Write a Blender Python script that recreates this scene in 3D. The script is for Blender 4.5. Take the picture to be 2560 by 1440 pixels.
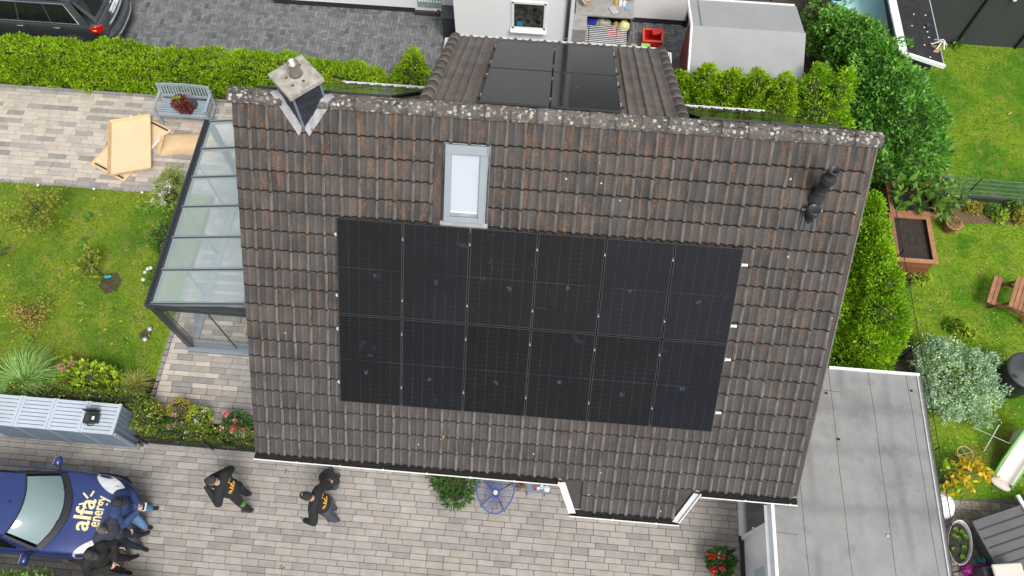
import bpy, bmesh, math, random
import numpy as np
from mathutils import Vector, Matrix, noise
from mathutils.bvhtree import BVHTree

for o in list(bpy.data.objects):
    bpy.data.objects.remove(o, do_unlink=True)
random.seed(7)
RNG = np.random.default_rng(7)
rad = math.radians
scene = bpy.context.scene
col = scene.collection

# ------------------------------------------------------------------ camera
CAM = (5.2346, -7.8763, 17.159)
PITCH, YAW, ROLL, FPX = 0.4588, 0.0738, 0.0112, 1923.5
ROT = Matrix.Rotation(YAW, 3, 'Z') @ Matrix.Rotation(PITCH, 3, 'X') @ Matrix.Rotation(ROLL, 3, 'Z')
camd = bpy.data.cameras.new('camera'); camo = bpy.data.objects.new('camera', camd); col.objects.link(camo)
camd.sensor_width = 36.0; camd.lens = 36.0 * FPX / 2560.0; camd.clip_end = 600; camd.clip_start = .1
camo.matrix_world = Matrix.Translation(CAM) @ ROT.to_4x4()
scene.camera = camo

# ------------------------------------------------------------------ overcast daylight
SUN_EL, SUN_AZ = rad(55), rad(148)
world = bpy.data.worlds.new('World'); scene.world = world; world.use_nodes = True
wt = world.node_tree; wt.nodes.clear()
sky = wt.nodes.new('ShaderNodeTexSky'); sky.sky_type = 'NISHITA'; sky.sun_disc = False
sky.sun_elevation = SUN_EL; sky.sun_rotation = SUN_AZ
sky.air_density = 1.0; sky.dust_density = 4.0; sky.ozone_density = 1.0
hs = wt.nodes.new('ShaderNodeHueSaturation'); hs.inputs['Saturation'].default_value = 0.22   # grey cloud cover
bg = wt.nodes.new('ShaderNodeBackground'); bg.inputs['Strength'].default_value = 0.125
wo = wt.nodes.new('ShaderNodeOutputWorld')
wt.links.new(sky.outputs[0], hs.inputs['Color']); wt.links.new(hs.outputs[0], bg.inputs[0]); wt.links.new(bg.outputs[0], wo.inputs[0])
sd = bpy.data.lights.new('sun', 'SUN'); so = bpy.data.objects.new('sun', sd); col.objects.link(so)
sd.energy = 1.5; sd.angle = rad(22); sd.color = (1.0, .97, .92)
# Nishita: rotation is clockwise from +Y
sdir = Vector((math.sin(SUN_AZ) * math.cos(SUN_EL), math.cos(SUN_AZ) * math.cos(SUN_EL), math.sin(SUN_EL)))
so.rotation_euler = sdir.to_track_quat('Z', 'Y').to_euler()
so.location = (0, 0, 40)
vs = scene.view_settings
vs.view_transform = 'Standard'; vs.look = 'None'; vs.gamma = 1.0; vs.use_curve_mapping = False
vs.exposure = 0.55

# ------------------------------------------------------------------ helpers
def G(px, py, z=0.0):
    """point of the place at height z that the photograph shows at (px, py)"""
    d = ROT @ Vector(((px - 1280) / FPX, -(py - 720) / FPX, -1)); t = (z - CAM[2]) / d.z
    return Vector(CAM) + d * t

def tag(o, label=None, cat=None, group=None, kind=None):
    if label: o['label'] = label
    if cat: o['category'] = cat
    if group: o['group'] = group
    if kind: o['kind'] = kind
    return o

def thing(name, label, cat, loc=(0, 0, 0), rotz=0, group=None):
    o = bpy.data.objects.new(name, None); col.objects.link(o)
    o.location = loc; o.rotation_euler = (0, 0, rotz); o.empty_display_size = .1
    return tag(o, label, cat, group)

def wloc(o):
    v = Vector((0, 0, 0))
    while o is not None:
        v += o.location; o = o.parent
    return v

def link(name, me, mat=None, parent=None):
    o = bpy.data.objects.new(name, me); col.objects.link(o)
    if mat is not None:
        for m in (mat if isinstance(mat, (list, tuple)) else [mat]): me.materials.append(m)
    if parent is not None: o.parent = parent
    return o

class MB:
    def __init__(s): s.v = []; s.f = []; s.mi = []; s.cur = 0
    def add(s, vs, fs):
        b = len(s.v); s.v += [tuple(v) for v in vs]
        for f in fs: s.f.append(tuple(b + i for i in f)); s.mi.append(s.cur)
        return s
    def box(s, c, d, rz=0, M=None):
        hx, hy, hz = d[0] / 2, d[1] / 2, d[2] / 2
        vs = [Vector((x, y, z)) for z in (-hz, hz) for y in (-hy, hy) for x in (-hx, hx)]
        m = M if M is not None else Matrix.Rotation(rz, 3, 'Z')
        vs = [m @ v + Vector(c) for v in vs]
        return s.add(vs, [(0, 2, 3, 1), (4, 5, 7, 6), (0, 1, 5, 4), (2, 6, 7, 3), (0, 4, 6, 2), (1, 3, 7, 5)])
    def bar(s, a, b, w, h=None, up=(0, 0, 1)):
        a, b = Vector(a), Vector(b); d = b - a; L = d.length; x = d.normalized()
        u = Vector(up)
        if abs(x.dot(u)) > .98: u = Vector((0, 1, 0))
        y = u.cross(x).normalized(); z = x.cross(y)
        return s.box((a + b) / 2, (L, w, h or w), M=Matrix((x, y, z)).transposed())
    def tube(s, pts, r, n=8, cap=True):
        pts = [Vector(p) for p in pts]; rs = r if isinstance(r, (list, tuple)) else [r] * len(pts)
        base = len(s.v); prev = None
        for i, p in enumerate(pts):
            t = (pts[min(i + 1, len(pts) - 1)] - pts[max(i - 1, 0)]).normalized()
            if prev is None:
                a = Vector((0, 0, 1)) if abs(t.z) < .9 else Vector((1, 0, 0))
                u = t.cross(a).normalized()
            else: u = (prev - t * prev.dot(t)).normalized()
            prev = u; w = t.cross(u)
            for k in range(n):
                an = 2 * math.pi * k / n
                s.v.append(tuple(p + (u * math.cos(an) + w * math.sin(an)) * rs[i]))
        for i in range(len(pts) - 1):
            for k in range(n):
                a = base + i * n + k; b = base + i * n + (k + 1) % n
                s.f.append((a, b, b + n, a + n)); s.mi.append(s.cur)
        if cap:
            s.f.append(tuple(base + k for k in reversed(range(n)))); s.mi.append(s.cur)
            e = base + (len(pts) - 1) * n; s.f.append(tuple(e + k for k in range(n))); s.mi.append(s.cur)
        return s
    def lathe(s, prof, c=(0, 0, 0), n=20, sx=1, sy=1, cap=False):
        base = len(s.v); c = Vector(c)
        for r, z in prof:
            for k in range(n):
                a = 2 * math.pi * k / n
                s.v.append((c.x + r * sx * math.cos(a), c.y + r * sy * math.sin(a), c.z + z))
        for i in range(len(prof) - 1):
            for k in range(n):
                a = base + i * n + k; b = base + i * n + (k + 1) % n
                s.f.append((a, b, b + n, a + n)); s.mi.append(s.cur)
        if cap:
            e = base + (len(prof) - 1) * n; s.f.append(tuple(e + k for k in range(n))); s.mi.append(s.cur)
        return s
    def prism(s, poly, z0, z1):
        n = len(poly)
        vs = [(p[0], p[1], z0) for p in poly] + [(p[0], p[1], z1) for p in poly]
        return s.add(vs, [tuple(reversed(range(n))), tuple(range(n, 2 * n))] + [(i, (i + 1) % n, n + (i + 1) % n, n + i) for i in range(n)])
    def extrude(s, poly, axis, a0, a1):
        """poly in the two other axes, extruded along axis"""
        def P(p, a):
            return {'x': (a, p[0], p[1]), 'y': (p[0], a, p[1])}[axis]
        n = len(poly); vs = [P(p, a0) for p in poly] + [P(p, a1) for p in poly]
        return s.add(vs, [tuple(reversed(range(n))), tuple(range(n, 2 * n))] + [(i, (i + 1) % n, n + (i + 1) % n, n + i) for i in range(n)])
    def grid(s, fn, nu, nv):
        b = len(s.v)
        for j in range(nv + 1):
            for i in range(nu + 1): s.v.append(tuple(fn(i / nu, j / nv)))
        for j in range(nv):
            for i in range(nu):
                a = b + j * (nu + 1) + i; s.f.append((a, a + 1, a + nu + 2, a + nu + 1)); s.mi.append(s.cur)
        return s
    def ell(s, c, r, n=12, m=8, M=None):
        c = Vector(c); rr = (r, r, r) if not isinstance(r, (tuple, list)) else r
        b = len(s.v)
        for j in range(m + 1):
            th = math.pi * j / m
            for k in range(n):
                a = 2 * math.pi * k / n
                v = Vector((rr[0] * math.sin(th) * math.cos(a), rr[1] * math.sin(th) * math.sin(a), rr[2] * math.cos(th)))
                s.v.append(tuple((M @ v if M is not None else v) + c))
        for j in range(m):
            for k in range(n):
                a = b + j * n + k; d = b + j * n + (k + 1) % n
                s.f.append((a, a + n, d + n, d)); s.mi.append(s.cur)
        return s
    def mesh(s, name, off=None, fix=True):
        me = bpy.data.meshes.new(name)
        vs = s.v if off is None else [(v[0] - off.x, v[1] - off.y, v[2] - off.z) for v in s.v]
        me.from_pydata(vs, [], s.f); me.polygons.foreach_set('material_index', s.mi)
        if fix:
            bm = bmesh.new(); bm.from_mesh(me); bmesh.ops.remove_doubles(bm, verts=bm.verts, dist=1e-5)
            bmesh.ops.recalc_face_normals(bm, faces=bm.faces); bm.to_mesh(me); bm.free()
        return me
    def build(s, name, mat, parent=None, local=False, smooth=False, bevel=0, fix=True):
        me = s.mesh(name, None if (local or parent is None) else wloc(parent), fix)
        if smooth: me.polygons.foreach_set('use_smooth', [True] * len(me.polygons))
        o = link(name, me, mat, parent)
        if bevel:
            m = o.modifiers.new('bevel', 'BEVEL'); m.width = bevel; m.segments = 2; m.limit_method = 'ANGLE'; m.angle_limit = rad(40)
        return o

def copy_tree(o, parent=None):
    c = o.copy(); col.objects.link(c)
    if parent is not None: c.parent = parent
    for ch in list(o.children): copy_tree(ch, c)
    return c
# ------------------------------------------------------------------ materials
def nt(name):
    m = bpy.data.materials.new(name); m.use_nodes = True; t = m.node_tree; t.nodes.clear()
    out = t.nodes.new('ShaderNodeOutputMaterial'); b = t.nodes.new('ShaderNodeBsdfPrincipled')
    t.links.new(b.outputs[0], out.inputs[0])
    return m, t, b, out

class NB:
    """small helper round a node tree"""
    def __init__(s, t): s.t = t; s.geo = t.nodes.new('ShaderNodeNewGeometry'); s.pos = s.geo.outputs['Position']
    def n(s, k): return s.t.nodes.new(k)
    def l(s, a, b): s.t.links.new(a, b)
    def val(s, sock, v):
        if hasattr(v, 'type') and hasattr(v, 'links'): s.l(v, sock)
        else: sock.default_value = v
    def noise(s, scale, detail=3, rough=.55, vec=None, dist=0):
        x = s.n('ShaderNodeTexNoise'); x.inputs['Scale'].default_value = scale; x.inputs['Detail'].default_value = detail
        x.inputs['Roughness'].default_value = rough; x.inputs['Distortion'].default_value = dist
        s.l(vec or s.pos, x.inputs['Vector']); return x.outputs['Fac']
    def voro(s, scale, vec=None, rnd=1, out='Distance'):
        x = s.n('ShaderNodeTexVoronoi'); x.inputs['Scale'].default_value = scale; x.inputs['Randomness'].default_value = rnd
        s.l(vec or s.pos, x.inputs['Vector']); return x.outputs[out]
    def ramp(s, fac, stops):
        x = s.n('ShaderNodeValToRGB'); e = x.color_ramp.elements
        while len(e) < len(stops): e.new(.5)
        for i, (p, c) in enumerate(stops):
            e[i].position = p; e[i].color = (c, c, c, 1) if isinstance(c, (int, float)) else (*c, 1)
        s.l(fac, x.inputs[0]); return x.outputs[0]
    def mix(s, fac, a, b, mode='MIX'):
        x = s.n('ShaderNodeMix'); x.data_type = 'RGBA'; x.blend_type = mode
        s.val(x.inputs[0], fac)
        for sock, v in ((x.inputs[6], a), (x.inputs[7], b)):
            if isinstance(v, tuple): sock.default_value = (*v, 1) if len(v) == 3 else v
            else: s.l(v, sock)
        return x.outputs[2]
    def math(s, op, a, b=0.0, c=None):
        x = s.n('ShaderNodeMath'); x.operation = op; s.val(x.inputs[0], a); s.val(x.inputs[1], b)
        if c is not None: s.val(x.inputs[2], c)
        return x.outputs[0]
    def mapr(s, v, a, b, c=0., d=1.):
        x = s.n('ShaderNodeMapRange'); s.l(v, x.inputs[0])
        for i, k in enumerate((a, b, c, d)): x.inputs[i + 1].default_value = k
        return x.outputs[0]
    def sep(s, v=None):
        x = s.n('ShaderNodeSeparateXYZ'); s.l(v or s.pos, x.inputs[0]); return x.outputs
    def scalev(s, sc, v=None):
        x = s.n('ShaderNodeMapping'); x.inputs['Scale'].default_value = sc; s.l(v or s.pos, x.inputs['Vector']); return x.outputs[0]
    def rand(s):
        o = s.n('ShaderNodeObjectInfo'); return s.math('FRACT', s.math('ADD', o.outputs['Random'], s.geo.outputs['Random Per Island']))
    def attr(s, name):
        x = s.n('ShaderNodeAttribute'); x.attribute_name = name; return x.outputs['Fac']
    def bump(s, b, h, strength=.3, dist=.01):
        x = s.n('ShaderNodeBump'); x.inputs['Strength'].default_value = strength; x.inputs['Distance'].default_value = dist
        s.l(h, x.inputs['Height']); s.l(x.outputs[0], b.inputs['Normal'])

def c3(c, k): return tuple(min(1, x * k) for x in c)

def mat(name, c, rough=.6, var=.12, scale=6, bump=0, metal=0, spec=.5, coat=0, rnd=0, grain=0):
    m, t, b, out = nt(name); N = NB(t)
    f = N.noise(scale, 4)
    cc = N.mix(N.mapr(f, .3, .7), c3(c, 1 - var), c3(c, 1 + var))
    if rnd: cc = N.mix(1.0, cc, N.ramp(N.rand(), [(0, 1 - rnd), (1, 1.0)]), 'MULTIPLY')
    if grain:
        cc = N.mix(1.0, cc, N.ramp(N.noise(scale * 14, 2), [(.3, 1 - grain), (.7, 1.0)]), 'MULTIPLY')
    N.l(cc, b.inputs['Base Color']); b.inputs['Roughness'].default_value = rough; b.inputs['Metallic'].default_value = metal
    b.inputs['Specular IOR Level'].default_value = spec
    if coat: b.inputs['Coat Weight'].default_value = coat; b.inputs['Coat Roughness'].default_value = .05
    if bump: N.bump(b, N.noise(scale * 10, 3), bump, .01)
    return m

def leafmat(name, cols, rough=.55, trans=.25, nscale=1.5, spec=.35, patch=.38):
    """cols: dark..light; per leaf random + patch noise"""
    m, t, b, out = nt(name); N = NB(t)
    r = N.math('MULTIPLY_ADD', N.rand(), 1 - patch, N.math('MULTIPLY', N.mapr(N.noise(nscale, 3), .3, .7), patch))
    k = len(cols); cc = N.ramp(r, [(i / (k - 1), c) for i, c in enumerate(cols)])
    N.l(cc, b.inputs['Base Color']); b.inputs['Roughness'].default_value = rough; b.inputs['Specular IOR Level'].default_value = spec
    tr = N.n('ShaderNodeBsdfTranslucent'); N.l(cc, tr.inputs[0])
    mx = N.n('ShaderNodeMixShader'); mx.inputs[0].default_value = trans
    N.l(b.outputs[0], mx.inputs[1]); N.l(tr.outputs[0], mx.inputs[2]); N.l(mx.outputs[0], out.inputs[0])
    return m

def glassmat(name, tint, film=.12, filmcol=(.75, .83, .86), rough=.02, op=0.0):
    m, t, b, out = nt(name); N = NB(t)
    b.inputs['Base Color'].default_value = (*filmcol, 1); b.inputs['Roughness'].default_value = rough; b.inputs['Specular IOR Level'].default_value = .5
    tr = N.n('ShaderNodeBsdfTransparent'); tr.inputs[0].default_value = (*tint, 1)
    lw = N.n('ShaderNodeLayerWeight'); lw.inputs[0].default_value = .5
    fr = N.math('MULTIPLY_ADD', N.math('POWER', lw.outputs['Facing'], 5.0), .95, .045)
    gl = N.n('ShaderNodeBsdfGlossy'); gl.inputs['Roughness'].default_value = rough
    m1 = N.n('ShaderNodeMixShader'); m1.inputs[0].default_value = film; N.l(tr.outputs[0], m1.inputs[1]); N.l(b.outputs[0], m1.inputs[2])
    m2 = N.n('ShaderNodeMixShader'); N.l(fr, m2.inputs[0]); N.l(m1.outputs[0], m2.inputs[1]); N.l(gl.outputs[0], m2.inputs[2])
    N.l(m2.outputs[0], out.inputs[0]); return m

def tile_mat(name, base, lichen=1.0, ridge=False):
    m, t, b, out = nt(name); N = NB(t); p = N.sep()
    rn = N.rand()
    cc = N.mix(N.mapr(N.noise(2.2, 4), .3, .7), c3(base, .78), c3(base, 1.28))
    cc = N.mix(1.0, cc, N.ramp(rn, [(0, .84), (.5, .97), (1, 1.09)]), 'MULTIPLY')
    # worn pale streaks running down the rolls
    st = N.scalev((26, 3.0, 3.0))
    roll = N.attr('roll')
    pale = N.math('MULTIPLY', N.mapr(roll, .30, .85), N.mapr(N.noise(1.0, 3, .6, st), .36, .62))
    cc = N.mix(N.math('MULTIPLY', pale, N.mapr(p[2], 7.0, 2.6, .62, .88)), cc, (.190, .180, .170))
    # dark grime in fine speckle
    cc = N.mix(N.mapr(N.noise(55, 2), .5, .75, 0, .55), cc, c3(base, .5))
    # orange crust lichen: denser towards the ridge, in streaks
    high = N.mapr(p[2], 2.0, 7.2, .10, .44)
    stl = N.scalev((9, 2.2, 2.2))
    patch = N.mapr(N.noise(1.0, 3, .6, stl), .42, .68)
    spots = N.math('GREATER_THAN', N.math('MULTIPLY', high, N.math('MULTIPLY', patch, lichen * 1.25)), N.mapr(N.noise(48, 4, .75), .36, .70, .0, 1.0))
    lc = N.mix(N.noise(11, 1), (.26, .11, .04), (.17, .115, .08))
    cc = N.mix(N.math('MULTIPLY', spots, .62), cc, lc)
    # mossy dirt plus painted contact shadow along the rounded lower lip
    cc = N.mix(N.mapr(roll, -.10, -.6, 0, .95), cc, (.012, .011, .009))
    # round white lichen spots
    v = N.voro(5.5 if not ridge else 13, rnd=1)
    keep = N.math('GREATER_THAN', N.voro(5.5 if not ridge else 13, out='Color'), .80 if not ridge else .42)
    dot = N.math('MULTIPLY', N.math('LESS_THAN', v, N.mapr(N.noise(9, 1), .35, .65, .03, .12) if not ridge else .38), keep)
    if ridge:
        ring = N.math('LESS_THAN', N.noise(30, 3, .6), .56)
        dot = N.math('MULTIPLY', dot, N.math('MULTIPLY', ring, N.mapr(N.noise(1.7, 2), .36, .50)))
        fl = N.mapr(N.noise(15, 4, .7), .545, .64)
        edge = N.math('ADD', N.mapr(p[0], 9.6, 10.3), N.mapr(p[0], .75, .2))
        dot = N.math('MAXIMUM', dot, N.math('MULTIPLY', fl, N.math('ADD', .45, N.math('MULTIPLY', edge, .55))))
    cc = N.mix(dot, cc, (.50, .485, .45) if not ridge else N.mix(N.mapr(N.noise(6, 2), .55, .72), (.46, .445, .42), (.42, .33, .13)))
    N.l(cc, b.inputs['Base Color']); b.inputs['Roughness'].default_value = .85; b.inputs['Specular IOR Level'].default_value = .3
    N.bump(b, N.noise(70, 3), .5, .006)
    return m

def paver_mat(name, stops, blotch=.25, stain=0.0):
    m, t, b, out = nt(name); N = NB(t)
    cc = N.ramp(N.rand(), stops)
    cc = N.mix(1.0, cc, N.ramp(N.noise(4.5, 4, .6), [(.25, 1 - blotch), (.75, 1.08)]), 'MULTIPLY')
    cc = N.mix(1.0, cc, N.ramp(N.noise(90, 2), [(.3, .88), (.7, 1.04)]), 'MULTIPLY')
    if stain:
        sp = N.math('MULTIPLY', N.math('LESS_THAN', N.voro(1.5), .10), N.mapr(N.noise(22, 3), .45, .6))
        sm = N.math('LESS_THAN', N.voro(3.1), .035)
        cc = N.mix(N.math('MULTIPLY', N.math('MAXIMUM', sp, sm), stain), cc, (.05, .045, .04))
    N.l(cc, b.inputs['Base Color']); b.inputs['Roughness'].default_value = .75; b.inputs['Specular IOR Level'].default_value = .35
    N.bump(b, N.noise(120, 2), .25, .003)
    return m

M = {}
M['tile'] = tile_mat('roof tile', (.067, .0615, .058))
M['tile_dorm'] = tile_mat('dormer tile', (.145, .130, .117), .9)
M['ridge'] = tile_mat('ridge tile', (.105, .096, .088), .5, ridge=True)
M['verge'] = tile_mat('verge tile', (.145, .128, .112), .5)
M['drive'] = paver_mat('driveway paver', [(0, (.27, .252, .235)), (.25, (.33, .307, .283)), (.5, (.375, .347, .319)), (.72, (.36, .319, .278)), (.85, (.405, .376, .346)), (1, (.305, .290, .279))], .20, .8)
M['terr'] = paver_mat('terrace paver', [(0, (.42, .382, .34)), (.25, (.49, .438, .378)), (.5, (.555, .492, .42)), (.75, (.525, .455, .38)), (1, (.455, .41, .364))], .14)
M['herr'] = paver_mat('grey block paver', [(0, (.135, .14, .145)), (.5, (.185, .19, .195)), (.9, (.225, .23, .232)), (1, (.09, .093, .098))], .30)
M['joint'] = mat('joint sand', (.12, .11, .095), .9, .2, 20)
M['soil'] = mat('dark soil', (.035, .026, .02), .95, .4, 14, bump=.8)
M['earth'] = mat('brown earth', (.085, .065, .045), .95, .35, 5, bump=.8, grain=.4)
M['white'] = mat('white render', (.80, .81, .82), .8, .02, 1.2, bump=.05)
M['whitepvc'] = mat('white plastic', (.82, .83, .84), .35, .02, 3)
M['plinth'] = mat('dark plinth', (.022, .025, .03), .7, .2, 3)
M['gutter'] = mat('zinc gutter', (.60, .62, .63), .45, .08, 6, metal=.35)
M['gutter_w'] = mat('pale gutter rim', (.78, .79, .80), .4, .04, 6)
M['moss'] = mat('moss and leaf litter', (.020, .017, .013), .95, .5, 25, bump=.9, grain=.5)
M['black'] = mat('black plastic', (.020, .020, .022), .34, .1, 5)
M['blackmetal'] = mat('black metal', (.014, .015, .017), .4, .1, 5)
M['anthr'] = mat('anthracite aluminium', (.045, .055, .065), .35, .08, 3, metal=.2)
M['greyalu'] = mat('grey aluminium', (.27, .31, .34), .35, .05, 3, metal=.3)
M['steel'] = mat('stainless steel', (.40, .385, .36), .35, .1, 6, metal=.9)
M['alu'] = mat('mill aluminium', (.80, .80, .80), .35, .05, 6, metal=.2)
M['slate'] = mat('slate shingle', (.030, .035, .046), .55, .25, 8, rnd=.3)
M['lead'] = mat('lead flashing', (.34, .34, .35), .6, .18, 9, metal=.2)
M['concrete'] = mat('lichened concrete', (.42, .40, .35), .9, .3, 9, bump=.5, grain=.35)
M['felt'] = None
M['bluegrey'] = mat('blue grey paint', (.29, .35, .40), .5, .06, 4)
M['bluegrey_d'] = mat('blue grey board', (.16, .205, .27), .55, .1, 4)
M['shed_lid'] = mat('pale blue lid', (.44, .50, .56), .5, .06, 3)
M['carton'] = mat('cardboard', (.62, .45, .26), .85, .05, 3)
M['carton_in'] = mat('cardboard inside', (.70, .54, .34), .85, .04, 3)
M['sack'] = mat('paper dunnage bag', (.60, .42, .24), .7, .08, 3)
M['wood_o'] = mat('oiled orange wood', (.36, .17, .085), .6, .2, 9, rnd=.25)
M['wood_r'] = mat('stained red wood', (.25, .095, .045), .6, .2, 9, rnd=.2)
M['wood_l'] = mat('light slat wood', (.52, .36, .18), .6, .15, 9, rnd=.2)
M['wood_s'] = mat('grey weathered wood', (.16, .145, .13), .8, .25, 9, rnd=.3)
M['bark'] = mat('bark', (.075, .055, .038), .9, .3, 15, bump=.5)
M['twig'] = mat('inner twigs', (.045, .042, .020), .9, .4, 12, bump=.6)
M['redpaint'] = mat('red brown paint', (.16, .035, .025), .6, .1, 4)
M['red'] = mat('red plastic', (.62, .02, .02), .4, .06, 4)
M['redorange'] = mat('orange red plastic', (.70, .09, .045), .4, .05, 4)
M['lime'] = mat('lime plastic', (.38, .66, .12), .4, .05, 4)
M['darkgrey'] = mat('dark grey panel', (.042, .046, .050), .6, .1, 1.5, bump=.1)
M['greyshed'] = mat('grey metal sheet', (.105, .108, .112), .5, .08, 2)
M['magenta'] = mat('magenta plastic', (.36, .015, .22), .4, .05, 4)
M['turq'] = mat('turquoise plastic', (.04, .45, .55), .4, .05, 4)
M['terracotta'] = mat('terracotta', (.33, .15, .09), .8, .15, 6)
M['beige'] = mat('beige plastic', (.62, .57, .50), .5, .05, 4)
M['toywhite'] = mat('toy white', (.66, .63, .56), .45, .04, 4)
M['toygreen'] = mat('toy green', (.16, .42, .10), .45, .04, 4)
M['toyred'] = mat('toy red', (.62, .03, .05), .45, .04, 4)
M['rust'] = mat('rusty wire', (.16, .06, .025), .8, .3, 12)
M['zinc'] = mat('galvanised zinc', (.50, .51, .52), .4, .12, 7, metal=.5)
M['cream'] = mat('cream cushion', (.80, .79, .76), .8, .03, 5)
M['stone'] = mat('edging stone', (.30, .29, .28), .9, .18, 7, rnd=.25)
M['steelgreen'] = mat('green grey wire', (.13, .20, .19), .5, .1, 6)
M['tiles_in'] = mat('pale floor tile', (.50, .53, .55), .5, .05, 2)
M['glassroof'] = glassmat('conservatory glass', (.86, .94, .94), .33, (.69, .81, .83))  # pale sky reflection and dirty film both put into the diffuse colour
M['glasswall'] = glassmat('clear glass', (.95, .96, .96), .04)
M['windglass'] = mat('dark window', (.025, .028, .030), .06, .2, 3)

def felt_mat():
    m, t, b, out = nt('roofing felt'); N = NB(t)
    cc = N.mix(N.mapr(N.noise(.7, 4, .6), .3, .7), (.195, .195, .191), (.285, .285, .28))
    cc = N.mix(N.mapr(N.noise(3.0, 5, .65), .35, .65, 0, .5), cc, (.33, .33, .325))
    w = N.noise(2.6, 4, .7)
    cc = N.mix(N.math('MULTIPLY', N.mapr(w, .58, .72), .5), cc, (.15, .15, .15))
    cc = N.mix(N.math('MULTIPLY', N.attr('dirt'), .38), cc, (.10, .10, .10))
    cc = N.mix(1.0, cc, N.ramp(N.noise(110, 3, .7), [(.25, .62), (.75, 1.24)]), 'MULTIPLY')
    N.l(cc, b.inputs['Base Color']); b.inputs['Roughness'].default_value = .9; N.bump(b, N.noise(160, 2), .5, .004); return m
M['felt'] = felt_mat()
def felt2():
    m, t, b, out = nt('pale shed felt'); N = NB(t)
    cc = N.mix(N.mapr(N.noise(.9, 4, .6), .3, .7), (.295, .305, .308), (.345, .354, .357))
    cc = N.mix(1.0, cc, N.ramp(N.noise(120, 2), [(.25, .86), (.75, 1.06)]), 'MULTIPLY')
    N.l(cc, b.inputs['Base Color']); b.inputs['Roughness'].default_value = .9; return m
M['felt2'] = felt2()

def lawn_mat(name, cols, sc=1.0):
    m, t, b, out = nt(name); N = NB(t)
    a = N.mapr(N.noise(.55 * sc, 4, .6), .32, .68)
    c = N.ramp(a, [(0, cols[0]), (.4, cols[1]), (.7, cols[2]), (1, cols[3])])
    c = N.mix(N.mapr(N.noise(2.6, 4, .65), .52, .72, 0, .8), c, cols[4])
    c = N.mix(1.0, c, N.ramp(N.noise(45, 3, .7), [(.25, .55), (.75, 1.25)]), 'MULTIPLY')
    N.l(c, b.inputs['Base Color']); b.inputs['Roughness'].default_value = .9; b.inputs['Specular IOR Level'].default_value = .2
    N.bump(b, N.noise(60, 3), .7, .02); return m
M['lawnL'] = lawn_mat('patchy left lawn', [(.055, .15, .010), (.13, .235, .018), (.235, .305, .026), (.075, .19, .013), (.28, .235, .085)])
M['lawnR'] = lawn_mat('right lawn', [(.052, .165, .008), (.11, .24, .011), (.20, .30, .018), (.07, .20, .010), (.29, .285, .06)])
# ------------------------------------------------------------------ loops of small pieces
def project(p):
    q = ROT.transposed() @ (Vector(p) - Vector(CAM))
    return 1280 + FPX * q.x / -q.z, 720 - FPX * q.y / -q.z, -q.z

def pieces(parent, name, recs, material, rest_name, limit=300):
    """recs: (mesh, 4x4 matrix, score). The best `limit` become objects of their own, the rest one joined part."""
    recs = sorted(recs, key=lambda r: -r[2]); off = wloc(parent); T = Matrix.Translation(-off)
    for me, mw, sc in recs[:limit]:
        if not me.materials: me.materials.append(material)
        o = bpy.data.objects.new(name, me); col.objects.link(o); o.parent = parent; o.matrix_local = T @ mw
    rest = recs[limit:]
    if not rest: return None
    V, F, A = [], [], []; base = 0
    for me, mw, sc in rest:
        n = len(me.vertices); co = np.empty(n * 3); me.vertices.foreach_get('co', co); co = co.reshape(-1, 3)
        R_ = np.array((T @ mw).to_3x3()); t_ = np.array((T @ mw).translation)
        V.append(co @ R_.T + t_)
        F += [tuple(base + i for i in p.vertices) for p in me.polygons]
        if 'roll' in me.attributes:
            a = np.empty(n); me.attributes['roll'].data.foreach_get('value', a); A.append(a)
        base += n
    me = bpy.data.meshes.new(rest_name); me.from_pydata(np.concatenate(V).tolist(), [], F)
    if A:
        at = me.attributes.new('roll', 'FLOAT', 'POINT'); at.data.foreach_set('value', np.concatenate(A))
    o = link(rest_name, me, material, parent); o['kind'] = 'stuff'
    return o

def score(p, size=1.0):
    x, y, d = project(p)
    return size / (d * d) * (1 if -20 < x < 2580 and -20 < y < 1460 else .01)

def sheet(name, poly, z, m, kind='structure'):
    me = bpy.data.meshes.new(name); me.from_pydata([(p[0], p[1], z) for p in poly], [], [tuple(range(len(poly)))])
    o = link(name, me, m); return tag(o, kind=kind)

_pav = {}
def paver_mesh(w, h, t=.05, ch=.006):
    k = (round(w, 3), round(h, 3))
    if k in _pav: return _pav[k]
    b = MB(); x, y = w / 2, h / 2
    def ring(i, z): return [(-x + i, -y + i, z), (x - i, -y + i, z), (x - i, y - i, z), (-x + i, y - i, z)]
    vs = ring(0, -t) + ring(0, -ch) + ring(ch, 0)
    fs = [(8, 9, 10, 11)]
    for s in (0, 4):
        for i in range(4): fs.append((s + i, s + (i + 1) % 4, s + 4 + (i + 1) % 4, s + 4 + i))
    b.add(vs, fs); me = b.mesh('paver', fix=False); _pav[k] = me
    return me

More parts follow.
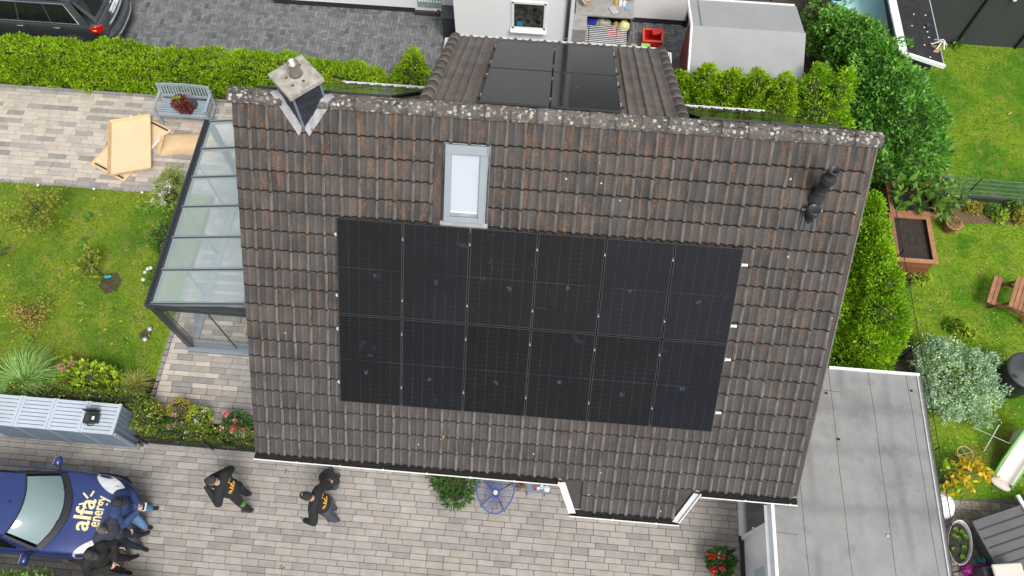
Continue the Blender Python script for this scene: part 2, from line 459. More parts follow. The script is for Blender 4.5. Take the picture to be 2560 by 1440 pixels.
def lay_rows(x0, x1, y0, y1, keep, heights=(.15, .12), lens=(.48, .36), gap=.007, seed=1, z=0.0):
    r = random.Random(seed); recs = []; y = y1; i = 0
    while y > y0:
        h = heights[i % len(heights)]; i += 1; x = x0 - r.random() * .5; yc = y - h / 2
        while x < x1:
            w = r.choice((lens[0], lens[0], lens[1], lens[1], lens[1])); xc = x + w / 2
            x_next = x + w
            seg = keep(yc); ok = None
            for xa, xb in seg:
                a_, b_ = max(x, xa), min(x + w, xb)
                if b_ - a_ > .05: ok = (a_, b_)
            if ok:
                w = round(ok[1] - ok[0], 2); xc = ok[0] + w / 2
                me = paver_mesh(w - gap, h - gap)
                p = (xc, yc, z + r.uniform(-.0025, .0025))
                mw = Matrix.Translation(p) @ Matrix.Rotation(r.uniform(-.004, .004), 4, 'X') @ Matrix.Rotation(r.uniform(-.003, .003), 4, 'Y')
                recs.append((me, mw, score(p, w * h)))
            x = x_next
        y -= h
    return recs

# ------------------------------------------------------------------ ground sheets
sheet('ground', [(-60, -60), (80, -60), (80, 80), (-60, 80)], -.07, M['earth'])
drive = sheet('driveway', [(-12, -12), (10.0, -12), (10.0, -4.02), (-12, -4.02)], -.035, M['joint'])
terr = sheet('terrace', [(-16, 2.62), (-3.45, 2.62), (-3.45, -3.55), (.3, -3.55), (.3, 5.75), (-16, 5.75)], -.035, M['joint'])
yard = sheet('neighbour_courtyard', [(-18, 6.5), (9.3, 6.5), (9.3, 9.9), (-18, 9.9)], -.035, M['joint'])
lawnL = sheet('lawn', [(-16, -4.0), (-3.52, -4.0), (-3.52, 2.58), (-16, 2.58)], -.012, M['lawnL'])
lawnR = sheet('lawn', [(13.45, -9), (30, -9), (30, 13), (13.45, 13)], -.012, M['lawnR'])

def keep_drive(y):
    if y > -4.6: return [(-9, 6.3), (8.3, 10.0)] if y < -4.12 else [(-9, .3)]
    return [(-9, 10.0)]
r_ = lay_rows(-8.2, 10.0, -7.7, -4.10, keep_drive, seed=3)
r_ = [(m, w, s * (.01 if (w.translation.x > 0 and w.translation.y > -4.5) else 1)) for m, w, s in r_]
pieces(drive, 'paver', r_, M['drive'], 'paver_field')
def keep_terr(y):
    if y > 2.95: return [(-12.5, .3)]
    if y > 2.66: return [(-12.5, -1.41)]
    if y > -1.45: return [(-3.41, -1.41)]
    return [(-3.41, .3)]
r_ = lay_rows(-11.8, .3, -3.4, 5.72, keep_terr, seed=5)
pieces(terr, 'paver', r_, M['terr'], 'paver_field')
# herringbone blocks of the neighbour's yard
recs = []; u = .105; bh = paver_mesh(2 * u - .006, u - .006, .04, .004); bv = paver_mesh(u - .006, 2 * u - .006, .04, .004)
rr = random.Random(2)
for j in range(0, 31):
    for i in range(-84, 166):
        d = (i - j) % 4
        if d not in (0, 2): continue
        if d == 0: p = ((i + 1) * u, 6.55 + (j + .5) * u); me = bh
        else: p = ((i + .5) * u, 6.55 + j * u); me = bv
        if p[0] > 9.2: continue
        p = (p[0], p[1], rr.uniform(-.002, .002))
        recs.append((me, Matrix.Translation(p), score(p) * (1 if -7 < p[0] < 2 else .3) * (1 if p[1] > 7.0 else .02)))
pieces(yard, 'paving_block', recs, M['herr'], 'paving_block_field')

# edging stones along the lawn
def edging(name, a, b, m=M['stone'], w=.10, step=.16, h=.06):
    a, b = Vector(a), Vector(b); n = int((b - a).length / step); recs = []; an = math.atan2(b.y - a.y, b.x - a.x)
    me = paver_mesh(step - .012, w, .08, .012)
    root = sheet(name, [(a.x - .01, a.y - .06), (b.x + .01, b.y - .06), (b.x + .01, b.y + .06), (a.x - .01, a.y + .06)] if abs(an) < .3 else
                 [(a.x - .06, a.y), (b.x - .06, b.y), (b.x + .06, b.y), (a.x + .06, a.y)], -.03, M['joint'])
    for i in range(n):
        p = a + (b - a) * ((i + .5) / n)
        p = Vector((p.x + rr.uniform(-.006, .006), p.y + rr.uniform(-.006, .006), .004 + rr.uniform(-.006, .006)))
        recs.append((me, Matrix.Translation(p) @ Matrix.Rotation(an + rr.uniform(-.04, .04), 4, 'Z'), score(p)))
    pieces(root, 'edging_stone', recs, m, 'edging_stones')
edging('lawn_edging', (-11.5, 2.60, 0), (-5.4, 2.60, 0))
edging('lawn_edging', (-3.47, -3.4, 0), (-3.47, 0.4, 0))

# ------------------------------------------------------------------ leaves
def leafmesh(name, m, parent, pts, nrm, L, W, spread=.7, up=.0, fold=.25, rng=RNG, kind=None):
    """pts, nrm: (n,3) arrays in world space; every leaf one folded diamond"""
    n = len(pts)
    d = nrm + rng.normal(0, spread, (n, 3)); d[:, 2] += up
    d /= np.linalg.norm(d, axis=1)[:, None] + 1e-9
    s = np.cross(d, rng.normal(0, 1, (n, 3))); s /= np.linalg.norm(s, axis=1)[:, None] + 1e-9
    nn = np.cross(s, d)
    l = (L * rng.uniform(.6, 1.25, n))[:, None]; w = (W * rng.uniform(.7, 1.2, n))[:, None]
    off = np.array(wloc(parent)) if parent is not None else np.zeros(3)
    p = pts - off
    v = np.empty((n, 4, 3))
    v[:, 0] = p; v[:, 1] = p + d * l * .5 + s * w * .5 + nn * w * fold; v[:, 2] = p + d * l; v[:, 3] = p + d * l * .5 - s * w * .5 + nn * w * fold
    me = bpy.data.meshes.new(name)
    me.vertices.add(n * 4); me.vertices.foreach_set('co', v.reshape(-1))
    idx = (np.arange(n) * 4)[:, None]
    tri = np.concatenate([idx + np.array([0, 1, 2]), idx + np.array([0, 2, 3])], 1).reshape(-1)
    me.loops.add(n * 6); me.loops.foreach_set('vertex_index', tri)
    me.polygons.add(n * 2); me.polygons.foreach_set('loop_start', np.arange(n * 2) * 3)
    try: me.polygons.foreach_set('loop_total', np.full(n * 2, 3))
    except Exception: pass
    me.update(calc_edges=True); me.validate()
    o = link(name, me, m, parent)
    if kind: o['kind'] = kind
    return o

def lump(pts, sc, amp):
    return np.array([noise.noise(Vector(p) * sc) for p in pts]) * amp

def sample_blobs(blobs, n, rng=RNG, lumpy=.18, lsc=2.2, low=-.6, inner=.82):
    """points on the outside of a union of ellipsoids: blobs = [(c, (rx,ry,rz))]"""
    ar = np.array([b[1][0] * b[1][1] + b[1][1] * b[1][2] + b[1][0] * b[1][2] for b in blobs]); ar /= ar.sum()
    P_, N_ = [], []
    for (c, r), a in zip(blobs, ar):
        k = max(8, int(n * a)); d = rng.normal(0, 1, (k, 3)); d /= np.linalg.norm(d, axis=1)[:, None]
        d = d[d[:, 2] > low]; r = np.array(r); c = np.array(c)
        p = c + d * r
        nn = d / r; nn /= np.linalg.norm(nn, axis=1)[:, None]
        keep = np.ones(len(p), bool)
        for (c2, r2) in blobs:
            if np.allclose(c2, c): continue
            q = (p - np.array(c2)) / np.array(r2); keep &= (q ** 2).sum(1) > inner
        p, nn = p[keep], nn[keep]
        p = p + nn * (lump(p, lsc, lumpy) + lump(p + 9, lsc * 2.9, lumpy * .55) - abs(rng.normal(0, .045, len(p))))[:, None]
        P_.append(p); N_.append(nn)
    return np.concatenate(P_), np.concatenate(N_)

def cores(blobs, parent, k=.84, m=None, name='branches'):
    b = MB()
    for c, r in blobs: b.ell(c, tuple(x * k for x in r), 12, 8)
    return b.build(name, m or M['twig'], parent, smooth=True)

def sample_box(x0, x1, y0, y1, z0, z1, n, rng=RNG, lumpy=.16, lsc=2.0, faces='tfblr', topfn=None):
    """points on the faces of a clipped hedge"""
    A = {'t': (x1 - x0) * (y1 - y0), 'f': (x1 - x0) * (z1 - z0), 'b': (x1 - x0) * (z1 - z0), 'l': (y1 - y0) * (z1 - z0), 'r': (y1 - y0) * (z1 - z0)}
    tot = sum(A[f] for f in faces); P_, N_ = [], []
    for f in faces:
        k = int(n * A[f] / tot); a, b_ = rng.uniform(0, 1, k), rng.uniform(0, 1, k); o = np.ones(k)
        X, Y, Z = x0 + (x1 - x0) * a, y0 + (y1 - y0) * b_, z0 + (z1 - z0) * b_
        if f == 't': p = np.stack([X, Y, o * z1], 1); nv = (0, 0, 1)
        if f == 'f': p = np.stack([X, o * y0, Z], 1); nv = (0, -1, .25)
        if f == 'b': p = np.stack([X, o * y1, Z], 1); nv = (0, 1, .25)
        if f == 'l': p = np.stack([o * x0, y0 + (y1 - y0) * a, Z], 1); nv = (-1, 0, .25)
        if f == 'r': p = np.stack([o * x1, y0 + (y1 - y0) * a, Z], 1); nv = (1, 0, .25)
        P_.append(p); N_.append(np.tile(np.array(nv, float), (k, 1)))
    p, nv = np.concatenate(P_), np.concatenate(N_)
    p = p + nv * (lump(p, lsc, lumpy) + lump(p * 1.0 + 40, lsc * 3, lumpy * .5) - abs(rng.normal(0, .05, len(p))))[:, None]
    # round the shoulders
    if topfn is not None: p[:, 2] *= np.array([topfn(x) for x in p[:, 0]])
    return p, nv

LM = {}
LM['thuja'] = leafmat('thuja foliage', [(.08, .17, .006), (.19, .36, .008), (.34, .54, .012), (.52, .70, .03)], .6, .3)
LM['thuja2'] = leafmat('bright thuja foliage', [(.06, .17, .005), (.16, .36, .008), (.32, .55, .014), (.52, .73, .03)], .6, .3)
LM['laurel'] = leafmat('laurel leaves', [(.045, .14, .020), (.11, .31, .038), (.23, .52, .075), (.44, .74, .16)], .36, .35, spec=.6)
LM['juniper'] = leafmat('blue juniper foliage', [(.14, .27, .15), (.33, .50, .31), (.52, .69, .44), (.72, .83, .57)], .7, .15)
LM['hydr'] = leafmat('hydrangea leaves', [(.13, .26, .014), (.28, .45, .024), (.46, .62, .05), (.60, .66, .11)], .5, .3)
LM['grassL'] = leafmat('lawn grass blades', [(.05, .145, .009), (.115, .235, .015), (.22, .325, .024), (.36, .335, .095)], .7, .3, .75, patch=.68)
LM['grassR'] = leafmat('lush grass blades', [(.05, .155, .007), (.10, .24, .010), (.185, .325, .016), (.32, .345, .05)], .7, .3, .6, patch=.62)
LM['pampas'] = leafmat('long grass blades', [(.18, .34, .07), (.30, .50, .13), (.46, .63, .24)], .6, .3)
LM['sedge'] = leafmat('variegated sedge', [(.12, .18, .02), (.36, .39, .07), (.58, .56, .20)], .6, .25)
LM['shrub'] = leafmat('small shrub leaves', [(.04, .10, .012), (.08, .16, .02), (.15, .23, .03), (.24, .28, .05)], .6, .25)
LM['yellow'] = leafmat('yellow leaves', [(.42, .36, .02), (.62, .46, .015), (.74, .52, .03), (.60, .30, .03)], .6, .3)
LM['yshrub'] = leafmat('yellowing shrub leaves', [(.20, .24, .02), (.34, .33, .03), (.46, .38, .05), (.40, .26, .06)], .6, .25)
LM['green'] = leafmat('mid green leaves', [(.05, .13, .012), (.09, .21, .02), (.16, .31, .035), (.24, .38, .06)], .55, .25)
LM['oleander'] = leafmat('oleander leaves', [(.02, .07, .01), (.04, .12, .015), (.08, .19, .03), (.15, .27, .07)], .5, .2)
LM['purple'] = leafmat('purple leaves', [(.06, .008, .012), (.13, .018, .022), (.22, .07, .05), (.12, .03, .02)], .6, .15)
LM['dry'] = leafmat('dry leaves', [(.07, .04, .015), (.14, .08, .03), (.26, .19, .08), (.10, .09, .03)], .8, .1)
LM['pine'] = leafmat('dark needles', [(.025, .05, .010), (.05, .08, .015), (.09, .11, .02)], .7, .1)
LM['white'] = leafmat('white petals', [(.70, .68, .62), (.82, .80, .78)], .7, .2)
LM['pink'] = leafmat('pink petals', [(.62, .20, .38), (.74, .38, .50), (.80, .60, .62)], .7, .2)
LM['redf'] = leafmat('red petals', [(.50, .008, .008), (.66, .015, .015)], .7, .2)
LM['rosep'] = leafmat('rose pink petals', [(.55, .10, .12), (.72, .40, .36)], .7, .2)
LM['yelf'] = leafmat('yellow petals', [(.70, .60, .10), (.78, .74, .30)], .7, .2)

def grass(name, label, x0, x1, y0, y1, n, m, L=.055, W=.012, hole=None):
    p = np.stack([RNG.uniform(x0, x1, n), RNG.uniform(y0, y1, n), np.full(n, -.01)], 1)
    if hole is not None: p = p[[not hole(a, b) for a, b, c in p]]
    o = leafmesh(name, m, None, p, np.tile([0, 0, 1.], (len(p), 1)), L, W, .65)
    return tag(o, label, 'grass', kind='stuff')
grass('lawn_grass', 'short patchy grass of the lawn left of the conservatory', -9.6, -3.55, -3.4, 2.55, 60000, LM['grassL'], hole=lambda x, y: (x + 5.72) ** 2 / .05 + (y - .28) ** 2 / .03 < 1)
grass('lawn_grass', 'lush short grass of the lawn on the right', 13.5, 19.6, -7.0, 12.0, 90000, LM['grassR'], .055, .013)
# ------------------------------------------------------------------ the house
SL = rad(47.145); CS, SN = math.cos(SL), math.sin(SL)
YR, ZR = .15, 7.2653            # ridge line
LX = 10.49
def roof(x, v, off=0.0):
    """point on the front slope; v = distance down the slope from y=0 datum"""
    return Vector((x, -v * CS - off * SN, 7.1036 - v * SN + off * CS))
def roof_mat(x, v, off=0.0):
    """local x right, y up the slope, z out of the roof"""
    R = Matrix(((1, 0, 0), (0, CS, -SN), (0, SN, CS))).to_4x4()
    return Matrix.Translation(roof(x, v, off)) @ R
SB = rad(47.7); CB, SBn = math.cos(SB), math.sin(SB)
def back(x, t, off=0.0):
    return Vector((x, YR + t * CB + off * SBn, ZR - t * SBn + off * CB))
def back_mat(x, t, off=0.0):
    R = Matrix(((-1, 0, 0), (0, -CB, SBn), (0, SBn, CB))).to_4x4()
    return Matrix.Translation(back(x, t, off)) @ R
SDm = rad(30.3); CD, SDn = math.cos(SDm), math.sin(SDm)
def dorm(x, t, off=0.0):
    return Vector((x, YR + t * CD + off * SDn, 7.25 - t * SDn + off * CD))
def dorm_mat(x, t, off=0.0):
    R = Matrix(((-1, 0, 0), (0, -CD, SDn), (0, SDn, CD))).to_4x4()
    return Matrix.Translation(dorm(x, t, off)) @ R

house = thing('house', 'house with steep brown concrete tile roof carrying black solar panels', 'house', (5.245, 0, 0))
b = MB()
b.extrude([(-4.05, 0), (4.3, 0), (4.3, 2.05), (.15, 6.75), (-4.05, 2.25)], 'x', .28, LX - .28)
b.build('wall', M['white'], house)
b = MB(); b.prism([(6.25, -4.0), (8.38, -4.0), (8.05, -4.62), (6.5, -4.62)], 0, 1.85); b.build('bay_wall', M['white'], house)
b = MB()
b.add([roof(0, 6.62, -.03), roof(LX, 6.62, -.03), roof(LX, -.22, -.03), roof(0, -.22, -.03)], [(0, 1, 2, 3)])
b.add([roof(5.95, 6.62, -.03), roof(6.26, 7.32, -.03), roof(8.30, 7.32, -.03), roof(8.60, 6.62, -.03)], [(0, 1, 2, 3)])
b.add([back(LX, 7.0, -.03), back(0, 7.0, -.03), back(0, 0, -.03), back(LX, 0, -.03)], [(0, 1, 2, 3)])
roof_o = b.build('roof', M['tile'], house)

PROF = [(0, .004), (.045, .004), (.080, .009), (.102, .024), (.122, .024), (.142, .009), (.180, .004), (.222, .005), (.243, .022), (.260, .037), (.288, .039), (.303, .029), (.307, .002)]
def tile_mesh(u0=0.0, u1=.307, length=.40, lift=.030, name='roof_tile'):
    pr = [p for p in PROF if u0 - 1e-6 <= p[0] <= u1 + 1e-6]; n = len(pr); b = MB(); a = []
    for y, z, r_ in ((0, -.004, -1), (0, lift - .014, -1), (.046, lift, 0), (length, -.004, 0)):
        for u, h in pr: b.v.append((u, y - (.5 * h if r_ < 0 or y < .1 else 0), h + z)); a.append(h / .039 if r_ == 0 else -1.0)
    for q in range(3): b.f += [(q * n + i, q * n + i + 1, (q + 1) * n + i + 1, (q + 1) * n + i) for i in range(n - 1)]
    b.mi += [0] * len(b.f)
    me = b.mesh(name, fix=False); at = me.attributes.new('roll', 'FLOAT', 'POINT'); at.data.foreach_set('value', a)
    me.polygons.foreach_set('use_smooth', [i >= n - 1 for i in range(len(me.polygons))])
    return me
TM = tile_mesh(); TW = .305; ROW0, RH = .325, .3506
rt = random.Random(11); recs = []
def under_panels(x, v): return 1.85 < x < 8.2 and 1.85 < v < 4.9
for k in range(0, 22):
    vlow = ROW0 + RH * k            # lower lip of this course
    for c in range(0, 35):
        x = .0 + TW * c + .005
        if x + .2 > LX: continue
        if k > 18:
            s_ = (vlow - 6.62) / .7
            if not (5.97 + .30 * s_ < x < 8.58 - .30 * s_ - .22): continue
        if k >= 21: continue
        if k in (1, 2, 3, 4) and 3.50 < x + .15 < 4.30 and vlow < 1.80: continue    # skylight opening
        mw = roof_mat(x + rt.uniform(-.004, .004), vlow + rt.uniform(-.006, .006), rt.uniform(0, .006)) @ Matrix.Rotation(rt.uniform(-.006, .006), 4, 'Z')
        p = mw.translation
        recs.append((TM, mw, score(p) * (.001 if under_panels(x, vlow - .1) else 1)))
pieces(roof_o, 'roof_tile', recs, M['tile'], 'roof_tile_field')
# rear slope: seen edge on, one joined field
recs = []
for k in range(20):
    for c in range(35):
        x = .3 + TW * c; t = .30 + RH * k
        if 3.3 < x < 7.3 and t < 5.6: continue
        recs.append((TM, back_mat(x, t + .0), 1))
pieces(roof_o, 'roof_tile', recs, M['tile'], 'rear_tile_field', 0)
# ridge caps
b = MB()
for i in range(1):
    prof = []
    for j in range(9):
        a = math.pi * (j / 8) * 1.08 - .125
        prof.append((math.cos(a), math.sin(a)))
def ridge_mesh(L, r0, r1, name, collar=.97):
    b = MB(); n = 9
    for x, r in ((0, r0), (.06, r0 * 1.0), (.065, r0 * collar), (L, r1)):
        for c, s_ in prof: b.v.append((x, c * r, s_ * r * .86))
    for k in range(3):
        for j in range(n - 1): b.f.append((k * n + j, k * n + j + 1, (k + 1) * n + j + 1, (k + 1) * n + j)); b.mi.append(0)
    b.f.append(tuple(range(n))); b.mi.append(0)
    b.f.append(tuple(reversed(range(3 * n, 4 * n)))); b.mi.append(0)
    me = b.mesh(name); me.polygons.foreach_set('use_smooth', [len(p.vertices) == 4 for p in me.polygons]); me.materials.append(M['ridge']); return me
RM = ridge_mesh(.445, .150, .140, 'ridge_tile')
n_r = 25; st = (LX + .06) / n_r
for i in range(n_r):
    x = -.05 + st * i
    if .80 < x + st / 2 < 1.55: continue          # the chimney
    o = bpy.data.objects.new('ridge_tile', RM); col.objects.link(o); o.parent = house
    o.location = (x - 5.245, YR, 7.215 + rt.uniform(-.006, .006)); o.rotation_euler = (rt.uniform(-.03, .03), rt.uniform(-.008, .008), rt.uniform(-.01, .01))
for x in (.62, 1.47):
    o = bpy.data.objects.new('ridge_tile', RM); col.objects.link(o); o.parent = house
    o.location = (x - 5.245 - .1, YR, 7.20); o.scale = (.75, 1, 1)
# verge boards
for x in (0.0, LX):
    b = MB()
    b.add([roof(x - .012, 6.62, -.10), roof(x + .012, 6.62, -.10), roof(x + .012, 6.62, -.02), roof(x - .012, 6.62, -.02),
           roof(x - .012, -.2, -.10), roof(x + .012, -.2, -.10), roof(x + .012, -.2, -.02), roof(x - .012, -.2, -.02)],
          [(0, 1, 2, 3), (4, 7, 6, 5), (0, 4, 5, 1), (1, 5, 6, 2), (2, 6, 7, 3), (3, 7, 4, 0)])
    b.build('verge_board', M['wood_s'], house)
b = MB(); b.box((LX / 2, -4.36, 2.10), (LX - .1, .02, .14)); b.build('eaves_board', M['white'], house)

# gutters ------------------------------------------------------------------
def gutter(pts, parent, r=.075, rim=.012, m=None, litter=True, side=1, rm=None):
    """half round channel along pts with rolled pale outer rim and litter in it"""
    b = MB(); n = 9; rings = []
    for i, p in enumerate(pts):
        p = Vector(p); t = (Vector(pts[min(i + 1, len(pts) - 1)]) - Vector(pts[max(i - 1, 0)])); t.z = 0; t.normalize()
        w = Vector((t.y, -t.x, 0)) * side
        base = len(b.v)
        for j in range(n):
            a = math.pi * j / (n - 1); b.v.append(tuple(p + w * (-r * math.cos(a)) + Vector((0, 0, -r * math.sin(a)))))
        rings.append(base)
    for i in range(len(pts) - 1):
        for j in range(n - 1):
            a, c = rings[i] + j, rings[i + 1] + j; b.f.append((a, a + 1, c + 1, c)); b.mi.append(0)
    g = b.build('gutter', m or M['gutter'], parent, smooth=True)
    b = MB(); rp = []
    for i, p in enumerate(pts):
        p = Vector(p); t = (Vector(pts[min(i + 1, len(pts) - 1)]) - Vector(pts[max(i - 1, 0)])); t.z = 0; t.normalize()
        rp.append(p + Vector((t.y, -t.x, 0)) * side * (r + rim * .3))
    b.tube(rp, rim, 6)
    L = (Vector(pts[-1]) - Vector(pts[0])).length
    for k in range(1, int(L / .85) + 1):
        f = k * .85 / L
        if f < 1: b.box(Vector(rp[0]).lerp(Vector(rp[-1]), f) + Vector((0, 0, .004)), (.03, .035, .03))
    b.build('rim', rm or M['gutter_w'], g)
    if litter:
        b = MB(); nn = max(4, int(L / .06)); q = random.Random(int(L * 100))
        a, z = Vector(pts[0]), Vector(pts[-1]); t = (z - a).normalized(); w = Vector((t.y, -t.x, 0)) * side
        def fn(u, v):
            p = a.lerp(z, u); k = (v - .5) * 2 * r * .93
            h = -.022 + .04 * noise.noise(Vector((u * L * 7, v * 4, L))) + .03 * noise.noise(Vector((u * L * 22, v * 9, 3))) - .012 * (v * 2 - 1) ** 2
            return p + w * k + Vector((0, 0, h))
        b.grid(fn, nn, 5); b.build('leaf_litter', M['moss'], g, smooth=True)
    return g
ez = roof(0, 6.64).z - .035
yg = roof(0, 6.64).y - .055
gutter([(-.02, yg, ez + .01), (5.93, yg, ez)], house)
gutter([(8.66, yg, ez), (LX + .01, yg, ez)], house)
bz, by = roof(0, 7.34).z - .04, roof(0, 7.34).y - .05
gutter([(6.20, by, bz), (8.34, by, bz)], house)
# sloping zinc edge strips of the bay roof
for a, c in (((5.93, yg - .03, ez), (6.20, by - .03, bz)), ((8.66, yg - .03, ez), (8.34, by - .03, bz))):
    a, c = Vector(a), Vector(c); s_ = 1 if a.x < 7 else -1
    b = MB(); inn = Vector((s_ * .13, .02, .0))
    b.add([a, c, c + inn, a + inn, a + Vector((0, 0, .05)), c + Vector((0, 0, .05))], [(0, 1, 2, 3), (0, 4, 5, 1)])
    e = b.build('edge_flashing', M['gutter'], house)
    MB().tube([a + Vector((0, 0, .05)), c + Vector((0, 0, .05))], .014, 6).build('rim', M['gutter_w'], e)
rz = back(0, 7.0).z - .03; ry = back(0, 7.0).y + .05
gutter([(-.05, ry, rz), (3.2, ry, rz)], house, litter=False, side=-1, m=M['gutter_w'])
gutter([(7.3, ry, rz), (LX + .02, ry, rz)], house, litter=False, side=-1, m=M['gutter_w'])

# rear dormer ------------------------------------------------------------------
DX0, DX1, DT = 3.14, 7.40, 4.15
b = MB(); e = dorm(0, DT)
b.extrude([(1.0, 5.4), (e.y - .25, 4.4), (e.y - .25, e.z - .12), (1.0, 6.55)], 'x', DX0 + .12, DX1 - .12)
b.build('dormer_wall', M['slate'], house)
b = MB(); b.add([dorm(DX0, DT, -.03), dorm(DX1, DT, -.03), dorm(DX1, .1, -.03), dorm(DX0, .1, -.03)], [(3, 2, 1, 0)])
b.add([dorm(DX0, DT, -.10), dorm(DX1, DT, -.10), dorm(DX1, .1, -.10), dorm(DX0, .1, -.10)], [(0, 1, 2, 3)])
dr = b.build('dormer_roof', M['tile_dorm'], house)
TMD = tile_mesh(length=.44, lift=.022, name='dormer_tile'); recs = []
for k in range(12):
    for c in range(14):
        x = DX0 + .305 * (c + 1); t = .33 + .3475 * k
        mw = dorm_mat(x + rt.uniform(-.004, .004), t, rt.uniform(0, .005)) @ Matrix.Rotation(rt.uniform(-.005, .005), 4, 'Z')
        recs.append((TMD, mw, score(mw.translation) * (.01 if 4.1 < x - .15 < 6.3 and .3 < t < 3.6 else 1)))
pieces(dr, 'dormer_tile', recs, M['tile_dorm'], 'dormer_tile_field', 120)
VM = ridge_mesh(.40, .112, .110, 'verge_tile', 1.0); VM.materials[0] = M['verge']
for x in (DX0, DX1):
    for i in range(11):
        p = dorm(x, DT - .38 * i - .03, .0); q = dorm(x, DT - .38 * (i + 1), .004)
        o = bpy.data.objects.new('verge_tile', VM); col.objects.link(o); o.parent = house
        d = (p - q).normalized(); X = d; Y = Vector((1, 0, 0)); Z = X.cross(Y); 
        if Z.z < 0: Y = -Y; Z = X.cross(Y)
        o.matrix_local = Matrix.Translation(q - wloc(house) + Vector((0, 0, -.01))) @ Matrix((X, Y, Z)).transposed().to_4x4()
e = dorm(0, DT + .06, -.03)
gutter([(DX0 + .1, e.y, e.z), (DX1 - .1, e.y, e.z)], house, litter=False, side=-1, m=M['gutter_w'], r=.06)
for x, s_ in ((DX0 - .22, -1), (DX1 + .22, 1)):
    b = MB(); z0 = e.z - .10
    b.tube([(x - s_ * .30, e.y + .05, z0 + .03), (x, e.y + .05, z0), (x, e.y - .95, z0 + .02)], .018, 6)
    b.add([(x - s_ * .28, e.y + .05, z0 - .02), (x, e.y + .05, z0 - .02), (x, e.y - .95, z0 - .02), (x - s_ * .28, e.y - .95, z0 - .02)], [(0, 1, 2, 3)])
    b.build('side_gutter', M['gutter_w'], house)

# chimney ------------------------------------------------------------------
cx, cy = 1.20, .14
ch = MB(); R45 = Matrix.Rotation(rad(45), 3, 'Z')
ch.box((cx, cy, 7.20), (.49, .49, 1.0), M=R45); chim = ch.build('chimney', M['slate'], house)
sl = MB(); 
for f in range(4):
    an = rad(45 + 90 * f); nx = Vector((math.cos(an), math.sin(an), 0)); tx = Vector((-nx.y, nx.x, 0))
    for r in range(7):
        for c in range(3 + (r % 2)):
            u_ = -.245 + (c - (.5 if r % 2 else 0)) * .1633; w0, w1 = max(-.245, u_), min(.245, u_ + .1633)
            if w1 - w0 < .03: continue
            z1 = 7.68 - r * .115; z0 = z1 - .14; p = Vector((cx, cy, 0)) + nx * .246
            k = (w0 + w1) / 2
            vs_ = [p + tx * w0 + nx * .004 + Vector((0, 0, z1)), p + tx * w1 + nx * .004 + Vector((0, 0, z1)), p + tx * w1 + nx * .013 + Vector((0, 0, z0 + .05)),
                   p + tx * (k + (w1 - k) * .5) + nx * .014 + Vector((0, 0, z0 + .01)), p + tx * k + nx * .014 + Vector((0, 0, z0)), p + tx * (k + (w0 - k) * .5) + nx * .014 + Vector((0, 0, z0 + .01)), p + tx * w0 + nx * .013 + Vector((0, 0, z0 + .05))]
            m1 = MB(); m1.add(vs_, [(0, 1, 2, 3, 4, 5, 6)]); m1.build('slate_shingle', M['slate'], chim)
b = MB()
for f in range(4):
    an = rad(90 * f); p = Vector((cx + math.cos(an) * .352, cy + math.sin(an) * .352, 0))
    b.box((p.x, p.y, 7.30), (.035, .035, .8), M=R45)
b.build('corner_trim', M['bluegrey_d'], chim)
b = MB(); b.box((cx, cy, 7.755), (.64, .64, .09), M=R45); b.build('cap_slab', M['concrete'], house, bevel=.012)
b = MB(); b.lathe([(.095, 0), (.11, .0), (.095, .05), (.085, .24), (.088, .25), (.078, .25), (.075, .02), (.0, .02)], (cx - .0, cy + .04, 7.80), 28); b.build('flue_pot', M['steel'], house, smooth=True)
b = MB()
for dx, dy in ((-.13, -.06), (.15, -.10), (.0, -.2), (.02, .22)): b.lathe([(.022, 0), (.022, .012), (0, .014)], (cx + dx, cy + dy, 7.80), 10)
b.build('bolt', M['rust'], house)
# lead apron: two strips meeting in a V below the front corner, up to the ridge
ap = MB()
for s_ in (-1, 1):
    def fn(u, v, s_=s_):
        # u from tip to ridge along the chimney face, v outward
        q = Vector((cx, cy - .353, 0)) + Vector((s_ * .353, .353, 0)) * (u * 1.25)
        o_ = Vector((s_ * .707, -.707, 0)) * (v * .125)
        x, y = q.x + o_.x, q.y + o_.y
        vv = -y / CS; base = roof(x, vv, .082)
        zz = base.z if y < .06 else max(7.22 - abs(y - YR) * .25 + .14, 7.15)
        zz = min(zz, 7.36)
        return Vector((x, y, zz + .022 * (y < .06) + .006 * math.sin(u * 17 + v * 5)))
    ap.grid(fn, 14, 4)
ap.build('lead_flashing', M['lead'], house, smooth=True)

# roof window ------------------------------------------------------------------
def rbox(b, x0, x1, v0, v1, o0, o1):
    c = [roof(x, v, o) for o in (o0, o1) for v in (v1, v0) for x in (x0, x1)]
    return b.add(c, [(0, 2, 3, 1), (4, 5, 7, 6), (0, 1, 5, 4), (2, 6, 7, 3), (0, 4, 6, 2), (1, 3, 7, 5)])
b = MB(); rbox(b, 3.52, 4.30, .33, 1.76, -.02, .050); rbox(b, 3.50, 4.31, 1.66, 1.84, .02, .06); sk = b.build('roof_window', M['lead'], house)
b = MB()
rbox(b, 3.56, 3.67, .38, 1.66, .03, .12); rbox(b, 4.14, 4.25, .38, 1.66, .03, .12); rbox(b, 3.56, 4.25, .34, .50, .03, .135); rbox(b, 3.60, 4.21, 1.56, 1.66, .03, .115)
b.build('frame', M['greyalu'], sk, bevel=.008)
b = MB(); rbox(b, 3.66, 4.15, .49, 1.57, .075, .09); b.build('pane', M['glasswall'], sk)
b = MB(); rbox(b, 3.66, 4.15, .49, 1.47, .051, .060); b.build('blind', mat('pale blind', (.56, .585, .66), .8, .02, 2), sk)
b = MB(); rbox(b, 3.66, 4.15, 1.47, 1.50, .051, .068); b.build('blind_rail', M['whitepvc'], sk)
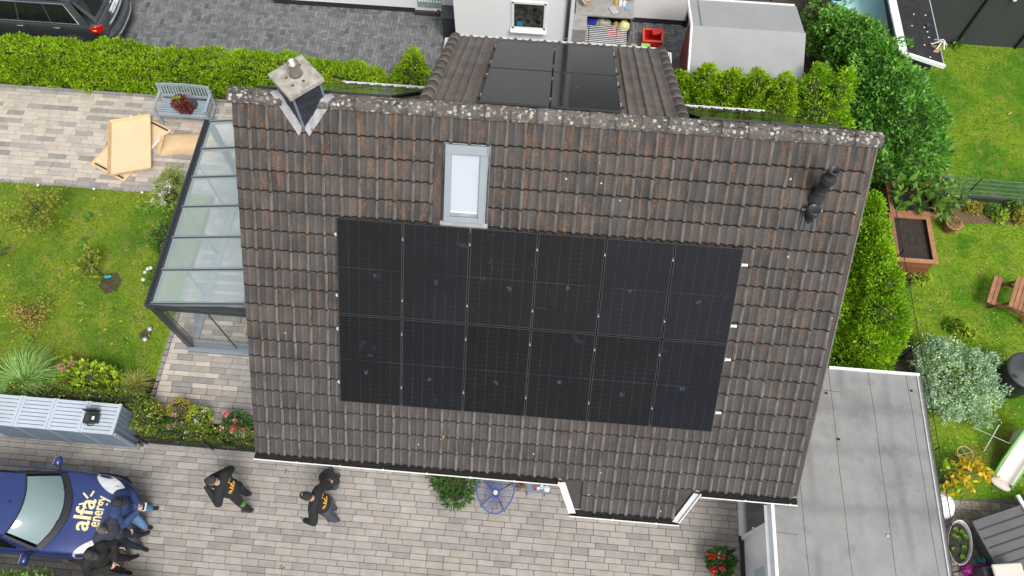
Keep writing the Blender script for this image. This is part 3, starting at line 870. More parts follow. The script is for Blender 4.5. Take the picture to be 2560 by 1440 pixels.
for x in (3.52, 4.262): rbox(MB(), x, x + .035, .30, 1.72, .03, .05).build('flashing', M['anthr'], sk)

# flue and vent ------------------------------------------------------------------
b = MB(); p = roof(9.668, .86)
b.lathe([(r_ * 1.45, z_) for r_, z_ in [(.085, -.1), (.085, .14), (.064, .17), (.064, .52), (.070, .53), (.070, .57), (.086, .59), (.086, .63), (.076, .65), (.079, .67), (.068, .71), (.054, .73), (.054, .82), (.062, .83), (.062, .87), (.050, .87), (.047, .74), (0, .74)]], p, 26)
M['flue'] = mat('dark grey flue plastic', (.034, .036, .040), .32, .1, 6)
fl = b.build('flue_pipe', M['flue'], house, smooth=True)
b = MB(); b.lathe([(.094, .30), (.0985, .305), (.0985, .318), (.094, .323)], p, 26); b.build('joint_ring', M['darkgrey'], fl)
b = MB(); rbox(b, 9.56, 9.78, .62, 1.02, .03, .055); b.build('base_tile', M['black'], fl)
p = roof(9.62, 1.20); b = MB()
b.lathe([(.068, -.1), (.068, .17), (.075, .18), (.10, .22), (.112, .26), (.112, .33), (.098, .347), (.092, .338), (0, .338)], p, 24); ve = b.build('vent_pipe', M['flue'], house, smooth=True)
for x0_ in (9.47, 9.72): rbox(MB(), x0_, x0_ + .08, .985, 1.02, .075, .085).build('lead_strip', M['lead'], ve)
b = MB(); rbox(b, 9.47, 9.79, 1.02, 1.36, .028, .05)
for x in (9.50, 9.57, 9.69, 9.76): rbox(b, x, x + .02, 1.03, 1.35, .05, .07)
b.build('vent_tile', M['darkgrey'], ve)

# ------------------------------------------------------------------ solar panels
def pv_mat():
    m, t, b, out = nt('solar cells under glass'); N = NB(t)
    uv = N.n('ShaderNodeTexCoord').outputs['Object']; s = N.sep(uv)
    def lines(v, n, size, w):
        f = N.math('FRACT', N.math('MULTIPLY', v, n / size)); d = N.math('ABSOLUTE', N.math('SUBTRACT', f, .5))
        return N.math('GREATER_THAN', d, .5 - w * n / size / 2)
    gx = lines(N.math('ADD', s[0], .5545), 6, 1.109, .0045); gy = lines(N.math('ADD', s[1], .8685), 18, 1.737, .004)
    mid = N.math('LESS_THAN', N.math('ABSOLUTE', s[1]), .006)
    fine = N.math('MULTIPLY', N.math('GREATER_THAN', N.math('FRACT', N.math('MULTIPLY', s[0], 58)), .86), .25)
    br = N.mapr(N.noise(1.4, 2), .35, .65, .25, 1.0)
    g = N.math('MAXIMUM', N.math('MULTIPLY', gx, .95), N.math('MAXIMUM', N.math('MULTIPLY', gy, .42), N.math('MAXIMUM', N.math('MULTIPLY', mid, .6), fine)))
    oi = N.n('ShaderNodeObjectInfo')
    base = oi.outputs['Color']
    cc = N.mix(N.math('MULTIPLY', g, br), base, (.050, .051, .058))
    # wiped smears and suction cup marks left on the glass
    sm = N.math('MULTIPLY', N.mapr(N.noise(3.2, 5, .7, None, .6), .60, .80), N.mapr(N.noise(.9, 2), .5, .62))
    cc = N.mix(N.math('MULTIPLY', sm, .35), cc, (.10, .12, .19))
    dx, dy = N.math('SUBTRACT', s[0], N.math('MULTIPLY_ADD', N.math('FRACT', N.math('MULTIPLY', oi.outputs['Random'], 7.3)), .3, -.15)), N.math('ADD', s[1], N.math('MULTIPLY_ADD', oi.outputs['Random'], .35, -.02))
    rr_ = N.math('SQRT', N.math('ADD', N.math('MULTIPLY', dx, dx), N.math('MULTIPLY', dy, dy)))
    cup = N.math('MULTIPLY', N.math('LESS_THAN', rr_, N.mapr(N.noise(14, 2), .3, .7, .02, .065)), N.mapr(N.noise(20, 2), .40, .64, .0, .30))
    cc = N.mix(cup, cc, (.16, .19, .28))
    N.l(cc, b.inputs['Base Color']); b.inputs['Roughness'].default_value = .09
    b.inputs['Specular IOR Level'].default_value = .19
    b.inputs['Coat Weight'].default_value = .0
    return m
M['pv'] = pv_mat(); M['pvframe'] = mat('black anodised frame', (.030, .031, .034), .5, .1, 5, spec=.3)
PW, PH, GP = 1.134, 1.762, .02
b = MB(); w, h, t_ = PW / 2, PH / 2, .035
for x0, x1, y0, y1 in ((-w, -w + .012, -h, h), (w - .012, w, -h, h), (-w + .012, w - .012, -h, -h + .012), (-w + .012, w - .012, h - .012, h)):
    b.box(((x0 + x1) / 2, (y0 + y1) / 2, -t_ / 2), (x1 - x0, y1 - y0, t_))
frame_me = b.mesh('frame'); frame_me.materials.append(M['pvframe'])
b = MB(); b.box((0, 0, -.006), (PW - .024, PH - .024, .006)); glass_me = b.mesh('cell_glass'); glass_me.materials.append(M['pv'])
def panel(mw, label, group, tint=(.0045, .0045, .0048)):
    r = thing('solar_panel', label, 'solar panel', group=group); r.matrix_world = mw
    for nme, me in (('frame', frame_me), ('cell_glass', glass_me)):
        o = bpy.data.objects.new(nme, me); col.objects.link(o); o.parent = r; o.color = (*tint, 1)
    return r
ordn = ['first', 'second', 'third', 'fourth', 'fifth', 'sixth']
U0, V0 = 1.7324, 1.7342
for j in range(2):
    for i in range(6):
        x = U0 + i * (PW + GP) + PW / 2; v = V0 + j * (PH + GP) + PH / 2
        panel(roof_mat(x, v, .13), f'black solar panel in the {"upper" if j == 0 else "lower"} row of the front roof, {ordn[i]} from the left', 'solar panels on the front roof', ((.0075, .0075, .008), (.0080, .0078, .0095), (.0068, .0068, .0072), (.0068, .0068, .0072), (.0078, .0078, .0112), (.0074, .0076, .0115))[i] if j == 0 else ((.0050, .0050, .0054), (.0050, .0052, .0070), (.0035, .0035, .0036), (.0042, .0042, .0052), (.0040, .0041, .0050), (.0045, .0049, .0092))[i])  # blue sheen of the right-hand panels is painted into the cell tint
for j in range(2):
    for i in range(2):
        x = 4.07 + i * (PW + GP) + PW / 2; t = .04 + j * (PH + GP) + PH / 2
        panel(dorm_mat(x, t, .15), f'greyish reflecting solar panel on the dormer, {"near" if j == 0 else "far"} {"left" if i == 0 else "right"} of the four', 'solar panels on the rear dormer')
for side, x0 in (('left', .27), ('right', 7.70)):
    for j in range(2):
        for i in range(2):
            x = x0 + i * (PW + GP) + PW / 2; t = .42 + j * (PH + GP) + PH / 2
            panel(back_mat(x, t, .12), f'solar panel on the rear slope {side} of the dormer, {"upper" if j == 0 else "lower"} row, {"left" if i == 0 else "right"} column', 'solar panels on the rear slope')
# mounting rails with clamps
rails_v = [(V0 + .30, 'uppermost'), (V0 + 1.43, 'second'), (V0 + PH + GP + .30, 'third'), (V0 + PH + GP + 1.38, 'lowest')]
for v, nm in rails_v:
    r = thing('mounting_rail', f'aluminium mounting rail under the front solar panels, {nm} of four', 'rail', roof(U0, v, .05), 0, 'rails under the front panels')
    b = MB(); rbox(b, U0 - .05, U0 + 6 * (PW + GP) + .10, v - .02, v + .02, .05, .090); b.build('rail', M['alu'], r)
    for i in range(5):
        xc = U0 + (i + 1) * (PW + GP) - GP / 2; b = MB(); rbox(b, xc - .008, xc + .008, v - .015, v + .015, .09, .133); b.build('clamp', M['zinc'], r)
    for xc in (U0 - .012, U0 + 6 * (PW + GP) + .012 - GP):
        b = MB(); rbox(b, xc - .010, xc + .010, v - .015, v + .015, .09, .133); b.build('end_clamp', M['zinc'], r)
for k, t in enumerate((.04 + .35, .04 + 1.4, .04 + 2.13, .04 + 3.18)):
    p = dorm(4.07, t, .05)
    r = thing('mounting_rail', f'rail with clamps under the dormer solar panels, {ordn[k]} from the ridge', 'rail', p, 0, 'rails under the dormer panels')
    def dbox(b, x0, x1, t0, t1, o0, o1):
        c = [dorm(x, tt, o) for o in (o0, o1) for tt in (t0, t1) for x in (x0, x1)]
        return b.add(c, [(0, 2, 3, 1), (4, 5, 7, 6), (0, 1, 5, 4), (2, 6, 7, 3), (0, 4, 6, 2), (1, 3, 7, 5)])
    b = MB(); dbox(b, 4.01, 6.44, t - .02, t + .02, .06, .095); b.build('rail', M['pvframe'], r)
    for xc in (4.058, 5.214, 6.37):
        b = MB(); dbox(b, xc - .009, xc + .009, t - .02, t + .02, .095, .154); b.build('clamp', M['zinc'], r)

# fallen leaf on the tiles
b = MB(); p = roof(3.62, 5.98, .05); b.add([p, p + Vector((.06, .02, .02)), p + Vector((.08, .07, .05)), p + Vector((.02, .06, .06))], [(0, 1, 2), (0, 2, 3)])
tag(b.build('fallen_leaf', LM['yellow']), 'orange fallen leaf lying on the lower front roof tiles', 'leaf')
# ------------------------------------------------------------------ conservatory
con = thing('conservatory', 'glass roofed conservatory with dark grey aluminium frame on the left gable', 'conservatory', (-1.4, .8, 0))
XO, ZO, XI, ZI = -2.90, 2.40, .24, 2.95; Y0, Y1 = -1.64, 3.16
def cz(x): return ZO + (ZI - ZO) * (x - XO) / (XI - XO)
b = MB(); b.box((XO - .02, (Y0 + Y1) / 2, ZO - .04), (.15, Y1 - Y0 + .12, .17)); b.build('gutter_beam', M['anthr'], con, bevel=.01)
b = MB(); b.box((XO - .02, (Y0 + Y1) / 2, ZO + .05), (.07, Y1 - Y0 + .06, .012)); b.build('gutter_channel', M['black'], con)
nb = 6; ys = [Y0 + (Y1 - Y0) * i / nb for i in range(nb + 1)]
for y in ys:
    b = MB(); b.bar((XO + .06, y, cz(XO + .06) + .0), (XI, y, cz(XI) + .0), .055, .11); ra = b.build('rafter', M['greyalu'], con)
    MB().bar((XO + .06, y - .02, cz(XO + .06) + .06), (XI, y - .02, cz(XI) + .06), .022, .012).build('cover_strip', M['anthr'], ra)
for i in range(nb):
    y0, y1 = ys[i] + .03, ys[i + 1] - .03; b = MB()
    b.add([(XO + .07, y0, cz(XO + .07) + .03), (XI, y0, cz(XI) + .03), (XI, y1, cz(XI) + .03), (XO + .07, y1, cz(XO + .07) + .03)], [(0, 1, 2, 3)])
    b.build('roof_pane', M['glassroof'], con)
for y in (Y0, Y1):
    b = MB(); b.box((XO + .03, y, 1.2), (.13, .13, 2.32)); b.build('post', M['anthr'], con, bevel=.008)
b = MB(); b.bar((XO, Y0, ZO - .03), (XI, Y0, ZO + .02), .09, .14); b.build('front_beam', M['anthr'], con)
b = MB(); b.bar((XO, Y0 + .01, ZO - .22), (XI, Y0 + .01, ZO - .22), .07, .08); b.build('front_transom', M['anthr'], con)
b = MB(); b.box((-1.3, Y0, .06), (3.2, .30, .14)); b.build('front_plinth', M['greyalu'], con, bevel=.01)
b = MB()
for k in range(4): b.box((-1.3, Y0 - .075 + k * .045, .14), (3.05, .014, .025))
b.build('sliding_track', M['greyalu'], con)
b = MB(); b.box((XO + .03, (Y0 + Y1) / 2, .03), (.22, Y1 - Y0, .07)); b.build('side_plinth', M['greyalu'], con)
for k in range(3):
    b = MB(); x0 = -2.78 + k * 1.02
    b.add([(x0, Y0 - .05 + k * .045, .15), (x0 + 1.03, Y0 - .05 + k * .045, .15), (x0 + 1.03, Y0 - .05 + k * .045, 2.16), (x0, Y0 - .05 + k * .045, 2.16)], [(0, 1, 2, 3)])
    p = b.build('sliding_pane', M['glasswall'], con)
    b = MB(); b.box((x0 + .01, Y0 - .05 + k * .045, 1.15), (.022, .02, 2.0)); b.build('pane_edge', M['anthr'], p)
for k in range(4):
    b = MB(); y0 = Y0 + .12 + k * 1.17
    b.add([(XO + .05, y0, .1), (XO + .05, y0 + 1.16, .1), (XO + .05, y0 + 1.16, 2.25), (XO + .05, y0, 2.25)], [(0, 1, 2, 3)]); p = b.build('side_pane', M['glasswall'], con)
    b = MB(); b.box((XO + .05, y0 + .01, 1.18), (.02, .022, 2.1)); b.build('pane_edge', M['anthr'], p)
sheet('conservatory_floor', [(-1.40, -1.45), (.3, -1.45), (.3, 2.95), (-1.40, 2.95)], -.004, M['tiles_in'])
b = MB(); b.box((-1.40, .75, 1.25), (.07, 4.4, .07)); b.box((-1.40, .75, .02), (.09, 4.4, .05)); b.build('inner_track', M['greyalu'], con)

# furniture under the glass
def slat_table(name, label, cat, c, w, d, h, m, n, ax='x', leg=M['greyalu']):
    r = thing(name, label, cat, (c[0], c[1], 0))
    for i in range(n):
        b = MB(); k = (i + .5) / n - .5
        if ax == 'x': b.box((c[0] + k * w, c[1], h), (w / n * .72, d, .025))
        else: b.box((c[0], c[1] + k * d, h), (w, d / n * .72, .025))
        b.build('slat', m, r)
    for sx in (-1, 1):
        for sy in (-1, 1):
            b = MB(); b.bar((c[0] + sx * (w / 2 - .05), c[1] + sy * (d / 2 - .04), h - .02), (c[0] + sx * (w / 2 - .02), c[1] + sy * (d / 2 - .02), 0), .03); b.build('leg', leg, r)
    return r
slat_table('slatted_table', 'small pale wooden slat table seen through the conservatory glass', 'table', (-.55, -.62, 0), .70, .42, .62, M['wood_l'], 7)
slat_table('slatted_bench', 'wooden slat bench behind the front sliding glass of the conservatory', 'bench', (-.85, -1.18, 0), 1.5, .34, .42, M['wood_l'], 16)
ac = thing('wire_chair', 'pale wire armchair with white cushion under the conservatory glass roof', 'chair', (-.62, .45, 0))
def wire_chair(root, c, m_wire, m_ring, m_leg, R=.36, tilt=.5, face=-math.pi / 2, n=44, cushion=None, hub=True):
    """round shell of cords between a small hub and a big ring"""
    cx_, cy_ = c; ring = []
    f = Vector((math.cos(face), math.sin(face), 0)); s = Vector((-f.y, f.x, 0))
    for k in range(n):
        a = 2 * math.pi * k / n; u_, w_ = math.cos(a), math.sin(a)      # u forward, w side
        egg = 1 - .12 * u_
        ring.append(Vector((cx_, cy_, .62 - .26 * u_)) + f * (R * 1.12 * u_) + s * (R * egg * w_))
    MB().tube(ring + [ring[0]], .016, 8, False).build('ring', m_ring, root, smooth=True)
    h0 = Vector((cx_, cy_, .34)); b = MB()
    for k in range(0, n):
        p = ring[k]; q = h0 + (p - h0) * .13; q.z = .335
        md = h0.lerp(p, .55) + Vector((0, 0, -.07)); b.tube([q, md, p], .0042, 4, False)
    b.build('cords', m_wire, root)
    if hub: MB().lathe([(0, .345), (.05, .345), (.052, .33), (.05, .32), (0, .32)], (cx_, cy_, 0), 18).build('hub', M['beige'], root)
    for a in (.6, 2.3, 3.9, 5.4):
        d = f * math.cos(a) + s * math.sin(a); e = Vector((cx_, cy_, 0)) + d * .40
        MB().tube([h0 + d * .06 + Vector((0, 0, -.01)), h0.lerp(e, .55) + Vector((0, 0, .03)), e + Vector((0, 0, .01))], .011, 6).build('leg', m_leg, root)
    if cushion: MB().ell((cx_, cy_, .44), (.24, .22, .05), 16, 8).build('cushion', cushion, root, smooth=True)
wire_chair(ac, (-.62, .45), M['greyalu'], M['greyalu'], M['greyalu'], .38, face=math.pi, cushion=M['cream'])
wp = thing('patio_cushion', 'white seat pad lying on the pale conservatory floor', 'cushion', (-.35, .05, 0))
b = MB(); b.box((-.35, -.02, .10), (.42, .45, .10)); b.build('pad', M['cream'], wp, bevel=.03)
b = MB(); b.box((-.35, -.02, .03), (.44, .46, .05)); b.build('base', M['greyalu'], wp)

# ------------------------------------------------------------------ hedges by the neighbour's drive
def hedge(name, label, x0, x1, y0, y1, h, n, m, L=.085, W=.042, topfn=None, lum=.16, faces='tfblr', cat='hedge'):
    r = thing(name, label, cat, ((x0 + x1) / 2, (y0 + y1) / 2, 0))
    b = MB(); i_ = .12; nx = max(2, int((x1 - x0) / .4))
    for k in range(nx):
        xa, xb = x0 + i_ + (x1 - x0 - 2 * i_) * k / nx, x0 + i_ + (x1 - x0 - 2 * i_) * (k + 1) / nx
        hh = (h - .16) * (topfn((xa + xb) / 2) if topfn else 1); b.box(((xa + xb) / 2, (y0 + y1) / 2, hh / 2), (xb - xa, y1 - y0 - 2 * i_, hh))
    b.build('branches', M['twig'], r)
    p, nv = sample_box(x0, x1, y0, y1, .02, h, n, topfn=topfn, lumpy=lum, faces=faces)
    leafmesh('foliage', m, r, p, nv, L, W, .55, .25)
    return r
hedge('thuja_hedge', 'long clipped bright green thuja hedge behind the slatted bench and terrace', -12.0, .55, 5.78, 6.42, 1.32, 62000, LM['thuja'],
      topfn=lambda x: 1 + .035 * math.sin(x * 1.7) + .03 * noise.noise(Vector((x * .8, 3, 1))) - .20 * max(0, (x + .6)) )
def bush(name, label, blobs, n, m, L, W, cat='shrub', spread=.6, up=.2, lumpy=.16, lsc=2.5, low=-.6, group=None, stem=True, core=.66, kindparts='foliage'):
    c = blobs[0][0]; r = thing(name, label, cat, (c[0], c[1], 0), 0, group)
    cores(blobs, r, core)
    if stem:
        z = min(bb[0][2] - bb[1][2] for bb in blobs)
        MB().tube([(c[0], c[1], -.02), (c[0] + .02, c[1], c[2])], [.04, .02], 7).build('stem', M['bark'], r)
    p, nv = sample_blobs(blobs, n, lumpy=lumpy, lsc=lsc, low=low)
    p[:, 2] = np.maximum(p[:, 2], .01)
    leafmesh(kindparts, m, r, p, nv, L, W, spread, up)
    return r
g = G(1030, 190, .7)
bush('thuja_bush', 'small bright thuja bush in the gap beside the rear dormer', [((g.x, g.y, .55), (.52, .48, .65)), ((g.x + .12, g.y + .05, 1.15), (.28, .26, .45)), ((g.x - .35, g.y - .05, .4), (.3, .3, .42)), ((g.x + .42, g.y - .02, .45), (.3, .3, .45))], 9000, LM['thuja'], .085, .04)

# low boundary kerb below hedge
b = MB(); b.box((-5.6, 5.70, .02), (12.6, .06, .10)); tag(b.build('kerb', M['stone']), kind='structure')

# ------------------------------------------------------------------ bench, cartons, sack
be = thing('garden_bench', 'blue grey wooden slat bench in front of the thuja hedge', 'bench', (-4.74, 5.10, 0))
def bench(r, x0, x1, y0, y1):
    m = M['bluegrey']; n = 7
    for i in range(n):
        y = y0 + .04 + (y1 - y0 - .06) * i / (n - 1); MB().box(((x0 + x1) / 2, y, .44), (x1 - x0 - .06, .052, .022)).build('seat_slat', m, r)
    MB().box(((x0 + x1) / 2, y0, .41), (x1 - x0, .03, .09)).build('front_rail', m, r)
    for x in (x0 + .02, x1 - .02):
        MB().bar((x, y0, 0), (x, y0, .66), .055, .055).build('front_leg', m, r)
        MB().bar((x, y1 - .02, 0), (x, y1 + .12, .92), .055, .055).build('back_leg', m, r)
        MB().bar((x, y0 - .03, .67), (x, y1 + .07, .67), .07, .035).build('armrest', m, r)
        MB().bar((x, y0, .25), (x, y1, .25), .04, .04).build('side_stretcher', m, r)
    # curved top rail
    b = MB(); pts = [(x0 + (x1 - x0) * k / 12, y1 + .125, .88 + .045 * math.sin(math.pi * k / 12)) for k in range(13)]
    for a, c in zip(pts, pts[1:]): b.bar(a, c, .03, .09)
    b.build('top_rail', m, r)
    MB().bar((x0, y1 + .05, .55), (x1, y1 + .05, .55), .03, .07).build('lower_rail', m, r)
    k = 17
    for i in range(k):
        x = x0 + .08 + (x1 - x0 - .16) * i / (k - 1); MB().bar((x, y1 + .05, .55), (x, y1 + .122, .87), .04, .015, up=(0, 1, 0)).build('back_slat', m, r)
    MB().box(((x0 + x1) / 2 - .02, y1 + .028, .62), (.40, .02, .20)).build('back_panel', m, r)
bench(be, -5.46, -4.02, 4.80, 5.32)
pp = thing('potted_plant', 'dark red leaved plant in a black square pot on the blue grey bench', 'plant', (-4.72, 5.0, .455))
b = MB(); b.box((-4.64, 4.95, .54), (.34, .22, .17)); b.build('pot', M['black'], pp, bevel=.01)
p, nv = sample_blobs([((-4.78, 5.03, .72), (.20, .18, .16)), ((-4.60, 4.93, .68), (.20, .16, .14))], 900, lumpy=.05); leafmesh('foliage', LM['purple'], pp, p, nv, .10, .05, .8)
p, nv = sample_blobs([((-4.78, 5.03, .85), (.06, .06, .05))], 60, lumpy=.02); leafmesh('new_leaves', LM['hydr'], pp, p, nv, .08, .05, .8)
b = MB()
b.box((-4.47, 5.12, .56), (.14, .16, .19)); b.build('back_pot', M['anthr'], pp)

def carton(name, label, c, w, d, rz, wall, z0, m1, m2, tilt=0):
    r = thing(name, label, 'carton', (c[0], c[1], z0), rz)
    MB().box((0, 0, .006), (w, d, .012)).build('base', m2, r, local=True)
    for nme, cc_, dd_ in (('end_wall', (0, d / 2, wall / 2), (w, .012, wall)), ('side_wall', (-w / 2, 0, wall / 2), (.012, d, wall)), ('side_wall', (w / 2, 0, wall / 2), (.012, d, wall)), ('end_wall', (0, -d / 2, wall * .35), (w, .012, wall * .7))):
        b = MB(); 
        t_ = Matrix.Rotation(.35 * (1 if cc_[0] > 0 else -1 if cc_[0] < 0 else 0), 3, 'Y') @ Matrix.Rotation(-.35 * (1 if cc_[1] > 0 else -1 if cc_[1] < 0 else 0), 3, 'X')
        b.box(cc_, dd_, M=t_); b.build(nme, m1, r, local=True)
    return r
c0 = G(330, 368, .05)
carton('flat_carton', 'lower opened cardboard tray turned askew under another', (c0.x - .02, c0.y + .02), 1.16, 1.95, rad(-24), .06, .004, M['carton'], M['carton_in'])
for s_, lab in ((1, 'upper'), (-1, 'lower')):
    pass
rs = thing('carton_strips', 'black and white foam edge strips poking out of the cardboard trays', 'packaging', (c0.x, c0.y, .03), rad(-24))
for s_ in (1, -1): MB().box((0, s_ * .90, .045), (.98, .035, .03)).build('foam_strip', M['black'], rs, local=True)
MB().box((.50, -.05, .04), (.05, 1.2, .03)).build('white_strip', M['whitepvc'], rs, local=True)
MB().box((-.62, .80, .03), (.26, .05, .03)).build('white_strip', M['whitepvc'], rs, local=True)
carton('flat_carton', 'topmost pale cardboard tray with one crushed side on the terrace', (c0.x, c0.y, 0), 1.08, 1.78, rad(17), .13, .10, M['carton'], M['carton_in'])

sk_ = thing('paper_sack', 'plump tan paper dunnage bag lying beside the bench', 'bag', (-4.55, 4.15, 0), rad(6))
def sack(u, v, top):
    x, y = (u - .5) * 2, (v - .5) * 2
    puff = max(0, (1 - abs(x) ** 3) * (1 - abs(y) ** 2.6)) ** .5
    w = .74 - .05 * (1 - y * y) ; h = .36 - .05 * (1 - x * x)
    wr = .014 * noise.noise(Vector((x * 5, y * 5, 4))) * puff
    return Vector((x * w, y * h, .012 + (.27 * puff * .98 + wr if top else -.004 * puff)))
b = MB(); b.grid(lambda u, v: sack(u, v, True), 26, 18); b.build('bag', M['sack'], sk_, local=True, smooth=True)
for s_ in (-1, 1):
    MB().box((s_ * .76, 0, .03), (.10, .62, .012)).build('sewn_end', M['sack'], sk_, local=True)

# slab with plants and stones by the terrace corner
sp = thing('plant_tray', 'white tray with tan pads beside the terrace corner', 'tray', (-4.78, 2.42, 0), rad(-8))
MB().box((0, 0, .06), (.42, .52, .08)).build('tray', M['cream'], sp, local=True, bevel=.02)
for yy in (-.13, .14): MB().box((-.13, yy, .104), (.09, .13, .012)).build('pad', M['carton'], sp, local=True, bevel=.01)
g = G(425, 490, .25)
bush('bamboo_shrub', 'pale green narrow leaved shrub with white bloom against the conservatory', [((g.x, g.y, .30), (.36, .42, .36)), ((g.x + .05, g.y + .42, .38), (.25, .25, .36))], 1500, leafmat('narrow pale leaves', [(.16, .27, .03), (.30, .40, .07), (.42, .46, .14)]), .16, .028, spread=.8, core=.5)
p, nv = sample_blobs([((g.x - .05, g.y, .62), (.22, .2, .06))], 160, lumpy=.02); o = leafmesh('white_blooms', LM['white'], bpy.data.objects['bamboo_shrub'], p, nv, .06, .05, .9)
g = G(408, 585, .3)
bush('garden_shrub', 'leafy green shrub at the foot of the conservatory wall', [((g.x, g.y, .25), (.32, .42, .36)), ((g.x + .1, g.y - .35, .2), (.25, .3, .3))], 1800, LM['green'], .075, .045, core=.6)
g = G(372, 690, .35); ro = thing('rose_bush', 'white rose stem at the outer conservatory corner', 'plant', (g.x, g.y, 0))
MB().tube([(g.x, g.y, 0), (g.x, g.y, .4)], .01, 5).build('stem', M['bark'], ro)
p, nv = sample_blobs([((g.x, g.y, .25), (.13, .15, .2))], 150); leafmesh('foliage', LM['green'], ro, p, nv, .06, .04, .8)
for dx, dy, dz in ((0, .12, .5), (-.05, .03, .48), (.04, .17, .46), (-.07, -.14, .42)): MB().ell((g.x + dx, g.y + dy, dz), (.05, .05, .04), 9, 6).build('bloom', LM['white'], ro)

# ------------------------------------------------------------------ small things on the left lawn
def sapling(label, px, py, h, r_, n, m, name='young_tree', L=.075, W=.045, trunk=.018, base=None):
    g = G(px, py, h * .6); bx = base if base is not None else g
    t = thing(name, label, 'tree', (bx.x, bx.y, 0))
    MB().tube([(bx.x, bx.y, -.02), (g.x, g.y, h * .5), (g.x, g.y, h)], [trunk, trunk * .8, trunk * .4], 7).build('trunk', M['bark'], t)
    q = random.Random(px); br = MB(); P_ = []
    for k in range(9):
        a = q.uniform(0, 6.28); e = Vector((g.x + math.cos(a) * r_ * q.uniform(.5, 1), g.y + math.sin(a) * r_ * q.uniform(.5, 1), h * q.uniform(.45, 1.05)))
        s = Vector((g.x, g.y, h * q.uniform(.35, .7))); br.tube([s, s.lerp(e, .5) + Vector((0, 0, .05)), e], [.008, .006, .003], 5)
        for j in range(n // 9):
            f = q.uniform(.35, 1.05); P_.append(s.lerp(e, f) + Vector((q.gauss(0, .11), q.gauss(0, .11), q.gauss(0, .08))))
    br.build('branch', M['bark'], t)
    p = np.array([tuple(v) for v in P_]); leafmesh('crown', m, t, p, np.tile([0, 0, .4], (len(p), 1)), L, W, .9)
    return t
LM['fruit'] = leafmat('yellowing fruit tree leaves', [(.10, .17, .02), (.20, .27, .03), (.34, .36, .05), (.50, .42, .08)], .6, .3)
sapling('airy young fruit tree with yellow green leaves at the top of the lawn', 95, 525, 1.2, .80, 1300, LM['fruit'], L=.075, W=.048)
sapling('small young tree with large pointed yellow green leaves beside the bare soil patch', 232, 665, .85, .46, 300, LM['fruit'], L=.15, W=.05)
sapling('small shrub with orange tinted leaves low on the left lawn', 75, 785, .55, .52, 620, leafmat('orange tinted leaves', [(.20, .24, .04), (.40, .36, .08), (.48, .28, .07), (.34, .20, .06)]), 'lawn_shrub', .06, .04)
g = G(8, 640, .4); ft = thing('conifer_branch', 'dark sparse conifer at the left edge of the lawn', 'tree', (g.x - .3, g.y - .1, 0))
MB().tube([(g.x - .35, g.y - .12, 0), (g.x - .32, g.y - .1, .9)], [.03, .012], 7).build('trunk', M['bark'], ft)
for k, (a, l) in enumerate(((.55, .55), (1.0, .45), (.05, .6), (-.35, .55), (1.6, .45), (-.9, .4), (2.2, .3))):
    d = Vector((math.cos(a), math.sin(a), .15)); s = Vector((g.x - .32, g.y - .1, .45 + .06 * k)); e = s + d * l
    MB().tube([s, e], [.012, .005], 6).build('branch', M['bark'], ft)
    p = np.array([tuple(s + d * l * q) for q in np.linspace(.15, 1, 70)]); p = p + RNG.normal(0, .012, p.shape); leafmesh('needles', LM['pine'], ft, p, np.tile(np.array(d) * .8, (70, 1)), .07, .02, .6)
sheet('soil_patch', [(G(*q).x, G(*q).y) for q in ((245, 712), (262, 735), (292, 728), (305, 700), (290, 680), (262, 686))], -.004, M['earth'])
sheet('soil_patch', [(G(*q).x, G(*q).y) for q in ((345, 835), (352, 850), (372, 848), (380, 830), (366, 820))], -.004, M['earth'])
g = G(270, 692, .06); b = MB(); b.box((g.x, g.y, .06), (.16, .05, .04), rz=.25); tag(b.build('plant_label', M['turq']), 'pale plastic plant label stuck in the bare soil patch', 'label')
for k, (px, py) in enumerate(((374, 822), (362, 848))):
    g = G(px, py, .08); b = MB(); b.lathe([(0, .02), (.05, .05), (.07, .09), (.05, .13), (0, .145)], (g.x, g.y, -.02), 16)
    tag(b.build('garden_lamp', M['zinc'], smooth=True), ('round silver garden ball nearer the conservatory', 'round silver garden ball farther from the conservatory')[k], 'garden ball', 'silver garden balls')
# broad weeds
wd = [(222, 543), (368, 525), (212, 598), (205, 762), (330, 800), (345, 522), (70, 545), (215, 620), (280, 780), (75, 850), (320, 850)]
for k, (px, py) in enumerate(wd):
    g = G(px, py, .03); b = MB(); q = random.Random(k); n = q.randint(6, 9); R_ = q.uniform(.10, .17)
    for i in range(n):
        a = 6.28 * i / n + q.uniform(-.2, .2); d = Vector((math.cos(a), math.sin(a), 0)); s = Vector((-d.y, d.x, 0)); c = Vector((g.x, g.y, 0))
        b.add([c, c + d * R_ * .55 + s * R_ * .24 + Vector((0, 0, .07)), c + d * R_ + Vector((0, 0, .05)), c + d * R_ * .55 - s * R_ * .24 + Vector((0, 0, .07))], [(0, 1, 2, 3)])
    tag(b.build('weed', LM['green'], fix=False), 'flat broad leaved weed rosette in the left lawn', 'weed', 'weed rosettes in the left lawn')
for k, (px, py) in enumerate(((95, 463), (235, 472), (355, 481))):
    g = G(px, py, .04); b = MB(); b.ell((g.x, g.y, .04), (.035, .035, .025), 10, 6); tag(b.build('path_light', M['whitepvc'], smooth=True), f'tiny white path light at the terrace edge, {ordn[k]} from the left', 'light', 'path lights')
q = random.Random(5); 
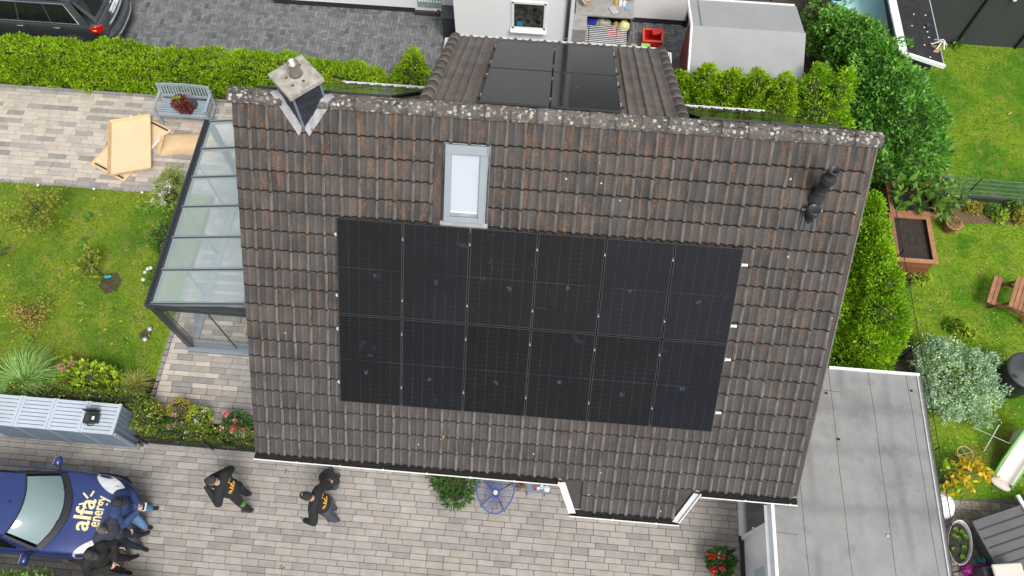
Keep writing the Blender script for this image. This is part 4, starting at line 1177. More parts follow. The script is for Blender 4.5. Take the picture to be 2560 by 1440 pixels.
for k in range(38):
    px, py = q.uniform(10, 400), q.uniform(490, 860); g = G(px, py, .05); a = q.uniform(0, 6.28); d = Vector((math.cos(a), math.sin(a), 0)) * .06; s = Vector((-d.y, d.x, .01)) * .45; c = Vector((g.x, g.y, .045))
    if g.x > -3.6: continue
    b = MB(); b.add([c - d, c + s, c + d, c - s], [(0, 1, 2, 3)]); tag(b.build('fallen_leaf', LM['yshrub'], fix=False), 'small dry leaf fallen on the left lawn', 'leaf', 'fallen leaves on the left lawn')

# ------------------------------------------------------------------ storage boxes with slatted lids
sb = thing('storage_box', 'row of blue grey bin boxes with pale slatted lids by the driveway', 'storage box', (-4.9, -3.9, 0))
bx0, bx1, by0, by1, bh_ = -6.35, -3.46, -4.16, -3.52, 1.15
b = MB(); b.box(((bx0 + bx1) / 2, (by0 + by1) / 2, bh_ / 2 - .02), (bx1 - bx0 - .06, by1 - by0 - .06, bh_ - .06)); b.build('carcass', M['bluegrey_d'], sb)
nl = 4; lw = (bx1 - bx0) / nl
for i in range(nl):
    x0 = bx0 + i * lw; r = None
    lid = MB().box((x0 + lw / 2, (by0 + by1) / 2, bh_ - .012), (lw - .02, by1 - by0 + .02, .02)).build('lid', M['bluegrey_d'], sb)
    for x in (x0 + .035, x0 + lw - .035): MB().box((x, (by0 + by1) / 2, bh_ + .02), (.06, by1 - by0 + .04, .035)).build('lid_batten', M['shed_lid'], lid)
    ns = 8
    for k in range(ns):
        y = by0 - .02 + (by1 - by0 + .04) * (k + .5) / ns
        MB().box((x0 + lw / 2, y, bh_ + .012), (lw - .13, (by1 - by0 + .04) / ns - .016, .022)).build('lid_slat', M['shed_lid'], lid)
    b = MB(); b.box((x0 + lw / 2, by0 + .02, .55), (lw - .08, .025, 1.02)); d_ = b.build('door', M['bluegrey_d'], sb)
    for k in range(5): MB().box((x0 + lw / 2, by0 + .004, .14 + k * .205), (lw - .12, .012, .19)).build('door_board', M['bluegrey_d'], d_)
    MB().box((x0 + .02, by0 + .01, .56), (.04, .06, 1.1)).build('corner_post', M['bluegrey'], sb)
for k in range(6): MB().box((bx1 - .02, by0 + .06 + k * .105, .57), (.02, .09, 1.1)).build('side_board', M['bluegrey_d'], sb)
MB().box((bx1 - .0, by0 + .01, .56), (.05, .06, 1.1)).build('corner_post', M['bluegrey'], sb)
cs = thing('equipment_case', 'open black carry case with foam and white gear on the storage box lid', 'case', (-3.98, -3.88, bh_ + .04), rad(6))
MB().box((0, 0, .05), (.30, .22, .10)).build('tray', M['black'], cs, local=True, bevel=.012)
MB().box((0, .15, .13), (.30, .03, .20), 0).build('open_lid', M['blackmetal'], cs, local=True, bevel=.01)
MB().box((.06, -.01, .105), (.05, .07, .02)).build('white_gadget', M['whitepvc'], cs, local=True)
MB().box((-.07, 0, .103), (.10, .15, .012)).build('foam_well', M['anthr'], cs, local=True)
MB().tube([(-.06, -.11, .05), (-.05, -.16, .05), (.05, -.16, .05), (.06, -.11, .05)], .01, 6).build('handle', M['black'], cs, local=True)

# ------------------------------------------------------------------ flower bed by the drive
sheet('flower_bed', [(-7.6, -3.5), (-3.4, -3.5), (-3.4, -4.0), (-.3, -4.0), (-.3, -3.25), (-3.3, -2.5), (-7.6, -2.5)], -.006, M['soil'])
def blades(name, label, c, n, H, spread, m, cat='grass', W=.014, droop=.5):
    r = thing(name, label, cat, (c[0], c[1], 0)); q = random.Random(n); V, F = [], []
    for i in range(n):
        a = q.uniform(0, 6.28); d = Vector((math.cos(a), math.sin(a), 0)); s = Vector((-d.y, d.x, 0)) * W; L_ = spread * q.uniform(.35, 1.1); h = H * q.uniform(.6, 1.1)
        o = Vector((c[0] + q.gauss(0, .06), c[1] + q.gauss(0, .06), 0)); bs = len(V)
        for k in range(5):
            t = k / 4; p = o + d * (L_ * t ** 1.3) + Vector((0, 0, h * (math.sin(t * (1.57 + droop)))))
            w = 1 - t * .9; V += [tuple(p + s * w), tuple(p - s * w)]
        for k in range(4): F.append((bs + 2 * k, bs + 2 * k + 1, bs + 2 * k + 3, bs + 2 * k + 2))
    b = MB(); b.add(V, F); b.build('blades', m, r, fix=False); 
    MB().lathe([(.09, 0), (.06, .06), (0, .08)], (c[0], c[1], -.01), 10).build('crown', M['twig'], r)
    return r
g = G(85, 960, .4); blades('ornamental_grass', 'arching clump of long fresh green grass above the storage boxes', (g.x - .1, g.y - .05), 900, .90, .92, LM['pampas'], W=.013)
g = G(338, 962, .2); blades('sedge_clump', 'spiky yellow striped sedge clump at the bed corner', (g.x, g.y), 330, .34, .44, LM['sedge'], W=.013)
g = G(215, 945, .5)
hy = bush('hydrangea', 'wide yellow green hydrangea with faded pink heads in the flower bed', [((g.x, g.y, .38), (.55, .34, .42)), ((g.x + .38, g.y - .02, .34), (.34, .32, .36)), ((g.x - .42, g.y + .02, .34), (.36, .30, .36))], 2000, LM['hydr'], .135, .09, spread=.7, core=.72)
q = random.Random(3)
for k in range(9):
    c = (g.x + q.uniform(-.6, .6), g.y + q.uniform(-.2, .25), .76 + q.uniform(-.12, .04)); p, nv = sample_blobs([(c, (.07, .07, .045))], 60, lumpy=.01); leafmesh('faded_head', LM['rosep'] if k % 2 else LM['dry'], hy, p, nv, .045, .035, .9)
LM['poten'] = leafmat('potentilla leaves', [(.06, .12, .018), (.12, .20, .028), (.20, .29, .045), (.30, .36, .07)])
def low_hedge(label, x0, x1, y0, y1, h, n):
    r = hedge('flowering_hedge', label, x0, x1, y0, y1, h, n, LM['poten'], .05, .03, lum=.12, cat='shrub')
    p, nv = sample_box(x0, x1, y0, y1, .1, h + .02, 170, lumpy=.1); leafmesh('blossoms', LM['yelf'], r, p, nv, .045, .04, .9); return r
low_hedge('low dark green hedge with pale yellow blossoms behind the storage boxes', -6.3, -3.25, -3.46, -3.12, .95, 6500)
low_hedge('low blossoming hedge strip right behind the black fence', -3.3, -.25, -4.0, -3.72, .62, 6000)
low_hedge('short blossoming hedge block beside the storage box end', -3.42, -2.95, -3.9, -3.3, .75, 2600)
def flowers(r, c, rx, ry, z, n, m, s=.05):
    for k in range(n):
        q_ = random.Random(k * 7 + int(c[0] * 100)); p = (c[0] + q_.uniform(-rx, rx), c[1] + q_.uniform(-ry, ry), z + q_.uniform(-.06, .04))
        pp_, nv = sample_blobs([(p, (s, s, s * .7))], 34, lumpy=.008); leafmesh('flower_head', m, r, pp_, nv, s * .9, s * .8, .8)
def potted(name, label, px, py, z, r_, h, m, n, L, W, heads=(), pot=True, group=None):
    g = G(px, py, z); t = thing(name, label, 'plant', (g.x, g.y, 0), 0, group)
    if pot: MB().lathe([(r_ * .5, 0), (r_ * .62, h * .42), (r_ * .66, h * .45), (r_ * .58, h * .45), (.0, h * .43)], (g.x, g.y, 0), 18).build('pot', M['black'], t, smooth=True)
    bl = [((g.x, g.y, h * .72), (r_, r_ * .85, h * .40)), ((g.x + r_ * .4, g.y - r_ * .3, h * .62), (r_ * .6, r_ * .6, h * .34))]
    cores(bl, t, .7); p, nv = sample_blobs(bl, n, lumpy=.08, lsc=4); leafmesh('foliage', m, t, p, nv, L, W, .75)
    for mm, k, s in heads: flowers(t, (g.x, g.y), r_ * .85, r_ * .75, h * 1.04, k, mm, s)
    return t
potted('potted_plant', 'yellow leaved potted plant with a white bloom beside the sedge', 385, 1025, .35, .20, .5, LM['yellow'], 420, .06, .035, [(LM['white'], 1, .04)])
potted('potted_plant', 'olive green bushy plant with red tips in the middle of the bed', 452, 1025, .35, .28, .55, LM['yshrub'], 900, .06, .03, [(LM['redf'], 2, .02)])
potted('potted_plant', 'lime green plant with tiny white blooms next to the paving', 500, 1040, .35, .26, .55, LM['hydr'], 800, .06, .035, [(LM['white'], 5, .025)])
potted('potted_plant', 'fresh green lettuce like plant with one white bloom behind the fence', 400, 1068, .3, .24, .45, LM['green'], 520, .085, .055, [(LM['white'], 3, .04), (LM['yelf'], 2, .03)])
potted('geranium', 'pink flowering geranium in the centre of the bed', 440, 1060, .35, .22, .48, LM['oleander'], 520, .07, .05, [(LM['pink'], 5, .05)])
potted('potted_plant', 'bright lime feathery plant at the front of the bed', 495, 1080, .3, .22, .42, LM['hydr'], 600, .07, .03, [(LM['white'], 1, .05)])
potted('geranium', 'red and white geraniums close to the house corner', 590, 1062, .4, .34, .55, LM['oleander'], 1100, .07, .05, [(LM['redf'], 6, .055), (LM['white'], 6, .045), (LM['rosep'], 5, .05), (LM['pink'], 3, .05)])
potted('potted_plant', 'small yellow plant with white blooms at the fence near the house corner', 610, 1085, .35, .15, .42, LM['yelf'], 240, .05, .025, [(LM['white'], 4, .04)])
fe = thing('low_fence', 'low black metal fence on a stone base along the flower bed', 'fence', (-1.8, -4.06, 0))
MB().box((-1.72, -4.08, .06), (3.1, .16, .14)).build('stone_base', M['stone'], fe, bevel=.01)
for z in (.25, .62): MB().bar((-3.15, -4.06, z), (-.2, -4.06, z), .025, .03).build('rail', M['blackmetal'], fe)
for i in range(49):
    x = -3.12 + i * .06; MB().bar((x, -4.06, .14), (x, -4.06, .68), .012, .012).build('bar', M['blackmetal'], fe)
for x in (-3.2, -1.7, -.2): MB().bar((x, -4.06, .1), (x, -4.06, .78), .05, .05).build('post', M['blackmetal'], fe)
b = MB(); b.box((-6.0, -4.13, .03), (5.2, .12, .08)); tag(b.build('kerb', M['stone']), kind='structure')
# ------------------------------------------------------------------ cars
def car_paint(name, c, rough=.34, metal=.35):
    m, t, b, out = nt(name); N = NB(t)
    N.l(N.mix(N.mapr(N.noise(3, 3), .3, .7), c3(c, .94), c3(c, 1.06)), b.inputs['Base Color'])
    b.inputs['Roughness'].default_value = rough; b.inputs['Metallic'].default_value = metal
    b.inputs['Coat Weight'].default_value = .9; b.inputs['Coat Roughness'].default_value = .06
    return m
M['bluepaint'] = car_paint('dark blue car paint', (.026, .047, .185))
M['greypaint'] = car_paint('dark grey green car paint', (.075, .090, .095), .25, .5)
M['tyre'] = mat('tyre rubber', (.02, .02, .02), .8, .1, 8)
M['rim'] = mat('alloy rim', (.45, .46, .47), .3, .05, 5, metal=.8)
M['lampglass'] = mat('headlamp', (.80, .81, .83), .12, .18, 10, metal=.3, spec=.8, coat=.8)
M['chrome'] = mat('chrome', (.80, .81, .83), .12, .03, 5, metal=.9)
M['carglass'] = glassmat('tinted windscreen with painted sheen', (.35, .45, .45), .52, (.38, .52, .53))  # teal reflection of the sky painted as a diffuse film
M['darkglass'] = mat('dark privacy glass', (.008, .009, .010), .05, .1, 4, spec=.7)
M['taillamp'] = mat('red tail lamp', (.50, .006, .012), .15, .3, 20, coat=.8)
M['amber'] = mat('amber lamp', (.85, .28, .02), .2, .2, 20, coat=.6)
M['interior'] = mat('dark interior', (.03, .035, .038), .8, .2, 5)
M['plate'] = mat('number plate white', (.75, .76, .76), .5, .03, 5)
M['plateblue'] = mat('number plate blue', (.01, .05, .35), .5, .05, 5)
M['logo'] = mat('pale yellow lettering', (.82, .70, .38), .5, .04, 5)
M['logo_o'] = mat('orange lettering', (.80, .42, .03), .6, .04, 5)

def loft(sts, sec):
    b = MB(); n = None
    for s in sts:
        half = sec(*s); pts = half + [(-y, z) for y, z in reversed(half[1:])] if half[0][0] == 0 else half + [(-y, z) for y, z in reversed(half)]
        if n is None: n = len(pts)
        for y, z in pts: b.v.append((s[0], y, z))
    for i in range(len(sts) - 1):
        for j in range(n):
            a, c = i * n + j, i * n + (j + 1) % n; b.f.append((a, c, c + n, a + n)); b.mi.append(0)
    b.f.append(tuple(range(n))); b.mi.append(0); e = (len(sts) - 1) * n; b.f.append(tuple(reversed(range(e, e + n)))); b.mi.append(0)
    return b

def conform(me_src, bvh, direction, origin_fn, off):
    """drop the vertices of a flat outline onto a surface"""
    for v in me_src.vertices:
        o = origin_fn(v.co); hit = bvh.ray_cast(o, direction)
        if hit[0] is not None: v.co = hit[0] - Vector(direction) * off
    me_src.update()

def text_mesh(txt, size, res=3, space=1.0, bold=.0):
    cu = bpy.data.curves.new('lettering', 'FONT'); cu.body = txt; cu.size = size; cu.resolution_u = res; cu.space_character = space; cu.offset = bold
    o = bpy.data.objects.new('tmp', cu); col.objects.link(o); dg = bpy.context.evaluated_depsgraph_get()
    me = bpy.data.meshes.new_from_object(o.evaluated_get(dg)); bpy.data.objects.remove(o, do_unlink=True); bpy.data.curves.remove(cu)
    me.name = 'lettering'; me.materials.clear()
    bm = bmesh.new(); bm.from_mesh(me); bmesh.ops.triangulate(bm, faces=bm.faces); bmesh.ops.subdivide_edges(bm, edges=[e for e in bm.edges if e.calc_length() > size * .18], cuts=1); bm.to_mesh(me); bm.free()
    return me

def wheel(root, x, y, r=.32, w=.20):
    s = 1 if y > 0 else -1
    b = MB(); prof = [(r * .62, -w / 2), (r * .93, -w / 2), (r, -w / 2 + .03), (r, w / 2 - .03), (r * .93, w / 2), (r * .62, w / 2)]
    b.lathe(prof, (0, 0, 0), 28); Rx = Matrix.Rotation(rad(90), 3, 'X'); b.v = [tuple(Rx @ Vector(v) + Vector((x, y, r))) for v in b.v]
    wh = b.build('wheel', M['tyre'], root, local=True, smooth=True)
    b = MB(); b.lathe([(0, .03), (.06, .03), (.08, 0), (r * .6, -.02), (r * .64, .02)], (0, 0, 0), 20)
    b.v = [tuple(Matrix.Rotation(rad(-90 * s), 3, 'X') @ Vector(v) + Vector((x, y + s * (w / 2 - .03), r))) for v in b.v]
    b.build('rim', M['rim'], wh, local=True)

def interp(tab, x):
    for (a, va), (c, vc) in zip(tab, tab[1:]):
        if a <= x <= c or c <= x <= a: return va + (vc - va) * ((x - a) / (c - a) if c != a else 0)
    return tab[-1][1]

# ---- blue car
car = thing('parked_car', 'dark blue compact car with yellow lettering on its bonnet', 'car', (-2.95, -5.77, 0))
def sec_b(x, w, zc, ze):
    return [(0, zc), (w * .35, zc - .006), (w * .66, zc - (zc - ze) * .35), (w * .86, ze), (w * .965, ze - .07), (w, max(.5, ze - .22)), (w * .995, .44), (w * .95, .22)]
stb = [(0, .46, .50, .49), (-.03, .60, .56, .545), (-.09, .71, .635, .61), (-.20, .79, .725, .69), (-.38, .845, .805, .765), (-.60, .868, .865, .82), (-.85, .88, .925, .87), (-1.1, .885, .965, .91), (-1.3, .888, .975, .925), (-3.5, .888, .985, .94), (-3.95, .83, .95, .90), (-4.05, .72, .80, .76)]
body = loft(stb, sec_b).build('body', M['bluepaint'], car, local=True, smooth=True)
body.modifiers.new('sub', 'SUBSURF').levels = 1; body.modifiers['sub'].render_levels = 2
dg = bpy.context.evaluated_depsgraph_get(); dg.update()
bm = bmesh.new(); bm.from_mesh(bpy.data.meshes.new_from_object(body.evaluated_get(dg))); bvh_b = BVHTree.FromBMesh(bm)
def wb(t): return Vector((-1.10 - .34 * t * t, .765 * t, 1.005 - .035 * t * t))
def wtp(t): return Vector((-1.70 - .18 * t * t, .60 * t, 1.475 - .055 * t * t))
def rear_r(t): return Vector((-3.35 - .0 * t * t, .57 * t, 1.44 - .06 * t * t))
def rear_b(t): return Vector((-3.85, .68 * t, .96))
def bulge(f, g, k):
    return lambda u, v: f(2 * u - 1).lerp(g(2 * u - 1), v) + Vector((.35, 0, 1)).normalized() * (k * math.sin(math.pi * v) * (1 - (2 * u - 1) ** 2 * .4))
b = MB(); b.grid(lambda u, v: bulge(wb, wtp, .035)(.045 + u * .91, .05 + v * .92), 14, 8); b.build('windscreen', M['carglass'], car, local=True, smooth=True, fix=False)
b = MB(); b.grid(lambda u, v: wtp(2 * u - 1).lerp(rear_r(2 * u - 1), v) + Vector((0, 0, .05 * math.sin(math.pi * v))), 14, 10); b.build('roof', M['bluepaint'], car, local=True, smooth=True)
b = MB(); b.grid(lambda u, v: rear_r(2 * u - 1).lerp(rear_b(2 * u - 1), v), 10, 4); b.build('rear_window', M['darkglass'], car, local=True, smooth=True)
for s in (1, -1):
    def belt(t, s=s): return Vector((-1.42 - 2.3 * t, s * .80, .965))
    def rail(t, s=s): return Vector((-1.88 - 1.45 * t, s * .605, 1.42 + .05 * math.sin(math.pi * t)))
    b = MB(); b.grid(lambda u, v: belt(u).lerp(rail(u), v), 12, 4); b.build('side_frame', M['bluepaint'], car, local=True, smooth=True)
    b = MB(); b.grid(lambda u, v: belt(.14 + .78 * u).lerp(rail(.14 + .78 * u), .08 + .80 * v) + Vector((0, s * .008, .006)), 10, 3); b.build('side_window', M['darkglass'], car, local=True, smooth=True)
    a0, a1 = wb(s), wtp(s); MB().bar(a0 + Vector((0, s * .005, .0)), a1 + Vector((0, s * .01, .01)), .055, .05).build('pillar', M['blackmetal'], car, local=True)
    # mirror
    MB().ell((-1.55, s * .985, 1.0), (.075, .115, .085), 12, 8).build('mirror', M['bluepaint'], car, local=True, smooth=True)
    MB().bar((-1.50, s * .82, .96), (-1.53, s * .92, .985), .05, .04).build('mirror_arm', M['black'], car, local=True)
    MB().box((-1.625, s * .985, 1.0), (.012, .17, .11)).build('mirror_glass', M['chrome'], car, local=True)
    # headlamp, almond on the corner of the bonnet
    out = []
    for k in range(28):
        a = 6.283 * k / 28; lx, ly = .34 * math.cos(a), .135 * math.sin(a) * (1 + .25 * math.cos(a))
        c_, s_ = math.cos(.52), math.sin(.52); out.append((-.45 + lx * c_ - ly * s_, (.66 - (lx * s_ + ly * c_)) * s))
    me = bpy.data.meshes.new('headlight'); me.from_pydata([(x, y, 1) for x, y in out], [], [tuple(range(28))])
    bm2 = bmesh.new(); bm2.from_mesh(me); f = bmesh.ops.poke(bm2, faces=bm2.faces); bmesh.ops.subdivide_edges(bm2, edges=bm2.edges, cuts=1, use_grid_fill=True); bm2.to_mesh(me); bm2.free()
    conform(me, bvh_b, Vector((0, 0, -1)), lambda c: Vector((c.x, c.y, 2)), .012); me.polygons.foreach_set('use_smooth', [True] * len(me.polygons))
    hl = link('headlight', me, M['lampglass'], car)
    MB().ell((-.34, s * .60, .735), (.07, .05, .03), 12, 8).build('reflector', M['chrome'], hl, local=True, smooth=True)
    wheel(car, -.72, s * .80); wheel(car, -3.25, s * .80)
b = MB(); b.grid(lambda u, v: wb(2 * u - 1) + Vector((.11 - .13 * v, 0, -.028 + .03 * v)), 16, 2); b.build('cowl', M['black'], car, local=True)
b = MB(); b.grid(lambda u, v: wtp(2 * u - 1) + Vector((.02 - .03 * v, 0, .004)), 12, 1); b.build('roof_seal', M['black'], car, local=True)
for y0, y1 in ((.55, -.08), (-.10, -.66)):
    MB().tube([wb(y0 / .765) + Vector((.02, 0, .02)), wb(y1 / .765) + Vector((-.10, 0, .075))], .011, 5).build('wiper', M['black'], car, local=True)
MB().lathe([(.02, 0), (.015, .03), (0, .035)], (-1.95, .02, 1.51), 10).build('aerial', M['black'], car, local=True)
b = MB()
b.grid(lambda u, v: (lambda a: Vector((.012 - .14 * abs(a) ** 2.6, a * .70, .30 + .24 * v)))(2 * u - 1) + Vector((-.035 * v, 0, 0)), 18, 3); gr = b.build('grille', M['black'], car, local=True, smooth=True)
for k in range(4): MB().tube([(.02 - .14 * abs(a) ** 2.6 - .02, a * .62, .34 + .05 * k) for a in np.linspace(-1, 1, 13)], .008, 5).build('grille_bar', M['blackmetal'], gr, local=True)
MB().tube([(-.0 - .34 * abs(a) ** 3, a * .83, .47) for a in np.linspace(-1, 1, 17)], .09, 10).build('bumper', M['black'], car, local=True, smooth=True)
pl = MB().box((.035, -.12, .46), (.012, .50, .11)).build('number_plate', M['plate'], car, local=True)
MB().box((.043, -.345, .46), (.006, .045, .108)).build('country_band', M['plateblue'], pl, local=True)
MB().box((-1.5, 0, .72), (.5, 1.3, .3)).build('dashboard', M['interior'], car, local=True, bevel=.05)
for s in (.36, -.36): MB().box((-2.25, s, .95), (.16, .46, .62)).build('seat', M['interior'], car, local=True, bevel=.06)
# lettering: reads from the front of the car
def hood_text(txt, size, x_base, y0, x_extra=1.0):
    me = text_mesh(txt, size, 3, .98, size * .018); w = max(v.co.x for v in me.vertices)
    def place(c): return Vector((x_base - c.y, y0 + c.x * x_extra, 2))
    conform(me, bvh_b, Vector((0, 0, -1)), place, .006); return me, w * x_extra
me, w1 = hood_text('alfa', .46, -.585, -.34, 1.08); lt = link('lettering', me, M['logo'], car)
me, w2 = hood_text('energy', .30, -.40, -.24, .78); link('lettering', me, M['logo'], car)
for q0, q1 in (((212, 1257), (197, 1261)), ((218, 1245), (208, 1232)), ((224, 1240), (232, 1226))):
    xa, ya = (G(*q0, .93) - Vector((-2.95, -5.77, 0)))[:2]; xb, yb = (G(*q1, .93) - Vector((-2.95, -5.77, 0)))[:2]
    d = Vector((xb - xa, yb - ya, 0)); n_ = Vector((-d.y, d.x, 0)).normalized() * .017
    me = bpy.data.meshes.new('sun_ray'); a, c = Vector((xa, ya, 1)), Vector((xb, yb, 1)); me.from_pydata([a + n_, a - n_, c - n_, c + n_], [], [(0, 1, 2, 3)])
    conform(me, bvh_b, Vector((0, 0, -1)), lambda q: Vector((q.x, q.y, 2)), .007); link('sun_ray', me, M['logo'], lt)
b = MB()
for s in (1, -1): MB().tube([(-.16 - x_, s * (.66 + .17 * (x_ / .9) ** .5), interp([(0, .70), (-.4, .80), (-1.0, .93)], -x_) + .012) for x_ in np.linspace(.35, .9, 6)], .004, 4).build('bonnet_seam', M['black'], car, local=True)

# ---- dark SUV on the neighbour's drive
suv = thing('parked_suv', 'large dark grey estate SUV parked behind the hedge, tail to the right', 'car', (-7.44, 8.06, 0))
def sec_s(x, w, zc, ze): return [(0, zc), (w * .5, zc - .004), (w * .85, zc - .012), (w * .95, ze), (w, ze - .12), (w * 1.0, .75), (w * .99, .55), (w * .95, .30)]
sts = [(0, .72, .78, .76), (-.02, .84, .86, .84), (-.07, .92, 1.02, 1.0), (-.16, .955, 1.10, 1.07), (-.35, .965, 1.12, 1.09), (-1.2, .97, 1.12, 1.09), (-3.6, .97, 1.10, 1.07), (-4.4, .94, 1.02, .98), (-5.0, .80, .85, .8)]
sb_ = loft(sts, sec_s).build('body', M['greypaint'], suv, local=True, smooth=True); sb_.modifiers.new('sub', 'SUBSURF').levels = 1
def s_rb(t): return Vector((-.13 - .05 * t * t, .80 * t, 1.12))
def s_rt(t): return Vector((-.55 - .10 * t * t, .69 * t, 1.74 - .03 * t * t))
def s_ft(t): return Vector((-3.2, .69 * t, 1.74))
b = MB(); b.grid(lambda u, v: s_rb(2 * u - 1).lerp(s_rt(2 * u - 1), v), 12, 6); b.build('tailgate', M['greypaint'], suv, local=True, smooth=True)
b = MB(); b.grid(lambda u, v: s_rb((2 * u - 1) * .84).lerp(s_rt((2 * u - 1) * .88), .12 + .72 * v) + Vector((.012, 0, .01)), 12, 5); b.build('rear_window', M['darkglass'], suv, local=True, smooth=True)
b = MB(); b.grid(lambda u, v: s_rt(2 * u - 1).lerp(s_ft(2 * u - 1), v) + Vector((0, 0, .05 * math.sin(math.pi * min(1, v + .1)))), 12, 8); b.build('roof', M['greypaint'], suv, local=True, smooth=True)
MB().box((-.50, 0, 1.76), (.16, 1.30, .03)).build('roof_spoiler', M['greypaint'], suv, local=True, bevel=.012)
for s in (1, -1):
    def bl(t, s=s): return Vector((-.30 - 3.3 * t, s * .945, 1.10))
    def rl(t, s=s): return Vector((-.66 - 2.5 * t, s * .70, 1.73))
    b = MB(); b.grid(lambda u, v: bl(u).lerp(rl(u), v), 10, 4); b.build('side_frame', M['greypaint'], suv, local=True, smooth=True)
    w0 = [bl(.10).lerp(rl(.10), .10), bl(.08).lerp(rl(.08), .30), bl(.17).lerp(rl(.10), .86), bl(.9).lerp(rl(.9), .86), bl(.9).lerp(rl(.9), .10)]
    for t0, t1 in ((.10, .33), (.335, .62), (.625, .9)):
        b = MB(); b.grid(lambda u, v: bl(t0 + (t1 - t0 - .01) * u).lerp(rl(t0 + (t1 - t0 - .01) * u), .10 + .74 * v) + Vector((0, s * .01, .006)), 8, 3); b.build('side_window', M['darkglass'], suv, local=True, smooth=True)
    pts = [bl(.085).lerp(rl(.085), .07), bl(.12).lerp(rl(.09), .89), bl(.92).lerp(rl(.92), .89), bl(.92).lerp(rl(.92), .07)]
    pts = [p + Vector((0, s * .016, .008)) for p in pts]
    MB().tube(pts + [pts[0]], .013, 6).build('chrome_trim', M['chrome'], suv, local=True)
    for x in (-1.30, -2.35): MB().ell((x, s * .985, 1.0), (.11, .018, .022), 10, 6).build('door_handle', M['chrome'], suv, local=True, smooth=True)
    for x in (-1.15, -2.15): MB().box((x, s * .972, .80), (.008, .012, .56)).build('door_seam', M['black'], suv, local=True)
    # tail lamp wrapping the corner
    b = MB(); b.grid(lambda u, v: (lambda a: Vector((-.36 + .36 * u - .06 * max(0, u - .6), s * (.978 - .30 * max(0, u - .45) ** 1.4 * 1.2), 0)))(u) + Vector((0, 0, .86 + .03 * u + (.24 - .10 * abs(u - .55)) * v - .06 * (1 - v) * u)) , 12, 4)
    tl = b.build('tail_light', M['taillamp'], suv, local=True, smooth=True)
    tl.modifiers.new('solid', 'SOLIDIFY').thickness = .03
    MB().ell((-.22, s * .985, .985), (.075, .018, .035), 10, 6).build('indicator', M['amber'], tl, local=True, smooth=True)
    MB().ell((-.10, s * .90, .57), (.12, .04, .025), 10, 6).build('reflector_strip', M['taillamp'], suv, local=True, smooth=True)
    wheel(suv, -1.0, s * .88, .38, .26); wheel(suv, -4.0, s * .88, .38, .26)
def rb(a, x, z): return Vector((x - .26 * abs(a) ** 3, a * .90, z))
MB().tube([rb(a, .02, .80) for a in np.linspace(-1, 1, 17)], .035, 8).build('sill_trim', M['chrome'], suv, local=True, smooth=True)
MB().tube([rb(a, .05, .55) for a in np.linspace(-1, 1, 17)], .13, 10).build('bumper', M['greypaint'], suv, local=True, smooth=True)
MB().tube([rb(a, .15, .44) for a in np.linspace(-.95, .95, 17)], .025, 6).build('bumper_trim', M['chrome'], suv, local=True, smooth=True)
MB().tube([rb(a, .11, .38) for a in np.linspace(-.95, .95, 17)], .06, 8).build('diffuser', M['black'], suv, local=True, smooth=True)
pl = MB().box((-.005, .02, .965), (.02, .56, .13), M=Matrix.Rotation(-.35, 3, 'Y')).build('number_plate', M['plate'], suv, local=True)
MB().box((.004, -.235, .968), (.018, .05, .128), M=Matrix.Rotation(-.35, 3, 'Y')).build('country_band', M['plateblue'], pl, local=True)
me = text_mesh('SO KO', .115, 2, .95); Rp = Matrix.Rotation(-.35, 3, 'Y')
for v in me.vertices: v.co = Rp @ Vector((.0125, v.co.x - .195, v.co.y - .045)) + Vector((-.005, .02, .965))
link('lettering', me, M['black'], pl)
MB().tube([(-.035 + .028 * math.sin(a) * .36, .05 * math.cos(a) + .02, 1.12 + .05 * math.sin(a)) for a in np.linspace(0, 6.283, 19)], .006, 5, False).build('star_emblem', M['chrome'], suv, local=True)
em = bpy.data.objects['star_emblem']
for a in (1.571, 3.665, 5.76): MB().tube([(-.035, .02, 1.12), (-.035 + .01 * math.sin(a), .02 + .05 * math.cos(a), 1.12 + .05 * math.sin(a))], .005, 4).build('emblem_spoke', M['chrome'], em, local=True)

# ------------------------------------------------------------------ people
M['skin'] = mat('skin', (.52, .30, .21), .55, .08, 10)
def cloth(name, c, var=.18): return mat(name, c, .85, var, 9, bump=.25)
M['shirtblk'] = cloth('black sweatshirt', (.012, .014, .016)); M['navyj'] = cloth('navy jacket', (.020, .040, .125), .3); M['darkj'] = cloth('dark jacket', (.028, .034, .050), .3); M['blkj'] = cloth('black jacket', (.011, .011, .011))
M['jeans'] = cloth('blue jeans', (.13, .27, .50), .3); M['blktr'] = cloth('black trousers', (.012, .012, .014)); M['greytr'] = cloth('grey blue trousers', (.055, .062, .085)); M['navytr'] = cloth('dark navy trousers', (.012, .018, .035))
M['shoeblk'] = cloth('black shoes', (.010, .010, .011)); M['shoegrey'] = cloth('dark grey boots', (.055, .05, .045)); M['capblk'] = cloth('black cap', (.020, .021, .024)); M['capgrey'] = cloth('dark grey cap', (.032, .033, .037)); M['hairgrey'] = mat('grey hair', (.10, .095, .09), .8, .5, 60, bump=.6)
M['greenkn'] = cloth('green knee patch', (.05, .17, .03)); M['hairdk'] = mat('short dark hair', (.03, .022, .017), .8, .4, 60)

